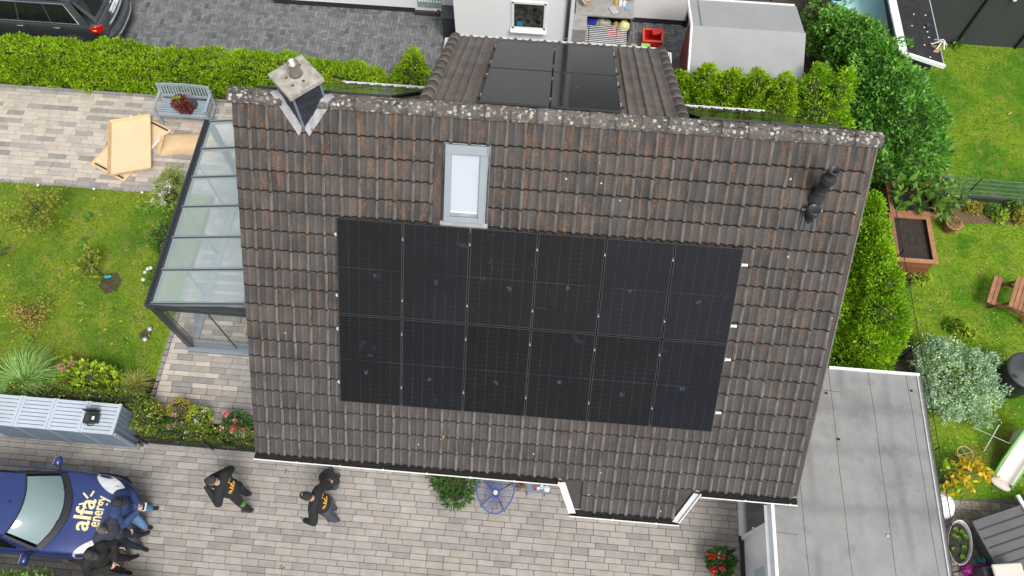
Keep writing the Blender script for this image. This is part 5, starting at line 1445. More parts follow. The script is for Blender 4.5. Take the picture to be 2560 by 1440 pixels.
def capsule_pts(a, b_, ra, rb_): return (Vector(a), Vector(b_), ra, rb_)
def build_body(prims, vox=.013):
    b = MB()
    for kind, *q in prims:
        if kind == 'c':
            a, c, ra, rc, tg = q; a, c = Vector(a), Vector(c); d = c - a; L = max(d.length, 1e-4); z = d / L
            x = z.orthogonal().normalized(); y = z.cross(x); n = 12; prof = []
            for k in range(4): t = math.pi / 2 * k / 3; prof.append((-ra * math.cos(t), ra * math.sin(t)))
            for k in range(4): t = math.pi / 2 * k / 3; prof.append((L + rc * math.sin(t), rc * math.cos(t)))
            bs = len(b.v)
            for h, r in prof:
                for k in range(n): an = 6.283185 * k / n; b.v.append(tuple(a + z * h + (x * math.cos(an) + y * math.sin(an)) * max(r, .001)))
            for i in range(len(prof) - 1):
                for k in range(n): p0, p1 = bs + i * n + k, bs + i * n + (k + 1) % n; b.f.append((p0, p1, p1 + n, p0 + n)); b.mi.append(0)
            b.f.append(tuple(bs + k for k in reversed(range(n)))); b.f.append(tuple(bs + (len(prof) - 1) * n + k for k in range(n))); b.mi += [0, 0]
        else:
            c, r, tg, Mx = q; b.ell(c, r, 18, 12, Mx)
    me = b.mesh('tmp', fix=False); o = link('tmp', me)
    m = o.modifiers.new('r', 'REMESH'); m.mode = 'VOXEL'; m.voxel_size = vox
    s = o.modifiers.new('s', 'SMOOTH'); s.factor = .5; s.iterations = 3
    dg = bpy.context.evaluated_depsgraph_get(); res = bpy.data.meshes.new_from_object(o.evaluated_get(dg)); bpy.data.objects.remove(o, do_unlink=True)
    # which garment every face belongs to
    n = len(res.polygons); ce = np.empty(n * 3); res.polygons.foreach_get('center', ce); ce = ce.reshape(-1, 3); best = np.full(n, 9e9); tagi = np.zeros(n, int)
    for kind, *q in prims:
        if kind == 'c':
            a, c, ra, rc, tg = q; a, c = np.array(a, float), np.array(c, float); d = c - a; t = np.clip(((ce - a) @ d) / max(d @ d, 1e-9), 0, 1)
            dist = np.linalg.norm(ce - (a + t[:, None] * d), axis=1) - (ra + (rc - ra) * t)
        else:
            c, r, tg, Mx = q; qq = ce - np.array(c, float)
            if Mx is not None: qq = qq @ np.array(Mx)
            k = np.linalg.norm(qq / np.array(r), axis=1); dist = (k - 1) * min(r)
        u = dist < best; best[u] = dist[u]; tagi[u] = tg
    res.polygons.foreach_set('material_index', tagi); res.polygons.foreach_set('use_smooth', [True] * n); res.name = 'body'
    return res

SK, TOP, TRO, SHO = 0, 1, 2, 3
def hand(prims, w, d, side, curl=.5):
    """palm, four unequal fingers and a thumb; w wrist, d forearm direction, side = vector towards the thumb"""
    w, d, s = Vector(w), Vector(d).normalized(), Vector(side); s = (s - d * s.dot(d)).normalized(); n = d.cross(s)
    p1 = w + d * .085
    for k in (-.025, 0, .025): prims.append(('c', w + s * k * .6, p1 + s * k, .016, .015, SK))
    for k, L in ((.031, .070), (.010, .080), (-.011, .074), (-.030, .058)):
        a = p1 + s * k; m = a + (d * (1 - curl * .4) + n * curl * .7).normalized() * L * .55; e = m + (d * (1 - curl * 1.2) + n * curl * 1.3).normalized() * L * .5
        prims.append(('c', a, m, .0105, .0095, SK)); prims.append(('c', m, e, .0095, .008, SK))
    a = w + d * .03 + s * .03; m = a + (s * .8 + d * .6 + n * .2).normalized() * .045; prims.append(('c', a, m, .013, .011, SK)); prims.append(('c', m, m + (d + n * .5).normalized() * .035, .011, .009, SK))

def person(label, loc, rz, mats, elb, wri, feet, head=(.03, 0, 1.665), yaw=0, nod=0, bulk=0.0, lean=0.0, sc=1.0, thumbs=((0, 0, 1), (0, 0, 1)), hood=False, curl=.6, leg=1.1):
    t = thing('person', label, 'person', loc, rz); t.scale = (sc, sc, sc)
    L = lambda p: Vector((p[0] + lean * max(0, p[2] - .9), p[1], p[2]))
    P = []; bk = bulk
    P += [('e', L((0, 0, .95)), (.125 + bk * .5, .165 + bk * .4, .13), TRO, None), ('e', L((0, 0, 1.10)), (.120 + bk, .160 + bk, .16), TOP, None), ('e', L((0, 0, 1.30)), (.128 + bk, .180 + bk, .18), TOP, None)]
    P += [('c', L((-.01, -.15, 1.435)), L((-.01, .15, 1.435)), .068 + bk, .068 + bk, TOP), ('c', L((0, 0, 1.44)), L((head[0] * .7, head[1] * .5, 1.56)), .062, .055, SK)]
    hd = L(head); H = Matrix.Rotation(yaw, 3, 'Z') @ Matrix.Rotation(nod, 3, 'Y')
    P.append(('e', hd, (.098, .078, .118), SK, H))
    for o, r in (((.095, 0, -.015), (.022, .014, .024)), ((.085, 0, -.062), (.020, .026, .014)), ((0, .078, -.01), (.018, .010, .030)), ((0, -.078, -.01), (.018, .010, .030)), ((.075, .0, -.095), (.03, .03, .022))): P.append(('e', hd + H @ Vector(o), r, SK, H))
    for i, s in enumerate((1, -1)):
        sh = L((-.01, s * .19, 1.425)); e, w = Vector(elb[i]), Vector(wri[i])
        P += [('c', sh, e, .060 + bk, .048 + bk * .8, TOP), ('c', e, w, .046 + bk * .8, .035 + bk * .5, TOP)]
        hand(P, w + (w - e).normalized() * .012, w - e, Vector(thumbs[i]), curl)
        hip = Vector((0, s * .09, .92)); an = Vector((feet[i][0], feet[i][1], .085)); kn = hip.lerp(an, .5) + Vector((.045, 0, .01)); fa = feet[i][2]
        P += [('c', hip, kn, .096 * leg, .070 * leg, TRO), ('c', kn, an + Vector((0, 0, .03)), .070 * leg, .056 * leg, TRO)]
        fd = Vector((math.cos(fa), math.sin(fa), 0)); P += [('c', an + Vector((0, 0, -.035)) - fd * .05, an + fd * .15 + Vector((0, 0, -.042)), .042, .038, SHO), ('c', an + Vector((0, 0, .03)), an + Vector((0, 0, -.03)), .047, .046, SHO)]
    if hood: P.append(('e', L((-.10, 0, 1.47)), (.085, .12, .055), TOP, None))
    me = build_body(P); o = link('body', me, mats, t); return t, hd, H, me
def cap(t, hd, H, m, brim=True, z0=.028):
    b = MB()
    for j in range(7):
        th = math.pi / 2 * j / 6
        for k in range(20): a = 6.283185 * k / 20; b.v.append(tuple(hd + H @ Vector((.108 * math.cos(a) * math.cos(th), .090 * math.sin(a) * math.cos(th), z0 + .102 * math.sin(th)))))
    for j in range(6):
        for k in range(20): p0, p1 = j * 20 + k, j * 20 + (k + 1) % 20; b.f.append((p0, p1, p1 + 20, p0 + 20)); b.mi.append(0)
    c = b.build('cap', m, t, local=True, smooth=True)
    if brim:
        b = MB(); b.grid(lambda u, v: hd + H @ Vector(((.095 + .088 * v * (1 - (2 * u - 1) ** 2 * .55)) * math.cos((u - .5) * 1.9) + 0, .088 * math.sin((u - .5) * 2.6) * (1 - .05 * v), z0 + .008 - .028 * v)), 10, 4)
        br = b.build('brim', m, c, local=True, smooth=True); br.modifiers.new('s', 'SOLIDIFY').thickness = .006
        MB().ell(hd + H @ Vector((0, 0, z0 + .102)), .009, 8, 6).build('button', m, c, local=True)
    return c
def hair(t, hd, H, m, k=1.06, drop=-.03):
    b = MB()
    for j in range(7):
        th = math.pi / 2 * j / 6
        for q in range(18):
            a = 6.283185 * q / 18; back_ = max(0, -math.cos(a)); z = (drop + .05 * max(0, math.cos(a)) - .05 * back_) * (1 - j / 6) + .118 * k * math.sin(th)
            b.v.append(tuple(hd + H @ Vector((.100 * k * math.cos(a) * math.cos(th) - .008, .080 * k * math.sin(a) * math.cos(th), z))))
    for j in range(6):
        for q in range(18): p0, p1 = j * 18 + q, j * 18 + (q + 1) % 18; b.f.append((p0, p1, p1 + 18, p0 + 18)); b.mi.append(0)
    return b.build('hair', m, t, local=True, smooth=True)
def back_text(t, me, txt, size, z, m, lean=0.0):
    bm = bmesh.new(); bm.from_mesh(me); bv = BVHTree.FromBMesh(bm); bm.free()
    tm = text_mesh(txt, size, 3, 1.0, size * .025); w = max(v.co.x for v in tm.vertices)
    conform(tm, bv, Vector((1, 0, 0)), lambda c: Vector((-.8, w / 2 - c.x, z + c.y)), .007); lt = link('lettering', tm, m, t)
    for (ya, za), (yb, zb) in (((-w * .22, z + size * .80), (-w * .20, z + size * .98)), ((-w * .36, z + size * .82), (-w * .40, z + size * 1.0)), ((-w * .48, z + size * .74), (-w * .58, z + size * .86))):
        d = Vector((0, yb - ya, zb - za)); n_ = Vector((0, -d.z, d.y)).normalized() * size * .05; a, c = Vector((0, ya, za)), Vector((0, yb, zb))
        rm = bpy.data.meshes.new('sun_ray'); rm.from_pydata([a + n_, a - n_, c - n_, c + n_], [], [(0, 1, 2, 3)]); conform(rm, bv, Vector((1, 0, 0)), lambda q: Vector((-.8, q.y, q.z)), .008); link('sun_ray', rm, m, lt)

# A: at the drive, looks into a phone, back to the house side
t, hd, H, me = person('person in black sweatshirt and cap holding a phone, green knee patch, left of the backpack', (-.68, -5.06, 0), math.pi - .10, [M['skin'], M['shirtblk'], M['blktr'], M['shoegrey']],
                      ((.16, .33, 1.16), (.14, -.35, 1.18)), ((.40, .10, 1.40), (.38, -.10, 1.38)), ((-.10, .22, .25), (.05, -.10, .0)), head=(.06, .0, 1.655), yaw=.15, nod=.25, bulk=.045, sc=1.03, lean=.22, leg=1.2)
cap(t, hd, H, M['capgrey']); back_text(t, me, 'alfa', .20, 1.27, M['logo_o'])
b = MB(); b.ell((-.055, .165, .47), (.075, .075, .085), 12, 8); b.build('knee_patch', M['greenkn'], t, local=True, smooth=True)
ph = thing('smartphone', 'black phone held by the person left of the backpack', 'phone', tuple(G(536, 1216, 1.42)), .3)
MB().box((0, 0, 0), (.085, .165, .012), M=Matrix.Rotation(1.3, 3, 'Z') @ Matrix.Rotation(.35, 3, 'X')).build('phone_body', M['black'], ph, local=True, bevel=.004)
# B: beside the backpack
t, hd, H, me = person('person in black sweatshirt, cap with orange mark and grey trousers next to the backpack', (1.25, -5.20, 0), math.pi - .08, [M['skin'], M['shirtblk'], M['greytr'], M['navytr']],
                      ((.10, .38, 1.14), (.04, -.36, 1.18)), ((.30, .36, 1.02), (.06, -.44, .96)), ((-.05, .13, .15), (.06, -.10, -.1)), head=(.05, 0, 1.66), yaw=-.1, nod=.2, bulk=.045, sc=1.03, lean=.20, leg=1.3)
c = cap(t, hd, H, M['capblk']); back_text(t, me, 'alfa', .20, 1.27, M['logo_o'])
b = MB(); b.ell(hd + H @ Vector((.082, 0, .090)), (.012, .034, .012), 8, 6); b.build('cap_mark', M['logo_o'], c, local=True)
# C: navy jacket and jeans, leaning on the car, phone in both hands
t, hd, H, me = person('person in navy jacket and blue jeans leaning on the bonnet, both hands on a phone', (-2.80, -5.62, 0), .08, [M['skin'], M['navyj'], M['jeans'], M['shoeblk']],
                      ((.06, .33, 1.12), (.06, -.33, 1.12)), ((.33, .075, 1.18), (.33, -.075, 1.18)), ((.06, .17, .12), (.02, -.19, -.25)), head=(.09, 0, 1.64), nod=.45, bulk=.055, lean=.02, leg=1.35, thumbs=((0, -.3, 1), (0, .3, 1)))
cap(t, hd, H, M['capblk'])
ph = thing('smartphone', 'pale phone in both hands of the person in blue jeans', 'phone', (-2.32, -5.585, 1.245), .08)
MB().box((0, 0, 0), (.085, .165, .012), M=Matrix.Rotation(-.5, 3, 'Y')).build('phone_body', M['cream'], ph, local=True, bevel=.004)
MB().box((-.012, 0, .010), (.05, .14, .004), M=Matrix.Rotation(-.5, 3, 'Y')).build('screen', M['black'], ph, local=True)
# D: bare headed, grey hair
t, hd, H, me = person('bare headed person with grey hair in a dark jacket leaning on the car', (-2.84, -6.13, 0), -.42, [M['skin'], M['darkj'], M['navytr'], M['shoeblk']],
                      ((-.05, .33, 1.13), (.02, -.34, 1.13)), ((.12, .24, .96), (.18, -.20, .98)), ((.0, .14, .9), (.16, -.06, .15)), head=(.05, 0, 1.655), nod=.2, bulk=.050, lean=-.05)
hair(t, hd, H, M['hairgrey'], 1.10, -.035)
# E: black cap, hands folded
t, hd, H, me = person('person in black jacket and dark cap with folded hands at the front wheel', (-2.93, -6.60, 0), -.45, [M['skin'], M['blkj'], M['blktr'], M['shoeblk']],
                      ((-.02, .35, 1.13), (-.02, -.35, 1.13)), ((.24, .09, 1.10), (.25, -.03, 1.08)), ((.0, .13, .9), (.06, -.13, .3)), head=(.05, 0, 1.655), nod=.1, yaw=.2, bulk=.050, lean=-.03, thumbs=((0, 0, 1), (0, 0, 1)), hood=True)
cap(t, hd, H, M['capgrey'])
# ------------------------------------------------------------------ things on the drive
bp = thing('backpack', 'black backpack standing on the paving by the gutter, next to a person', 'backpack', (1.03, -4.52, 0), rad(-35))
b = MB(); b.grid(lambda u, v: (lambda a, h: Vector(((.19 + .03 * math.sin(h * 3.1)) * math.copysign(abs(math.cos(a)) ** .6, math.cos(a)) * (1 - .42 * h ** 5), (.15 + .03 * math.sin(h * 3.1)) * math.copysign(abs(math.sin(a)) ** .7, math.sin(a)) * (1 - .5 * h ** 5), .01 + .50 * h)))(6.2832 * u, v), 28, 12)
b.add([(0, 0, .53)], []); b.build('main_bag', M['capblk'], bp, local=True, smooth=True)
MB().ell((0, 0, .50), (.12, .09, .04), 14, 8).build('top_flap', M['capblk'], bp, local=True, smooth=True)
MB().ell((.02, -.17, .20), (.14, .055, .15), 14, 8).build('front_pocket', M['capgrey'], bp, local=True, smooth=True)
MB().ell((.20, -.02, .14), (.05, .09, .13), 12, 8).build('side_pocket', M['greytr'], bp, local=True, smooth=True)
for s in (-.09, .09): MB().tube([(s, .13, .48), (s * 1.2, .21, .38), (s * 1.3, .21, .20), (s, .16, .06)], .018, 6).build('strap', M['capblk'], bp, local=True)
MB().tube([(-.05, .02, .53), (-.03, .02, .58), (.03, .02, .58), (.05, .02, .53)], .011, 6).build('handle', M['capblk'], bp, local=True)
g = G(1135, 1215, .6)
ol = thing('potted_oleander', 'big dark green oleander in a pot under the gutter left of the blue chair', 'plant', (g.x, g.y + .05, 0))
MB().lathe([(.16, 0), (.21, .34), (.23, .36), (.19, .36), (0, .33)], (g.x, g.y + .05, 0), 20).build('pot', M['terracotta'], ol, smooth=True)
bl = [((g.x, g.y + .10, .62), (.44, .34, .32)), ((g.x + .05, g.y - .14, .50), (.30, .26, .26)), ((g.x - .25, g.y + .1, .55), (.22, .22, .24))]
cores(bl, ol, .6); p, nv = sample_blobs(bl, 2400, lumpy=.1, lsc=4); leafmesh('foliage', LM['oleander'], ol, p, nv, .15, .030, .75, .25)
p, nv = sample_blobs(bl, 110, lumpy=.1, lsc=4); leafmesh('new_shoots', LM['hydr'], ol, p, nv, .10, .025, .6, .6)
g2 = G(1066, 1194, .5); MB().ell((g2.x, g2.y, .5), (.035, .03, .04), 8, 6).build('purple_bloom', M['magenta'], ol, smooth=True)
wc = thing('wire_chair', 'round blue cord armchair on black legs under the front gutter', 'chair', (4.68, -4.55, 0))
M['bluecord'] = mat('blue cord', (.04, .095, .30), .5, .1, 6)
wire_chair(wc, (4.68, -4.52), M['bluecord'], M['bluecord'], M['blackmetal'], .40, face=-math.pi / 2, n=52)
g = G(1295, 1212, .25); dp = thing('dried_plant', 'withered brown plant between the blue chair and the small table', 'plant', (g.x, g.y + .1, 0))
MB().lathe([(.10, 0), (.14, .22), (.12, .22), (0, .2)], (g.x, g.y + .1, 0), 16).build('pot', M['terracotta'], dp)
p, nv = sample_blobs([((g.x, g.y + .08, .28), (.17, .20, .10))], 420, lumpy=.04); leafmesh('foliage', LM['dry'], dp, p, nv, .05, .03, .9)
tb = thing('side_table', 'small blue grey table with cups under the front gutter', 'table', (5.58, -4.30, 0))
MB().box((5.58, -4.28, .45), (.46, .40, .03)).build('table_top', M['bluegrey_d'], tb, bevel=.006)
for sx in (-.19, .19):
    for sy in (-.16, .16): MB().bar((5.58 + sx, -4.28 + sy, 0), (5.58 + sx, -4.28 + sy, .44), .03).build('leg', M['bluegrey'], tb)
def cup(name, label, x, y, r, h, m, cat='cup'):
    b = MB(); b.lathe([(r * .8, 0), (r, h), (r * .86, h), (r * .7, .01), (0, .01)], (x, y, .465), 16); tag(b.build(name, m, smooth=True), label, cat)
cup('cup', 'white mug on the small table next to the sugar bowl', 5.66, -4.36, .045, .09, M['whitepvc'])
cup('cup', 'white mug standing behind another on the small table', 5.66, -4.26, .04, .08, M['whitepvc'])
cup('candle_glass', 'dark red candle glass at the edge of the small table', 5.52, -4.40, .035, .05, M['red'], 'candle')
cup('ashtray', 'small white saucer at the centre of the table', 5.59, -4.39, .035, .03, M['cream'], 'saucer')
b = MB(); b.ell((5.77, -4.385, .53), (.075, .075, .065), 14, 10); tag(b.build('round_jar', M['whitepvc'], smooth=True), 'white rounded jar at the right corner of the small table', 'jar')
b = MB(); b.tube([(5.52 + .05 * math.cos(a), -4.25 + .05 * math.sin(a), .47) for a in np.linspace(0, 6.28, 17)], .010, 6, False); tag(b.build('bracelet_ring', M['terracotta'], smooth=True), 'pinkish ring shaped dish on the small table', 'dish')
potted('geranium', 'red and pink geraniums in a pot by the white garage wall', 1800, 1405, .35, .30, .55, LM['oleander'], 1100, .075, .055, [(LM['redf'], 5, .06), (LM['rosep'], 3, .055), (LM['white'], 2, .04)])

# hedge leaves reaching into the bottom edge of the view
LM['edgeh'] = leafmat('pale laurel leaves', [(.10, .22, .03), (.20, .36, .05), (.34, .50, .12)], .4, .3)
r = thing('boundary_hedge', 'pale green leafy hedge top at the lower left edge of the photo', 'hedge', (-4.0, -7.35, 0))
bl = [((-5.6, -7.45, .80), (.85, .42, .66)), ((-4.3, -7.42, .80), (.85, .42, .65)), ((-3.1, -7.40, .76), (.75, .40, .64)), ((-2.35, -7.40, .68), (.45, .36, .56))]
cores(bl, r, .82); p, nv = sample_blobs(bl, 5200, lumpy=.14, lsc=3); leafmesh('foliage', LM['edgeh'], r, p, nv, .11, .055, .6, .4)

# ------------------------------------------------------------------ garage with flat felt roof
ga = thing('garage', 'white flat roofed garage with grey felt roof right of the house', 'garage', (11.6, -4.6, 0))
GX0, GX1, GY0, GY1, GZ = 10.03, 13.22, -9.0, -1.72, 2.10
b = MB(); b.box(((GX0 + GX1) / 2, (GY0 - 5.0) / 2 , GZ / 2 - .06), (GX1 - GX0 - .06, -5.0 - GY0, GZ - .10)); b.build('wall', M['white'], ga)
b = MB(); b.box(((GX0 + GX1) / 2 + .25, (GY1 - 4.99) / 2, GZ / 2 - .03), (GX1 - GX0 - .56, GY1 + 4.99 - .1, GZ - .06)); b.build('rear_wall', M['white'], ga)
def feltz(x, y):
    # sagging sheet with long wrinkles
    z = GZ + .004 * noise.noise(Vector((x * 1.3, y * .8, 2)))
    for xs, ph in ((10.86, .0), (11.72, 1.0), (12.62, 2.2)):
        c_ = xs + .03 * math.sin(y * 1.1 + ph) + (y + 4) * -.012
        z += .011 * (.35 + noise.noise(Vector((y * .9, xs, 5)))) * math.exp(-((x - c_) / .075) ** 2)
    for ys_ in (-3.45, -4.6, -2.6):
        c_ = ys_ + .05 * math.sin(x * 2.1); z += .007 * math.exp(-((y - c_) / .13) ** 2)
    return z
b = MB(); b.grid(lambda u, v: (GX0 + (GX1 - GX0) * u, GY0 + (GY1 - GY0) * v, feltz(GX0 + (GX1 - GX0) * u, GY0 + (GY1 - GY0) * v)), 110, 140)
rf = b.build('roof', M['felt'], ga, smooth=True, fix=False)
wv = [min(1.0, max(0.0, (feltz(v.co.x + .05 + 11.6, v.co.y - 4.6) - GZ) / .009)) for v in rf.data.vertices]
rf.data.attributes.new('dirt', 'FLOAT', 'POINT').data.foreach_set('value', wv)
b = MB(); b.box(((GX0 + GX1) / 2, (GY0 + GY1) / 2, GZ - .06), (GX1 - GX0 - .01, GY1 - GY0 - .01, .08)); b.build('roof_deck', M['wood_s'], ga)
# lap seams of the felt
q = random.Random(4)
for xs in (10.62, 11.42, 12.24, 13.02):
    pts = [(xs + .02 * noise.noise(Vector((y * .9, xs, 0))) + (y + 4) * -.012, y, 0) for y in np.linspace(GY0, GY1 - (.55 if xs < 11 else 0), 60)]
    MB().tube([(x, y, feltz(x, y) + .001) for x, y, z in pts], .0035, 4).build('lap_seam', M['moss'], rf)
for (xa, ya), (xb, yb) in (((10.7, -2.22), (11.62, -2.25)), ((10.05, -5.15), (10.5, -5.17))):
    MB().tube([(xa + (xb - xa) * t, ya + (yb - ya) * t, feltz(xa + (xb - xa) * t, ya) + .001) for t in np.linspace(0, 1, 12)], .0035, 4).build('lap_seam', M['moss'], rf)
MB().box((12.33, GY1 - .02, GZ + .015), (1.85, .05, .07)).build('rear_edge_trim', M['gutter_w'], ga)
MB().box((GX1 - .005, (GY0 + GY1) / 2, GZ + .006), (.02, GY1 - GY0, .04)).build('side_edge_trim', M['gutter'], ga)
gutter([(GX1 + .06, GY1, GZ - .02), (GX1 + .06, GY0, GZ - .04)], ga, r=.05, rim=.008, litter=False, rm=M['stone'], m=M['stone'])
MB().box((GX0 + .015, (GY0 - 4.62) / 2, GZ + .01), (.06, -4.62 - GY0, .07)).build('front_edge_trim', M['gutter_w'], ga)
gt = gutter([(GX0 - .07, GY0, GZ - .05), (GX0 - .07, -4.65, GZ - .03)], ga, r=.06, litter=False)
for x, y in ((11.30, -2.30), (11.45, -3.25), (13.05, -2.1)): MB().ell((x, y, GZ + .012), (.035, .025, .012), 8, 6).build('leaf_clump', M['moss'], rf)
MB().ell((12.18, -5.05, GZ + .02), .018, 8, 6).build('pebble', M['cream'], rf)
# glazed entrance between house and garage
en = thing('entrance', 'white framed glass entrance door beside the garage under the house eaves', 'door', (10.05, -4.65, 0))
MB().box((10.04, -4.05, 1.0), (.08, .10, 2.0)).build('frame_post', M['whitepvc'], en)
MB().box((10.04, -4.97, 1.0), (.08, .08, 2.0)).build('frame_post', M['whitepvc'], en)
MB().box((10.04, -4.51, 1.98), (.08, .84, .10)).build('head_rail', M['whitepvc'], en)
MB().box((10.03, -4.51, .04), (.12, .84, .08)).build('threshold', M['whitepvc'], en)
MB().box((10.05, -4.51, 1.0), (.012, .82, 1.85)).build('pane', M['glasswall'], en)
MB().ell((9.97, -4.93, 1.05), (.03, .03, .06), 8, 6).build('door_knob', M['chrome'], en, smooth=True)
sheet('entrance_floor', [(10.06, -4.98), (10.7, -4.98), (10.7, -4.05), (10.06, -4.05)], .002, mat('dark hall floor', (.06, .055, .05), .6, .2, 5))
b = MB(); b.box((10.4, -4.62, .03), (.35, .5, .04), rz=.3); tag(b.build('door_mat', M['wood_s']), 'dark wooden crate lid lying inside the glass entrance', 'board')
# garage window in the white wall
gw = MB().box((10.052, -5.95, 1.15), (.03, .80, 1.0)).build('window_reveal', M['whitepvc'], ga)
MB().box((10.035, -5.95, 1.15), (.03, .62, .84)).build('frame', M['whitepvc'], gw); MB().box((10.016, -5.95, 1.15), (.012, .50, .70)).build('pane', mat('frosted pane', (.50, .60, .62), .15, .05, 3), gw)
MB().box((10.0, -5.7, .03), (.06, 3, .06)).build('plinth', M['plinth'], ga)
b = MB(); b.box((9.62, -5.35, .45), (.05, .05, .9)); tag(b.build('plant_stake', M['blackmetal']), 'short black post beside the potted geraniums', 'post')

# ------------------------------------------------------------------ thuja row and garden fence
sheet('mulch_strip', [(12.0, -1.6), (13.95, -1.6), (14.2, -9), (13.3, -9), (13.3, -1.6), (12.0, -1.6), (10.8, 4.4), (14.6, 4.6), (14.3, -.5)], -.004, M['soil']) if False else sheet('mulch_strip', [(10.6, -1.6), (14.35, -1.6), (14.2, 4.4), (10.6, 4.4)], -.004, M['soil'])
sheet('mulch_strip', [(13.2, -9), (14.3, -9), (14.3, -1.6), (13.2, -1.6)], -.0045, M['soil'])
tr = [(12.75, 3.35, .55, .45, .5, 1.45), (12.95, 2.7, .6, .50, .5, 1.55), (13.0, 2.0, .6, .56, .55, 1.60), (13.0, 1.35, .62, .64, .6, 1.65), (13.05, .65, .65, .74, .66, 1.65), (13.0, -.05, .65, .80, .68, 1.55), (12.75, -.72, .6, .76, .58, 1.30)]
for k, (x, y, zc, rx, ry, h) in enumerate(tr):
    lab = f'bright thuja in the row between house and garden fence, {["first", "second", "third", "fourth", "fifth", "sixth", "last"][k]} counted from the rear'
    bush('thuja', lab, [((x, y, h * .45), (rx, ry, h * .5)), ((x + .04, y + .03, h * .85), (rx * .62, ry * .62, h * .35))], 13000, LM['thuja2'], .10, .042, 'thuja', .55, .25, .2, 2.6, group='thujas along the garden fence')
def meshfence(name, label, pts, h, cat='fence', step=.05, m=None, rows=5, posts=True, plank=False):
    m = m or M['steelgreen']; r = thing(name, label, cat, (pts[0][0], pts[0][1], 0)); 
    for a, c in zip(pts, pts[1:]):
        a, c = Vector((*a, 0)), Vector((*c, 0)); L = (c - a).length
        for k in range(rows):
            z = .08 + (h - .1) * k / (rows - 1); MB().bar(a + Vector((0, 0, z)), c + Vector((0, 0, z)), .012, .012).build('rail_wire', m, r)
        b = MB(); n = int(L / step)
        for i in range(n + 1):
            p = a.lerp(c, i / n); b.bar(p + Vector((0, 0, .03)), p + Vector((0, 0, h)), .005, .005)
        o = b.build('mesh_wires', m, r); o['kind'] = 'stuff'
        if posts:
            for p in (a, c): MB().box(p + Vector((0, 0, h / 2)), (.018, .018, h + .01)).build('post', M['steelgreen'], r)
    return r
meshfence('mesh_fence', 'black wire mesh fence between the thujas and the right garden', [(13.92, 4.3), (13.95, 1.9), (14.0, -.5), (14.04, -2.9), (14.04, -5.4), (14.04, -7.8)], 1.0, m=M['blackmetal'], step=.10, rows=4)
meshfence('mesh_fence', 'green grey double bar fence crossing the right lawn', [(15.3, 4.22), (16.25, 4.21), (18.2, 4.19)], .95, step=.05, rows=6)
MB().box((16.75, 4.20, .08), (2.9, .05, .18)).build('base_board', M['darkgrey'], bpy.data.objects['mesh_fence.001'])

# raised beds
def raised(label, x0, x1, y0, y1, h, fill=True, trellis=False):
    r = thing('raised_bed', label, 'planter', ((x0 + x1) / 2, (y0 + y1) / 2, 0))
    for k in range(5):
        z = .07 + k * (h - .04) / 5
        for c_, d_ in ((((x0 + x1) / 2, y0, z), (x1 - x0, .03, h / 5 - .012)), (((x0 + x1) / 2, y1, z), (x1 - x0, .03, h / 5 - .012)), ((x0, (y0 + y1) / 2, z), (.03, y1 - y0, h / 5 - .012)), ((x1, (y0 + y1) / 2, z), (.03, y1 - y0, h / 5 - .012))): MB().box(c_, d_).build('board', M['wood_r'], r)
    for c_, d_ in ((((x0 + x1) / 2, y0, h), (x1 - x0 + .12, .11, .03)), (((x0 + x1) / 2, y1, h), (x1 - x0 + .12, .11, .03)), ((x0, (y0 + y1) / 2, h + .002), (.11, y1 - y0 - .08, .03)), ((x1, (y0 + y1) / 2, h + .002), (.11, y1 - y0 - .08, .03))): MB().box(c_, d_).build('top_board', M['wood_o'], r)
    b = MB(); b.grid(lambda u, v: (x0 + .02 + (x1 - x0 - .04) * u, y0 + .02 + (y1 - y0 - .04) * v, h - .10 + .03 * noise.noise(Vector((u * 9, v * 9, x0)))), 24, 24); b.build('soil_fill', M['soil'], r, smooth=True)
    if trellis:
        b = MB()
        for k in range(30): b.box((x0 - .03, y0 + .10 + k * (y1 - y0 - .2) / 29, h + .02), (.10, .018, .02))
        o = b.build('slat_trellis', M['wood_o'], r); o['kind'] = 'stuff'
    return r
raised('red wood raised bed full of dark soil beside the wire fence', 13.95, 14.86, 1.83, 3.10, .68, trellis=True)
raised('farther red wood raised bed overgrown by leafy vegetables', 14.0, 15.1, 3.22, 4.10, .68)
def veg(label, spots, n, L, W, m=LM['green'], name='vegetable_plant'):
    c = spots[0]; r = thing(name, label, 'plant', (c[0], c[1], 0)); MB().tube([(c[0], c[1], .4), (c[0], c[1], c[2])], .015, 6).build('stem', M['bark'], r)
    p, nv = sample_blobs([((x, y, z), (q_, q_, q_ * .5)) for x, y, z, q_ in spots], n, lumpy=.08, lsc=5, low=-.2); leafmesh('foliage', m, r, p, nv, L, W, .8, .1); return r
veg('big leaved green vegetable plant hanging over the farther raised bed', [(14.45, 3.65, .85, .38), (14.85, 3.5, .85, .30)], 190, .26, .17)
veg('tall pale leaved vegetable plant next to the double bar fence', [(15.45, 3.85, .75, .42), (15.3, 3.55, .6, .28)], 260, .20, .14, leafmat('pale vegetable leaves', [(.10, .20, .04), (.17, .31, .07), (.27, .42, .13)]))
po = thing('plant_pot', 'terracotta pot with sparse herbs on the lawn near the raised beds', 'plant pot', (15.55, 3.05, 0))
g = G(2383, 560, .25); po.location = (g.x, g.y, 0)
MB().lathe([(.15, 0), (.21, .30), (.225, .31), (.19, .31), (0, .27)], (g.x, g.y, 0), 22).build('pot', M['terracotta'], po, smooth=True)
p, nv = sample_blobs([((g.x, g.y, .32), (.16, .16, .07))], 160, lumpy=.03); leafmesh('herbs', LM['shrub'], po, p, nv, .06, .03, .8)
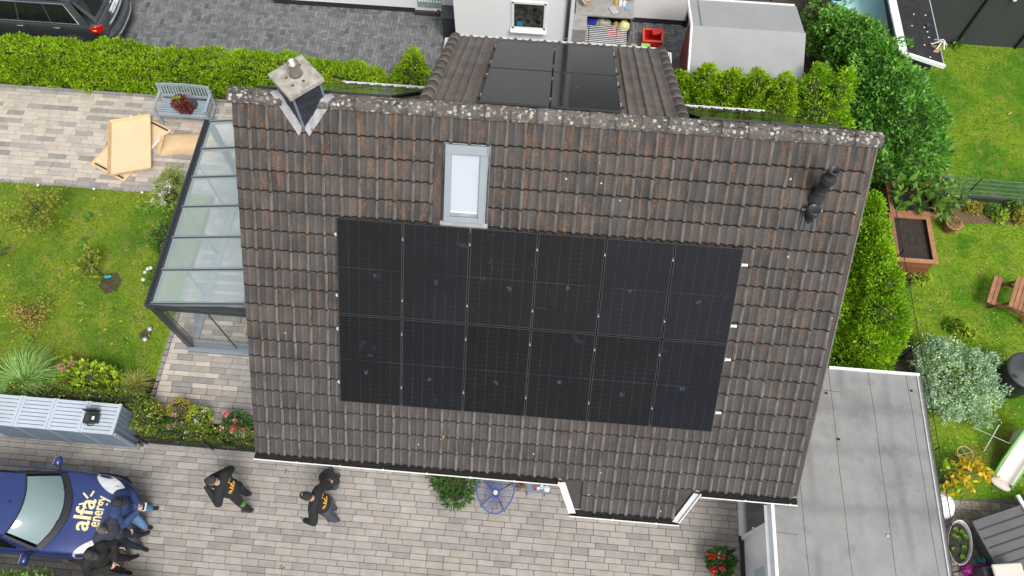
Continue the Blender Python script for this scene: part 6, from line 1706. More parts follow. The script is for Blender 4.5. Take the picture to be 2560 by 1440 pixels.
# bed below the fence
sheet('mulch_bed', [(15.9, 3.45), (18.6, 3.6), (18.6, 4.1), (15.9, 4.1)], -.003, mat('bark mulch', (.20, .12, .075), .9, .5, 30, grain=.5))
MB_ = random.Random(9)
for k, (px, py, m, lab) in enumerate(((2432, 520, LM['yshrub'], 'yellow green leafy perennial at the left end of the mulch bed'), (2485, 528, LM['green'], 'dark green perennial second in the mulch bed'), (2500, 540, LM['hydr'], 'lime coloured perennial in the middle of the mulch bed'), (2535, 515, LM['green'], 'green perennial close to the fence base board'), (2550, 545, LM['yshrub'], 'orange tinted low plant at the right end of the mulch bed'))):
    g = G(px, py, .12); bush('perennial', lab, [((g.x, g.y, .12), (.20, .17, .15))], 260, m, .085, .05, 'plant', .8, .2, .05, 4, core=.5)
for k, (px, py, m, lab) in enumerate(((2303, 695, LM['hydr'], 'small yellow green hosta at the corner of the soil filled bed'), (2262, 700, LM['shrub'], 'low weedy plant at the fence under the raised bed'), (2420, 835, LM['hydr'], 'sprawling pale plant on the lawn above the juniper'), (2390, 815, LM['grassR'], 'flat weed patch left of the pale plant on the right lawn'))):
    g = G(px, py, .1); bush('perennial', lab, [((g.x, g.y, .07), (.24, .18, .10))], 240, m, .09, .045, 'plant', .8, .2, .05, 4, core=.4, stem=False)

# picnic table
pt = thing('picnic_table', 'orange wooden picnic table with attached benches at the right edge', 'picnic table', (16.62, 1.25, 0), rad(-24))
for k in range(4): MB().box((.06 + k * .105, 0, .60), (.095, .90, .03)).build('table_board', M['wood_o'], pt, local=True, bevel=.004)
for x in (-.33, .80):
    for k in range(2): MB().box((x + k * .105, 0, .36), (.095, .84, .03)).build('bench_board', M['wood_o'], pt, local=True, bevel=.004)
for y in (-.33, .33):
    MB().bar((-.38, y, .33), (.96, y, .33), .04, .07).build('bench_bearer', M['wood_r'], pt, local=True)
    MB().bar((.10, y + .03, .58), (-.18, y + .03, 0), .06, .04).build('leg', M['wood_r'], pt, local=True); MB().bar((.36, y + .03, .58), (.66, y + .03, 0), .06, .04).build('leg', M['wood_r'], pt, local=True)

# blue juniper
JB = [((15.0, -1.05, .45), (.62, .58, .40)), ((14.55, -.75, .42), (.42, .40, .36)), ((15.45, -.78, .45), (.46, .36, .36)), ((15.25, -1.45, .40), (.42, .34, .30)), ((14.55, -1.45, .36), (.30, .32, .28)), ((15.62, -1.25, .36), (.36, .30, .26)), ((14.65, -.35, .50), (.22, .20, .24)), ((14.78, -1.92, .30), (.26, .18, .20)), ((15.35, -1.85, .28), (.30, .22, .20)), ((15.0, -.50, .45), (.32, .26, .28))]
ju = thing('juniper', 'spreading blue green juniper beside the black water butt', 'shrub', (15.0, -1.05, 0))
for c, rr__ in JB: MB().tube([(15.0, -1.1, .02), (c[0], c[1], c[2])], [.03, .012], 6).build('branch', M['bark'], ju)
p, nv = sample_blobs(JB, 24000, lumpy=.30, lsc=5.5, low=-.35); leafmesh('foliage', LM['juniper'], ju, p, nv, .060, .040, .7, .25)
wbq = thing('water_butt', 'tall black plastic water butt with lid at the right edge', 'barrel', (16.40, -.90, 0))
MB().lathe([(.36, 0), (.40, .02), (.42, .35), (.43, .40), (.42, .44), (.40, .70), (.39, .80)], (16.40, -.90, 0), 30).build('barrel', M['black'], wbq, smooth=True)
MB().lathe([(.40, .79), (.44, .80), (.44, .84), (.38, .86), (.10, .87), (.09, .88), (0, .88)], (16.40, -.90, 0), 30).build('lid', mat('dark grey lid', (.06, .065, .07), .5, .1, 4), wbq, smooth=True)
MB().box((16.07, -1.07, .865), (.06, .10, .015), rz=1.0).build('lid_grip', M['black'], wbq)

# toy slide
sl_ = thing('toy_slide', 'white, red and green plastic toddler slide cut off by the right edge', 'slide', (16.1, -2.8, 0), rad(58))
def chute(u, v):
    x = -.55 + 1.25 * u; z = .06 + .52 * u ** 1.3; a = (v - .5) * 2
    return Vector((x, a * .20, z + .10 * abs(a) ** 4))
b = MB(); b.grid(chute, 18, 12); o = b.build('chute', M['toywhite'], sl_, local=True, smooth=True); o.modifiers.new('s', 'SOLIDIFY').thickness = .03
for s in (-1, 1):
    MB().tube([(-.6, s * .21, .10), (-.2, s * .22, .22), (.35, s * .22, .48), (.75, s * .22, .70)], .035, 8).build('side_rail', M['toygreen'], sl_, local=True, smooth=True)
MB().tube([(.60, -.22, .66), (.72, -.22, .98), (.72, .22, .98), (.60, .22, .66)], .045, 8).build('hand_arch', M['toyred'], sl_, local=True, smooth=True)
MB().ell((-.62, 0, .05), (.12, .24, .05), 14, 8).build('run_out', M['beige'], sl_, local=True, smooth=True)
b = MB(); b.box((.55, 0, .25), (.35, .40, .5)); b.build('ladder_base', M['toywhite'], sl_, local=True, bevel=.04)
# rusty mesh panel, clothes stake, wheel
rp = thing('rusty_mesh', 'rusty steel mesh panel lying on the lawn below the juniper', 'mesh', (15.35, -2.75, 0), rad(22))
for k in range(7): MB().bar((-.75, -.22 + k * .073, .03), (.75, -.22 + k * .073, .03), .008).build('rod', M['rust'], rp, local=True)
for k in range(13): MB().bar((-.72 + k * .12, -.24, .036), (-.72 + k * .12, .24, .036), .006).build('cross_rod', M['rust'], rp, local=True)
st_ = thing('stake_cross', 'thin pale crossed stakes standing next to the rusty mesh', 'stake', (15.65, -2.35, 0))
MB().bar((15.55, -2.62, .02), (15.68, -2.15, .55), .018).build('stake', M['zinc'], st_); MB().bar((15.25, -2.15, .28), (16.0, -2.50, .35), .016).build('stake', M['zinc'], st_)
g = G(2412, 1135, .35); wl = thing('wooden_hoop', 'pale wooden hoop with spokes half hidden by yellow leaves', 'hoop', (g.x, g.y, 0))
MB().tube([(g.x + .17 * math.cos(a), g.y + .17 * math.sin(a), .36) for a in np.linspace(0, 6.283, 25)], .014, 6, False).build('hoop', M['wood_l'], wl, smooth=True)
for a in (.3, 1.9): MB().bar((g.x - .16 * math.cos(a), g.y - .16 * math.sin(a), .36), (g.x + .16 * math.cos(a), g.y + .16 * math.sin(a), .36), .008).build('spoke', M['zinc'], wl)
MB().bar((g.x, g.y, 0), (g.x, g.y, .36), .02).build('pole', M['wood_s'], wl)
ys_ = thing('yellow_shrub', 'autumn yellow fig like shrub by the garage fence', 'shrub', (14.5, -3.35, 0))
spots = [(2400, 1170, .5), (2380, 1200, .45), (2410, 1195, .5), (2395, 1225, .4), (2455, 1178, .45), (2370, 1165, .5), (2415, 1150, .45), (2420, 1215, .35), (2440, 1165, .4), (2375, 1225, .4), (2470, 1188, .4)]
for k, q_ in enumerate(spots):
    g = G(*q_); MB().tube([(14.45, -3.4, 0), ((14.45 + g.x) / 2, (g.y - 3.4) / 2, .3), tuple(g)], [.012, .009, .005], 6).build('branch', M['bark'], ys_)
    p = np.array(g) + RNG.normal(0, .07, (16, 3)); leafmesh('foliage', LM['yellow'] if k not in (5, 3) else LM['hydr'], ys_, p, np.tile([0, 0, .3], (16, 1)), .15, .10, .9)
# oval tub, paving, small shed, box, can, bucket
sheet('garden_path', [(14.1, -3.6), (14.6, -3.75), (16.8, -3.55), (16.8, -9), (14.1, -9)], -.006, M['joint'])
rec_ = lay_rows(14.1, 16.6, -7, -3.75, lambda y: [(14.12, 16.5)], (.2, .2), (.22, .2), seed=8, z=.004); pieces(bpy.data.objects['garden_path'], 'path_paver', rec_, paver_mat('old path paver', [(0, (.24, .21, .17)), (1, (.36, .33, .28))], .3), 'path_paver_field', 120)
tu = thing('zinc_tub', 'oval zinc tub with soil and seedlings beside the garage', 'planter', (14.50, -4.72, 0), rad(-12))
b = MB(); b.lathe([(.85, 0), (.95, .32), (1.0, .36), (1.03, .36), (1.03, .34), (.96, .33), (.90, .26)], (0, 0, 0), 36, .24, .46); b.build('tub', M['zinc'], tu, local=True, smooth=True)
b = MB(); b.lathe([(0, .28), (.92, .27)], (0, 0, 0), 30, .24, .46); b.build('soil_fill', M['soil'], tu, local=True)
for k, (dx, dy) in enumerate(((-.08, .25), (.05, .24), (-.02, .08), (-.12, .10), (.10, -.08), (-.10, -.18), (.08, -.28), (.12, .16))):
    b = MB(); q = random.Random(k)
    for i in range(6):
        a = i * 1.05 + q.random(); d = Vector((math.cos(a), math.sin(a), 0)) * .065; s = Vector((-d.y, d.x, 0)) * .45; c = Vector((dx, dy, .29)); b.add([c, c + d * .5 + s + Vector((0, 0, .04)), c + d + Vector((0, 0, .03)), c + d * .5 - s + Vector((0, 0, .04))], [(0, 1, 2, 3)])
    b.build('seedling', LM['green'], tu, local=True, fix=False)
gs = thing('garden_shed', 'low grey storage shed with ribbed metal roof at the lower right corner', 'shed', (15.3, -5.2, 0), rad(21.5))
# local x to the right along the roof edge, y up
o0 = G(2435, 1308, .42); o0.z = 0; gs.location = o0
MB().box((.85, -1.1, .20), (1.66, 2.1, .40)).build('wall', M['greyshed'], gs, local=True)
MB().box((.85, -1.1, .42), (1.76, 2.24, .025)).build('roof', M['greyshed'], gs, local=True)
for k in range(11): MB().box((.85, -.16 - k * .19, .442), (1.74, .020, .022)).build('roof_rib', M['darkgrey'], gs, local=True)
MB().box((-.03, -1.1, .43), (.03, 2.26, .06)).build('edge_trim', M['greyshed'], gs, local=True); MB().box((.85, .03, .43), (1.76, .03, .06)).build('edge_trim', M['greyshed'], gs, local=True)
MB().box((1.18, -.3, .47), (.07, 1.1, .05)).build('white_profile', M['cream'], gs, local=True)
cb = thing('cushion_box', 'beige rounded lid of a garden box at the lower right corner', 'storage box', (15.05, -5.42, 0), rad(8))
MB().box((0, 0, .30), (.58, .50, .60)).build('box', M['anthr'], cb, local=True, bevel=.03)
o = MB().box((.12, 0, .75), (.62, .54, .06)).build('lid', M['beige'], cb, local=True, bevel=.03); o.location = (0, 0, 0)
MB().box((.12, 0, .66), (.50, .44, .12)).build('upper_box', M['anthr'], cb, local=True, bevel=.03)
wcn = thing('watering_can', 'magenta watering can next to the oval tub', 'watering can', (14.70, -5.22, 0), rad(20))
MB().lathe([(.10, 0), (.11, .02), (.10, .20), (.07, .22), (0, .22)], (0, 0, 0), 20).build('can', M['magenta'], wcn, local=True, smooth=True)
MB().tube([(.08, 0, .08), (.22, 0, .16), (.30, 0, .24)], [.022, .016, .014], 8).build('spout', M['magenta'], wcn, local=True); MB().tube([(-.09, 0, .06), (-.20, 0, .12), (-.17, 0, .24), (-.02, 0, .25)], .013, 8).build('handle', M['magenta'], wcn, local=True)
MB().lathe([(0, 0), (.028, .0), (.036, .02), (.036, .03)], (.31, 0, .23), 12).build('rose', M['magenta'], wcn, local=True)
g = G(2452, 1401, .05); b = MB(); b.lathe([(0, .01), (.05, .01), (.06, .11), (.066, .11), (.055, 0)], (g.x, g.y, 0), 18); tag(b.build('toy_bucket', M['turq'], smooth=True), 'small turquoise cup on the path near the watering can', 'cup')
g = G(2368, 1258, .3); ww = thing('white_basket', 'white round cover behind the wire fence beside the garage', 'cover', (g.x, g.y, 0))
MB().lathe([(.30, 0), (.31, .12), (.27, .19), (.12, .22), (0, .225)], (g.x, g.y, 0), 24, .8, 1).build('cover', M['whitepvc'], ww, smooth=True)
MB().tube([(g.x + .24 * math.cos(a), g.y + .30 * math.sin(a), .06) for a in np.linspace(0, 6.283, 21)], .012, 5, False).build('red_hem', M['toyred'], ww)
# white clover dots in the right lawn
q = random.Random(12); b = MB()
for k in range(130):
    px, py = q.uniform(2290, 2555), q.uniform(560, 1250); g = G(px, py, .04)
    if g.x < 14.3: continue
    b.ell((g.x, g.y, .045), (.014, .014, .009), 5, 4)
tag(b.build('clover_blossoms', LM['white']), 'tiny white clover blossoms strewn over the right lawn', 'blossom', kind='stuff')
g = G(2524, 284, .03); b = MB(); b.box((g.x, g.y, .04), (.13, .03, .025), rz=.5); tag(b.build('stick', M['wood_l']), 'pale wood stick lying on the upper right lawn', 'stick')

# ------------------------------------------------------------------ big laurel hedge
LB = [((12.95, 8.7, .95), (.58, .55, .95)), ((13.35, 8.0, 1.1), (.70, .65, 1.1)), ((13.75, 7.25, 1.1), (.78, .70, 1.15)), ((14.15, 6.5, 1.05), (.88, .75, 1.05)), ((14.5, 5.75, .9), (.95, .80, .95)), ((14.6, 5.0, .75), (.90, .70, .75)), ((13.5, 6.3, .75), (.6, .7, .7)), ((13.8, 5.3, .65), (.6, .6, .65)), ((14.0, 4.55, .6), (.55, .4, .55)), ((15.0, 5.2, .6), (.55, .55, .55))]
la = thing('laurel_hedge', 'big glossy dark green laurel hedge between the sheds and the right lawn', 'hedge', (14.0, 6.5, 0))
cores(LB, la, .72)
for x, y in ((13.0, 8.5), (13.8, 7.0), (14.3, 5.6)): MB().tube([(x, y, 0), (x, y, .8)], [.05, .03], 7).build('trunk', M['bark'], la)
p, nv = sample_blobs(LB, 46000, lumpy=.26, lsc=2.8, low=-.5); leafmesh('foliage', LM['laurel'], la, p, nv, .14, .066, .65, .35)
# ------------------------------------------------------------------ neighbour's white house
nh = thing('neighbour_house', 'white rendered neighbour house with dark plinth at the top', 'house', (4.0, 10.2, 0))
MB().box((-1.15, 10.35, 3.85), (4.55, 1.6, 7.3)).build('wall', M['white'], nh)
MB().box((-1.15, 10.37, .10), (4.50, 1.6, .22)).build('plinth', M['plinth'], nh)
MB().box((4.02, 9.4, 3.85), (3.26, 2.8, 7.5)).build('projecting_wall', M['white'], nh)
MB().box((4.02, 9.42, .08), (3.22, 2.8, .18)).build('plinth', M['plinth'], nh)
MB().box((7.28, 10.55, 3.85), (3.66, 1.6, 7.3)).build('wall', M['white'], nh)
MB().box((7.28, 10.57, .10), (3.62, 1.6, .22)).build('plinth', M['plinth'], nh)
MB().extrude([(7.7, 7.5), (11.6, 7.5), (9.65, 9.6)], 'x', -3.6, 9.4).build('roof', M['slate'], nh)
# entrance door with steps
MB().box((1.6, 10.3, 3.85), (1.5, 1.4, 7.3)).build('porch_wall', M['white'], nh)
MB().box((1.40, 9.56, .06), (.95, .20, .13)).build('door_step', M['darkgrey'], nh)
dr_ = MB().box((1.40, 9.585, .78), (.92, .05, 1.35)).build('door', M['whitepvc'], nh)
MB().box((1.40, 9.555, .62), (.74, .02, .75)).build('pane', mat('green tinted pane', (.28, .38, .36), .1, .2, 9), dr_)
for k in range(8): MB().ell((1.10 + k * .088, 9.54, .50), (.042, .012, .05), 10, 6).build('lace_motif', M['cream'], dr_)
# window in the projecting wall
wf = MB().box((4.44, 7.995, 1.71), (.92, .03, .96)).build('window', M['whitepvc'], nh)
for c_, d_ in (((4.00, 7.985, 1.71), (.07, .04, .96)), ((4.88, 7.985, 1.71), (.07, .04, .96)), ((4.44, 7.985, 2.16), (.92, .04, .07)), ((4.44, 7.985, 1.27), (.92, .04, .07))): MB().box(c_, d_).build('frame', M['whitepvc'], wf)
MB().box((4.44, 7.974, 1.715), (.80, .012, .80)).build('pane', mat('dark window with painted reflection', (.05, .05, .045), .08, .9, 7), wf)  # mottled colour stands in for a plant reflected in the pane
MB().box((4.20, 7.965, 1.42), (.16, .01, .16)).build('blue_bag', mat('blue bag', (.02, .18, .42), .5, .2, 20), wf)
MB().box((4.44, 7.93, 1.20), (1.0, .16, .05), M=Matrix.Rotation(.18, 3, 'X')).build('sill', M['whitepvc'], nh, bevel=.006)
dp_ = MB().tube([(5.50, 7.94, 7.4), (5.50, 7.94, 0)], .05, 12).build('downpipe', mat('grey downpipe', (.12, .135, .15), .4, .1, 5, metal=.4), nh, smooth=True)
for z in (1.05, 2.6): MB().lathe([(.06, 0), (.06, .03)], (5.50, 7.94, z), 14).build('pipe_clip', M['zinc'], dp_)
MB().tube([(9.05, 9.72, 7.4), (9.05, 9.72, 0)], .05, 12).build('downpipe', M['anthr'], nh, smooth=True)

# things at the door
sh = thing('sandals', 'pair of brown sandals on the neighbour door step', 'shoes', (1.62, 9.54, .13))
for k, dx in enumerate((-.07, .05, .16)):
    MB().ell((1.60 + dx, 9.52, .15), (.045, .10, .03), 10, 6).build('sandal', mat('brown leather', (.12, .05, .025), .6, .2, 9), sh, smooth=True)
MB().box((1.545, 9.52, .18), (.08, .04, .02)).build('white_strap', M['whitepvc'], sh)
bn = thing('waste_bin', 'dark grey lidded bin in the corner by the white wall', 'bin', (2.12, 8.75, 0))
MB().box((2.12, 8.78, .42), (.42, .44, .84)).build('body', M['anthr'], bn, bevel=.03); MB().box((2.12, 8.76, .88), (.48, .52, .07)).build('lid', M['anthr'], bn, bevel=.025)
db = thing('crate', 'low black crate with orange fruit beside the waste bin', 'crate', (2.16, 8.15, 0))
MB().box((2.18, 8.15, .15), (.36, .34, .30)).build('box', M['black'], db)
for k in range(6): MB().ell((2.10 + .06 * (k % 3), 8.02 + .05 * (k // 3), .32), .035, 8, 6).build('fruit', M['amber'], db, smooth=True)

# kitchen counter against the wall
ct = thing('outdoor_counter', 'grey counter with open shelf against the neighbour wall', 'counter', (6.55, 9.2, 0))
MB().box((6.55, 9.30, .90), (1.66, .66, .05)).build('worktop', M['stone'], ct); MB().box((6.55, 9.66, .95), (1.66, .03, .06)).build('rear_lip', M['stone'], ct)
MB().box((5.85, 8.72, .88), (.42, .62, .05)).build('side_worktop', M['stone'], ct); MB().box((5.85, 8.72, .44), (.40, .60, .84)).build('side_cabinet', M['stone'], ct)
MB().box((7.34, 9.3, .44), (.05, .62, .86)).build('end_panel', M['wood_s'], ct)
MB().box((6.7, 9.55, .44), (1.25, .05, .86)).build('back_panel', M['plinth'], ct)
MB().box((6.7, 9.3, .12), (1.25, .6, .04)).build('shelf', M['wood_s'], ct)
cr = thing('drying_rack', 'folded white and black clothes rack in front of the counter', 'rack', (6.7, 8.75, 0))
for k in range(13): MB().bar((6.05, 9.02 - k * .05, .55 - k * .022), (7.25, 8.98 - k * .05, .55 - k * .022), .014).build('rod', M['whitepvc'], cr)
for x in (6.15, 6.95, 7.2): MB().bar((x, 9.03, .57), (x, 8.38, .26), .022).build('side_bar', M['blackmetal'], cr)
for x in (6.2, 7.2): MB().bar((x, 8.7, .42), (x, 8.75, 0), .022).build('leg', M['blackmetal'], cr)
def bag(name, label, c, r_, m, cat='bag', seed=0):
    b = MB(); b.grid(lambda u, v: (lambda th, a: Vector(c) + Vector((r_[0] * math.sin(th) * math.cos(a), r_[1] * math.sin(th) * math.sin(a), r_[2] * math.cos(th))) * (1 + .14 * noise.noise(Vector((math.sin(th) * math.cos(a) * 2, math.sin(th) * math.sin(a) * 2, math.cos(th) * 2 + seed)))))(math.pi * v, 6.28319 * u), 22, 14)
    return tag(b.build(name, m, smooth=True), label, cat)
def speck(name, cols, sc):
    m, t, b, out = nt(name); N = NB(t); x = N.n('ShaderNodeTexVoronoi'); x.inputs['Scale'].default_value = sc; N.l(N.pos, x.inputs['Vector'])
    s_ = N.sep(x.outputs['Color']); N.l(N.ramp(s_[0], [(i / (len(cols) - 1), c) for i, c in enumerate(cols)]), b.inputs['Base Color']); b.inputs['Roughness'].default_value = .4; return m
bag('clear_bag', 'tall clear bag of mixed coloured packaging on the counter', (6.0, 9.42, 1.18), (.17, .20, .30), speck('mixed packaging', [(.55, .52, .42), (.65, .60, .25), (.45, .08, .10), (.30, .45, .40), (.7, .68, .62)], 22), 'bag', 1)
bag('yellow_bag', 'pale yellow bag at the right end of the counter shelf', (7.16, 9.02, .55), (.17, .15, .17), speck('yellow film', [(.62, .60, .22), (.72, .70, .40), (.50, .50, .20)], 26), 'bag', 4)
bag('grey_bag', 'clear greyish bag in the middle of the counter shelf', (6.55, 9.1, .55), (.24, .13, .12), speck('grey film', [(.22, .24, .18), (.36, .36, .28), (.14, .14, .12)], 24), 'bag', 7)
bag('orange_bag', 'orange net of fruit on the counter shelf', (6.92, 9.08, .50), (.10, .10, .12), speck('orange net', [(.45, .20, .03), (.30, .12, .02), (.55, .30, .08)], 30), 'bag', 9)
bag('rope_coil', 'loose pale yellow heap on the ground right of the rack', (7.50, 8.62, .08), (.15, .20, .09), speck('yellow string', [(.58, .54, .28), (.40, .36, .14), (.68, .64, .40)], 40), 'rope', 11)
b = MB(); b.box((6.22, 9.08, .58), (.26, .16, .12)); tag(b.build('blue_box', mat('blue plastic', (.012, .03, .30), .4, .1, 5), bevel=.015), 'dark blue plastic box on the counter shelf', 'box')
b = MB(); b.box((6.95, 9.0, .28), (.45, .25, .06)); tag(b.build('red_tray', M['red'], bevel=.01), 'dark red tray below the clothes rack', 'tray')
def bottle(label, x, y, h, r_, m, capm):
    t = thing('bottle', label, 'bottle', (x, y, .925)); MB().lathe([(r_, 0), (r_, h * .62), (r_ * .4, h * .82), (r_ * .4, h * .92)], (0, 0, 0), 14).build('flask', m, t, local=True, smooth=True)
    MB().lathe([(r_ * .45, h * .9), (r_ * .45, h), (0, h)], (0, 0, 0), 12).build('stopper', capm, t, local=True)
bottle('yellow bottle with green cap on the counter', 6.86, 9.45, .26, .045, mat('yellow bottle', (.62, .42, .04), .4, .1, 9), M['lime'])
bottle('first white bottle on the counter, next to the yellow one', 6.98, 9.44, .24, .05, M['whitepvc'], M['redorange']); bottle('second white bottle on the counter, on the right', 7.09, 9.43, .25, .05, M['whitepvc'], M['redorange'])
b = MB(); b.box((6.80, 9.20, .945), (.20, .30, .04), rz=.5); tag(b.build('egg_carton', M['zinc'], bevel=.015), 'pale grey empty carton on the counter top', 'carton')
b = MB(); b.ell((7.18, 9.30, .955), (.08, .06, .03), 12, 8); tag(b.build('cleaning_cloth', M['turq'], smooth=True), 'crumpled turquoise cloth on the counter top', 'cloth')
# red tubs
tb_ = thing('red_tub', 'orange red open plastic tub on the neighbour paving', 'tub', (8.03, 8.95, 0))
for c_, d_ in (((8.03, 8.95, .015), (.50, .42, .03)), ((7.77, 8.95, .17), (.03, .46, .32)), ((8.29, 8.95, .17), (.03, .46, .32)), ((8.03, 8.73, .17), (.50, .03, .32)), ((8.03, 9.17, .17), (.50, .03, .32))): MB().box(c_, d_).build('side', M['red'], tb_)
for c_, d_ in (((7.76, 8.95, .335), (.06, .52, .02)), ((8.30, 8.95, .335), (.06, .52, .02)), ((8.03, 8.72, .335), (.50, .06, .02)), ((8.03, 9.18, .335), (.50, .06, .02))): MB().box(c_, d_).build('rim', M['redorange'], tb_)
b = MB(); b.box((8.13, 9.06, .36), (.30, .20, .15), M=Matrix.Rotation(.3, 3, 'Z') @ Matrix.Rotation(.3, 3, 'X')); tag(b.build('red_box', M['red'], bevel=.04), 'rounded red box lying in the orange red tub', 'box')
st2 = thing('stool', 'lime green square stool in front of the red tub', 'stool', (7.83, 8.56, 0)); MB().box((7.83, 8.56, .26), (.27, .27, .05)).build('seat', M['lime'], st2, bevel=.03)
for sx in (-1, 1):
    for sy in (-1, 1): MB().bar((7.83 + sx * .09, 8.56 + sy * .09, .25), (7.83 + sx * .12, 8.56 + sy * .12, 0), .05).build('leg', M['lime'], st2)

# ------------------------------------------------------------------ shed with pale felt roof
sd_ = thing('garden_shed', 'reddish shed with pale grey felt gable roof behind the hedge', 'shed', (10.2, 7.2, 0))
ridge0, ridge1, ze1 = 8.72, 11.62, 1.95; yr_, zr_ = 7.42, 2.28
MB().box((10.2, 7.45, .86), (2.66, 2.25, 1.72)).build('wall', M['redpaint'], sd_)
for y0, y1, nm in ((yr_, 8.75, 'far'), (yr_, 6.25, 'near')):
    b = MB(); z1 = 1.93 if nm == 'far' else 1.75
    b.add([(ridge0, y0, zr_), (ridge1, y0, zr_), (ridge1, y1, z1), (ridge0, y1, z1)], [(0, 1, 2, 3)]); o = b.build('roof_slope', M['felt2'], sd_); o.modifiers.new('s', 'SOLIDIFY').thickness = .04
def shz(y): return zr_ - (yr_ - y) * (zr_ - 1.75) / (yr_ - 6.25) + .024
for y in (7.05, 6.62): MB().tube([(ridge0 + .25 + (ridge1 - ridge0 - .25) * t, y - .01 + .03 * noise.noise(Vector((t * 6, y, 0))), shz(y) + .0) for t in np.linspace(0, 1, 14)], .008, 4).build('felt_seam', M['darkgrey'], sd_)
MB().tube([(10.62, 7.05, shz(7.05)), (10.63, 6.62, shz(6.62))], .008, 4).build('felt_seam', M['darkgrey'], sd_)
for ya, yb in ((yr_, 6.25), (yr_, 8.75)):
    MB().tube([(ridge0 + .24, ya, zr_ + .024), (ridge0 + .24, yb, (1.75 if yb < 7 else 1.93) + .024)], .007, 4).build('felt_seam', M['darkgrey'], sd_)
    MB().bar((ridge0 - .02, ya, zr_ + .0), (ridge0 - .02, yb, (1.75 if yb < 7 else 1.93)), .05, .12).build('verge_trim', M['gutter_w'], sd_)
MB().bar((ridge0, 8.77, 1.93), (ridge1 - .05, 8.77, 1.93), .04, .06).build('rear_trim', M['gutter_w'], sd_)
MB().bar((ridge1 + .01, yr_, zr_), (ridge1 + .01, 6.25, 1.75), .02, .05).build('verge_trim', M['felt2'], sd_)

# rear hedge of thujas
sheet('bare_strip', [(11.7, 5.0), (13.4, 5.0), (13.4, 12), (11.7, 12)], -.005, M['earth'])
TB = [(8.35, 5.75, .55, .52, .42, 2.05), (9.0, 5.75, .6, .52, .42, 2.2), (9.65, 5.72, .6, .52, .42, 2.15), (10.3, 5.70, .6, .55, .44, 2.2), (11.0, 5.65, .6, .60, .48, 2.15)]
for k, (x, y, zc, rx, ry, h) in enumerate(TB):
    bush('thuja', f'thuja of the rear hedge below the pale felt shed, {ordn[k]} from the left', [((x, y, h * .48), (rx, ry, h * .52)), ((x, y, h * .86), (rx * .6, ry * .6, h * .32))], 11000, LM['thuja'], .095, .04, 'thuja', .55, .25, .2, 2.6, group='thujas behind the house')
bush('thuja', 'largest yellow green thuja at the corner of the rear hedge', [((12.15, 5.6, .9), (.80, .72, 1.1)), ((11.85, 6.0, 1.5), (.42, .42, 1.0)), ((12.45, 6.0, 1.5), (.40, .40, .95)), ((12.8, 5.2, .55), (.50, .48, .65)), ((12.35, 5.3, 1.2), (.5, .5, .6))], 17000, LM['thuja2'], .10, .04, 'thuja', .55, .3, .25, 2.8)
g = G(2065, 30, 1.0); bush('shrub', 'dark green shrub at the top edge above the wood fence', [((g.x, g.y, .8), (.5, .6, .8)), ((g.x + .3, g.y + .6, .8), (.5, .6, .8))], 2200, LM['laurel'], .12, .055, 'shrub')
wf_ = thing('wooden_fence', 'grey weathered paling fence running beside the pool', 'fence', (12.85, 8.3, 0))
for k in range(16):
    y = 7.15 + k * .13; x = 12.62 + k * .035; MB().box((x, y, .55), (.03, .095, 1.1)).build('paling', M['wood_s'], wf_)
for z in (.25, .85): MB().bar((12.64, 7.1, z), (13.2, 9.2, z), .03, .05).build('rail', M['wood_s'], wf_)
# pool
pl_ = thing('paddling_pool', 'round light blue pool with water behind the laurel hedge', 'pool', (13.95, 9.75, 0))
MB().lathe([(1.0, 0), (1.03, .55), (1.06, .62), (.99, .62), (.95, .3)], (13.95, 9.55, .55), 40).build('pool_wall', mat('pool blue', (.05, .46, .78), .4, .1, 3), pl_, smooth=True)
wm, t_, bb_, oo_ = nt('pool water'); N_ = NB(t_); N_.l(N_.mix(N_.mapr(N_.noise(3, 2), .4, .6), (.45, .88, .96), (.60, .93, .98)), bb_.inputs['Base Color']); bb_.inputs['Roughness'].default_value = .3; N_.bump(bb_, N_.noise(7, 2), .2, .02)
MB().lathe([(0, .58), (.98, .58)], (13.95, 9.55, .55), 36).build('water', wm, pl_)
MB().lathe([(1.02, 0), (1.0, .55)], (13.95, 9.55, 0), 30).build('pool_stand', M['wood_s'], pl_)
sheet('pool_deck', [(13.2, 8.6), (14.4, 8.2), (15.0, 8.2), (15.0, 12), (13.2, 12)], .0, M['darkgrey'])
# black roofed summer house with white fascia
su = thing('summer_house', 'white shed with black shingle roof and skylight stones at the top right', 'shed', (14.7, 8.8, 0))
A0, A1, B0, B1 = Vector((14.18, 7.10, 2.22)), Vector((14.10, 11.0, 2.22)), Vector((15.20, 6.95, 1.98)), Vector((15.17, 11.0, 1.98))
MB().add([A0, B0, B1, A1], [(0, 1, 2, 3)]).build('roof', M['plinth'], su)
rows, cols = 14, 7; recs = []; shm = MB().add([(-.085, -.16, .0), (.085, -.16, .0), (.085, .14, .004), (-.085, .14, .004), (-.085, -.16, .012), (.085, -.16, .012)], [(4, 5, 2, 3), (0, 1, 5, 4)]).mesh('shingle', fix=False)
q = random.Random(6)
for j in range(rows):
    for i in range(cols):
        u_ = (j + .5) / rows; v_ = (i + .5) / cols
        p0 = A0.lerp(A1, u_); p1 = B0.lerp(B1, u_); p = p0.lerp(p1, v_) + Vector((0, 0, .012)); X = (A1 - A0).normalized(); Y = (p0 - p1).normalized(); Z = X.cross(Y)
        if Z.z < 0: X = -X; Z = X.cross(Y)
        recs.append((shm, Matrix.Translation(p) @ Matrix((X, Y, Z)).transposed().to_4x4() @ Matrix.Diagonal((1.62, .55, 1, 1)), score(p)))
pieces(su, 'shingle', recs, mat('black shingle', (.020, .020, .022), .75, .3, 14, rnd=.4), 'shingle_field')
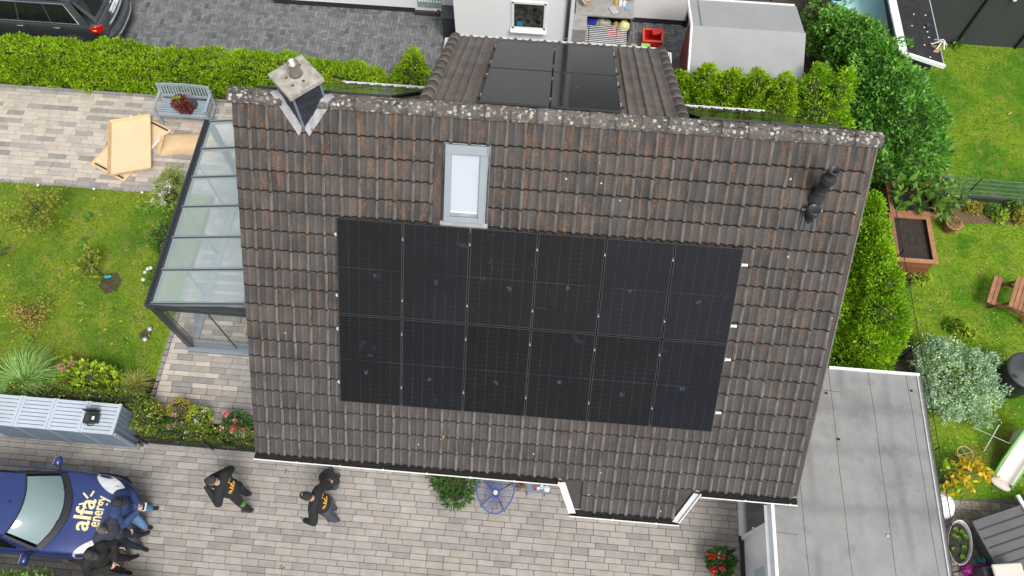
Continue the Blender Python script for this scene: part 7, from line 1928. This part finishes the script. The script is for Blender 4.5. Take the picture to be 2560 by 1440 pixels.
MB().box((14.78, 9.0, 1.0), (.62, 3.7, 1.95)).build('wall', M['darkgrey'], su)
MB().bar(A0 + Vector((-.08, 0, .0)), A1 + Vector((-.08, 0, 0)), .20, .06).build('fascia', M['whitepvc'], su)
MB().bar(A0 + Vector((-.12, -.04, -.02)), B0 + Vector((.05, -.04, -.02)), .07, .10).build('gable_board', M['whitepvc'], su)
MB().bar(B0 + Vector((.02, 0, .02)), B1 + Vector((.02, 0, .02)), .03, .03).build('edge_trim', M['zinc'], su)
for k in range(9):
    u_, v_ = q.uniform(.02, .5), q.uniform(.1, .95); p = A0.lerp(A1, u_).lerp(B0.lerp(B1, u_), v_); MB().ell(p + Vector((0, 0, .03)), (.022, .018, .012), 7, 5).build('bird_dropping', M['cream'], su)
MB().box(A0.lerp(A1, .30).lerp(B0.lerp(B1, .30), .78) + Vector((0, 0, .05)), (.10, .09, .08)).build('roof_vent', M['darkgrey'], su)
bh2 = thing('bird_feeder', 'small wooden bird table with radiating roof sticks on the shed corner', 'bird feeder', (15.05, 7.42, 1.98))
MB().lathe([(0, .04), (.13, .04), (.14, .07), (.12, .07), (0, .055)], (15.05, 7.42, 1.98), 6).build('tray', M['wood_l'], bh2)
for k in range(6):
    a = k * 1.047; MB().bar((15.05 + .03 * math.cos(a) + .09, 7.42 + .03 * math.sin(a) + .05, 2.30), (15.05 + .19 * math.cos(a) + .06, 7.42 + .19 * math.sin(a) + .04, 2.16), .022).build('roof_stick', M['cream'], bh2)
MB().bar((15.05, 7.42, 2.02), (15.13, 7.46, 2.30), .025).build('post', M['wood_r'], bh2)
# dark boundary wall
dw = thing('boundary_wall', 'dark grey panel wall closing the upper right lawn', 'wall', (17.5, 9.8, 0))
for k in range(4):
    x0 = 15.3 + k * 1.72; MB().box((x0 + .85, 9.78, .92), (1.70, .06, 1.84)).build('panel', M['darkgrey'], dw); MB().box((x0, 9.74, .92), (.05, .10, 1.86)).build('post', M['black'], dw)
    MB().box((x0 + .85, 9.78, 1.86), (1.72, .10, .04)).build('cap_rail', M['zinc'], dw)
for x in (15.95, 17.70, 16.9): MB().box((x, 9.70, 1.78), (.10, .08, .08)).build('lamp', M['whitepvc'], dw, bevel=.015)
g = G(2395, 108, .15); bush('perennial', 'single green weed at the foot of the dark panel wall', [((g.x, g.y, .10), (.13, .12, .12))], 90, LM['green'], .10, .05, 'plant', .8, .2, .03, 4, core=.4, stem=False)
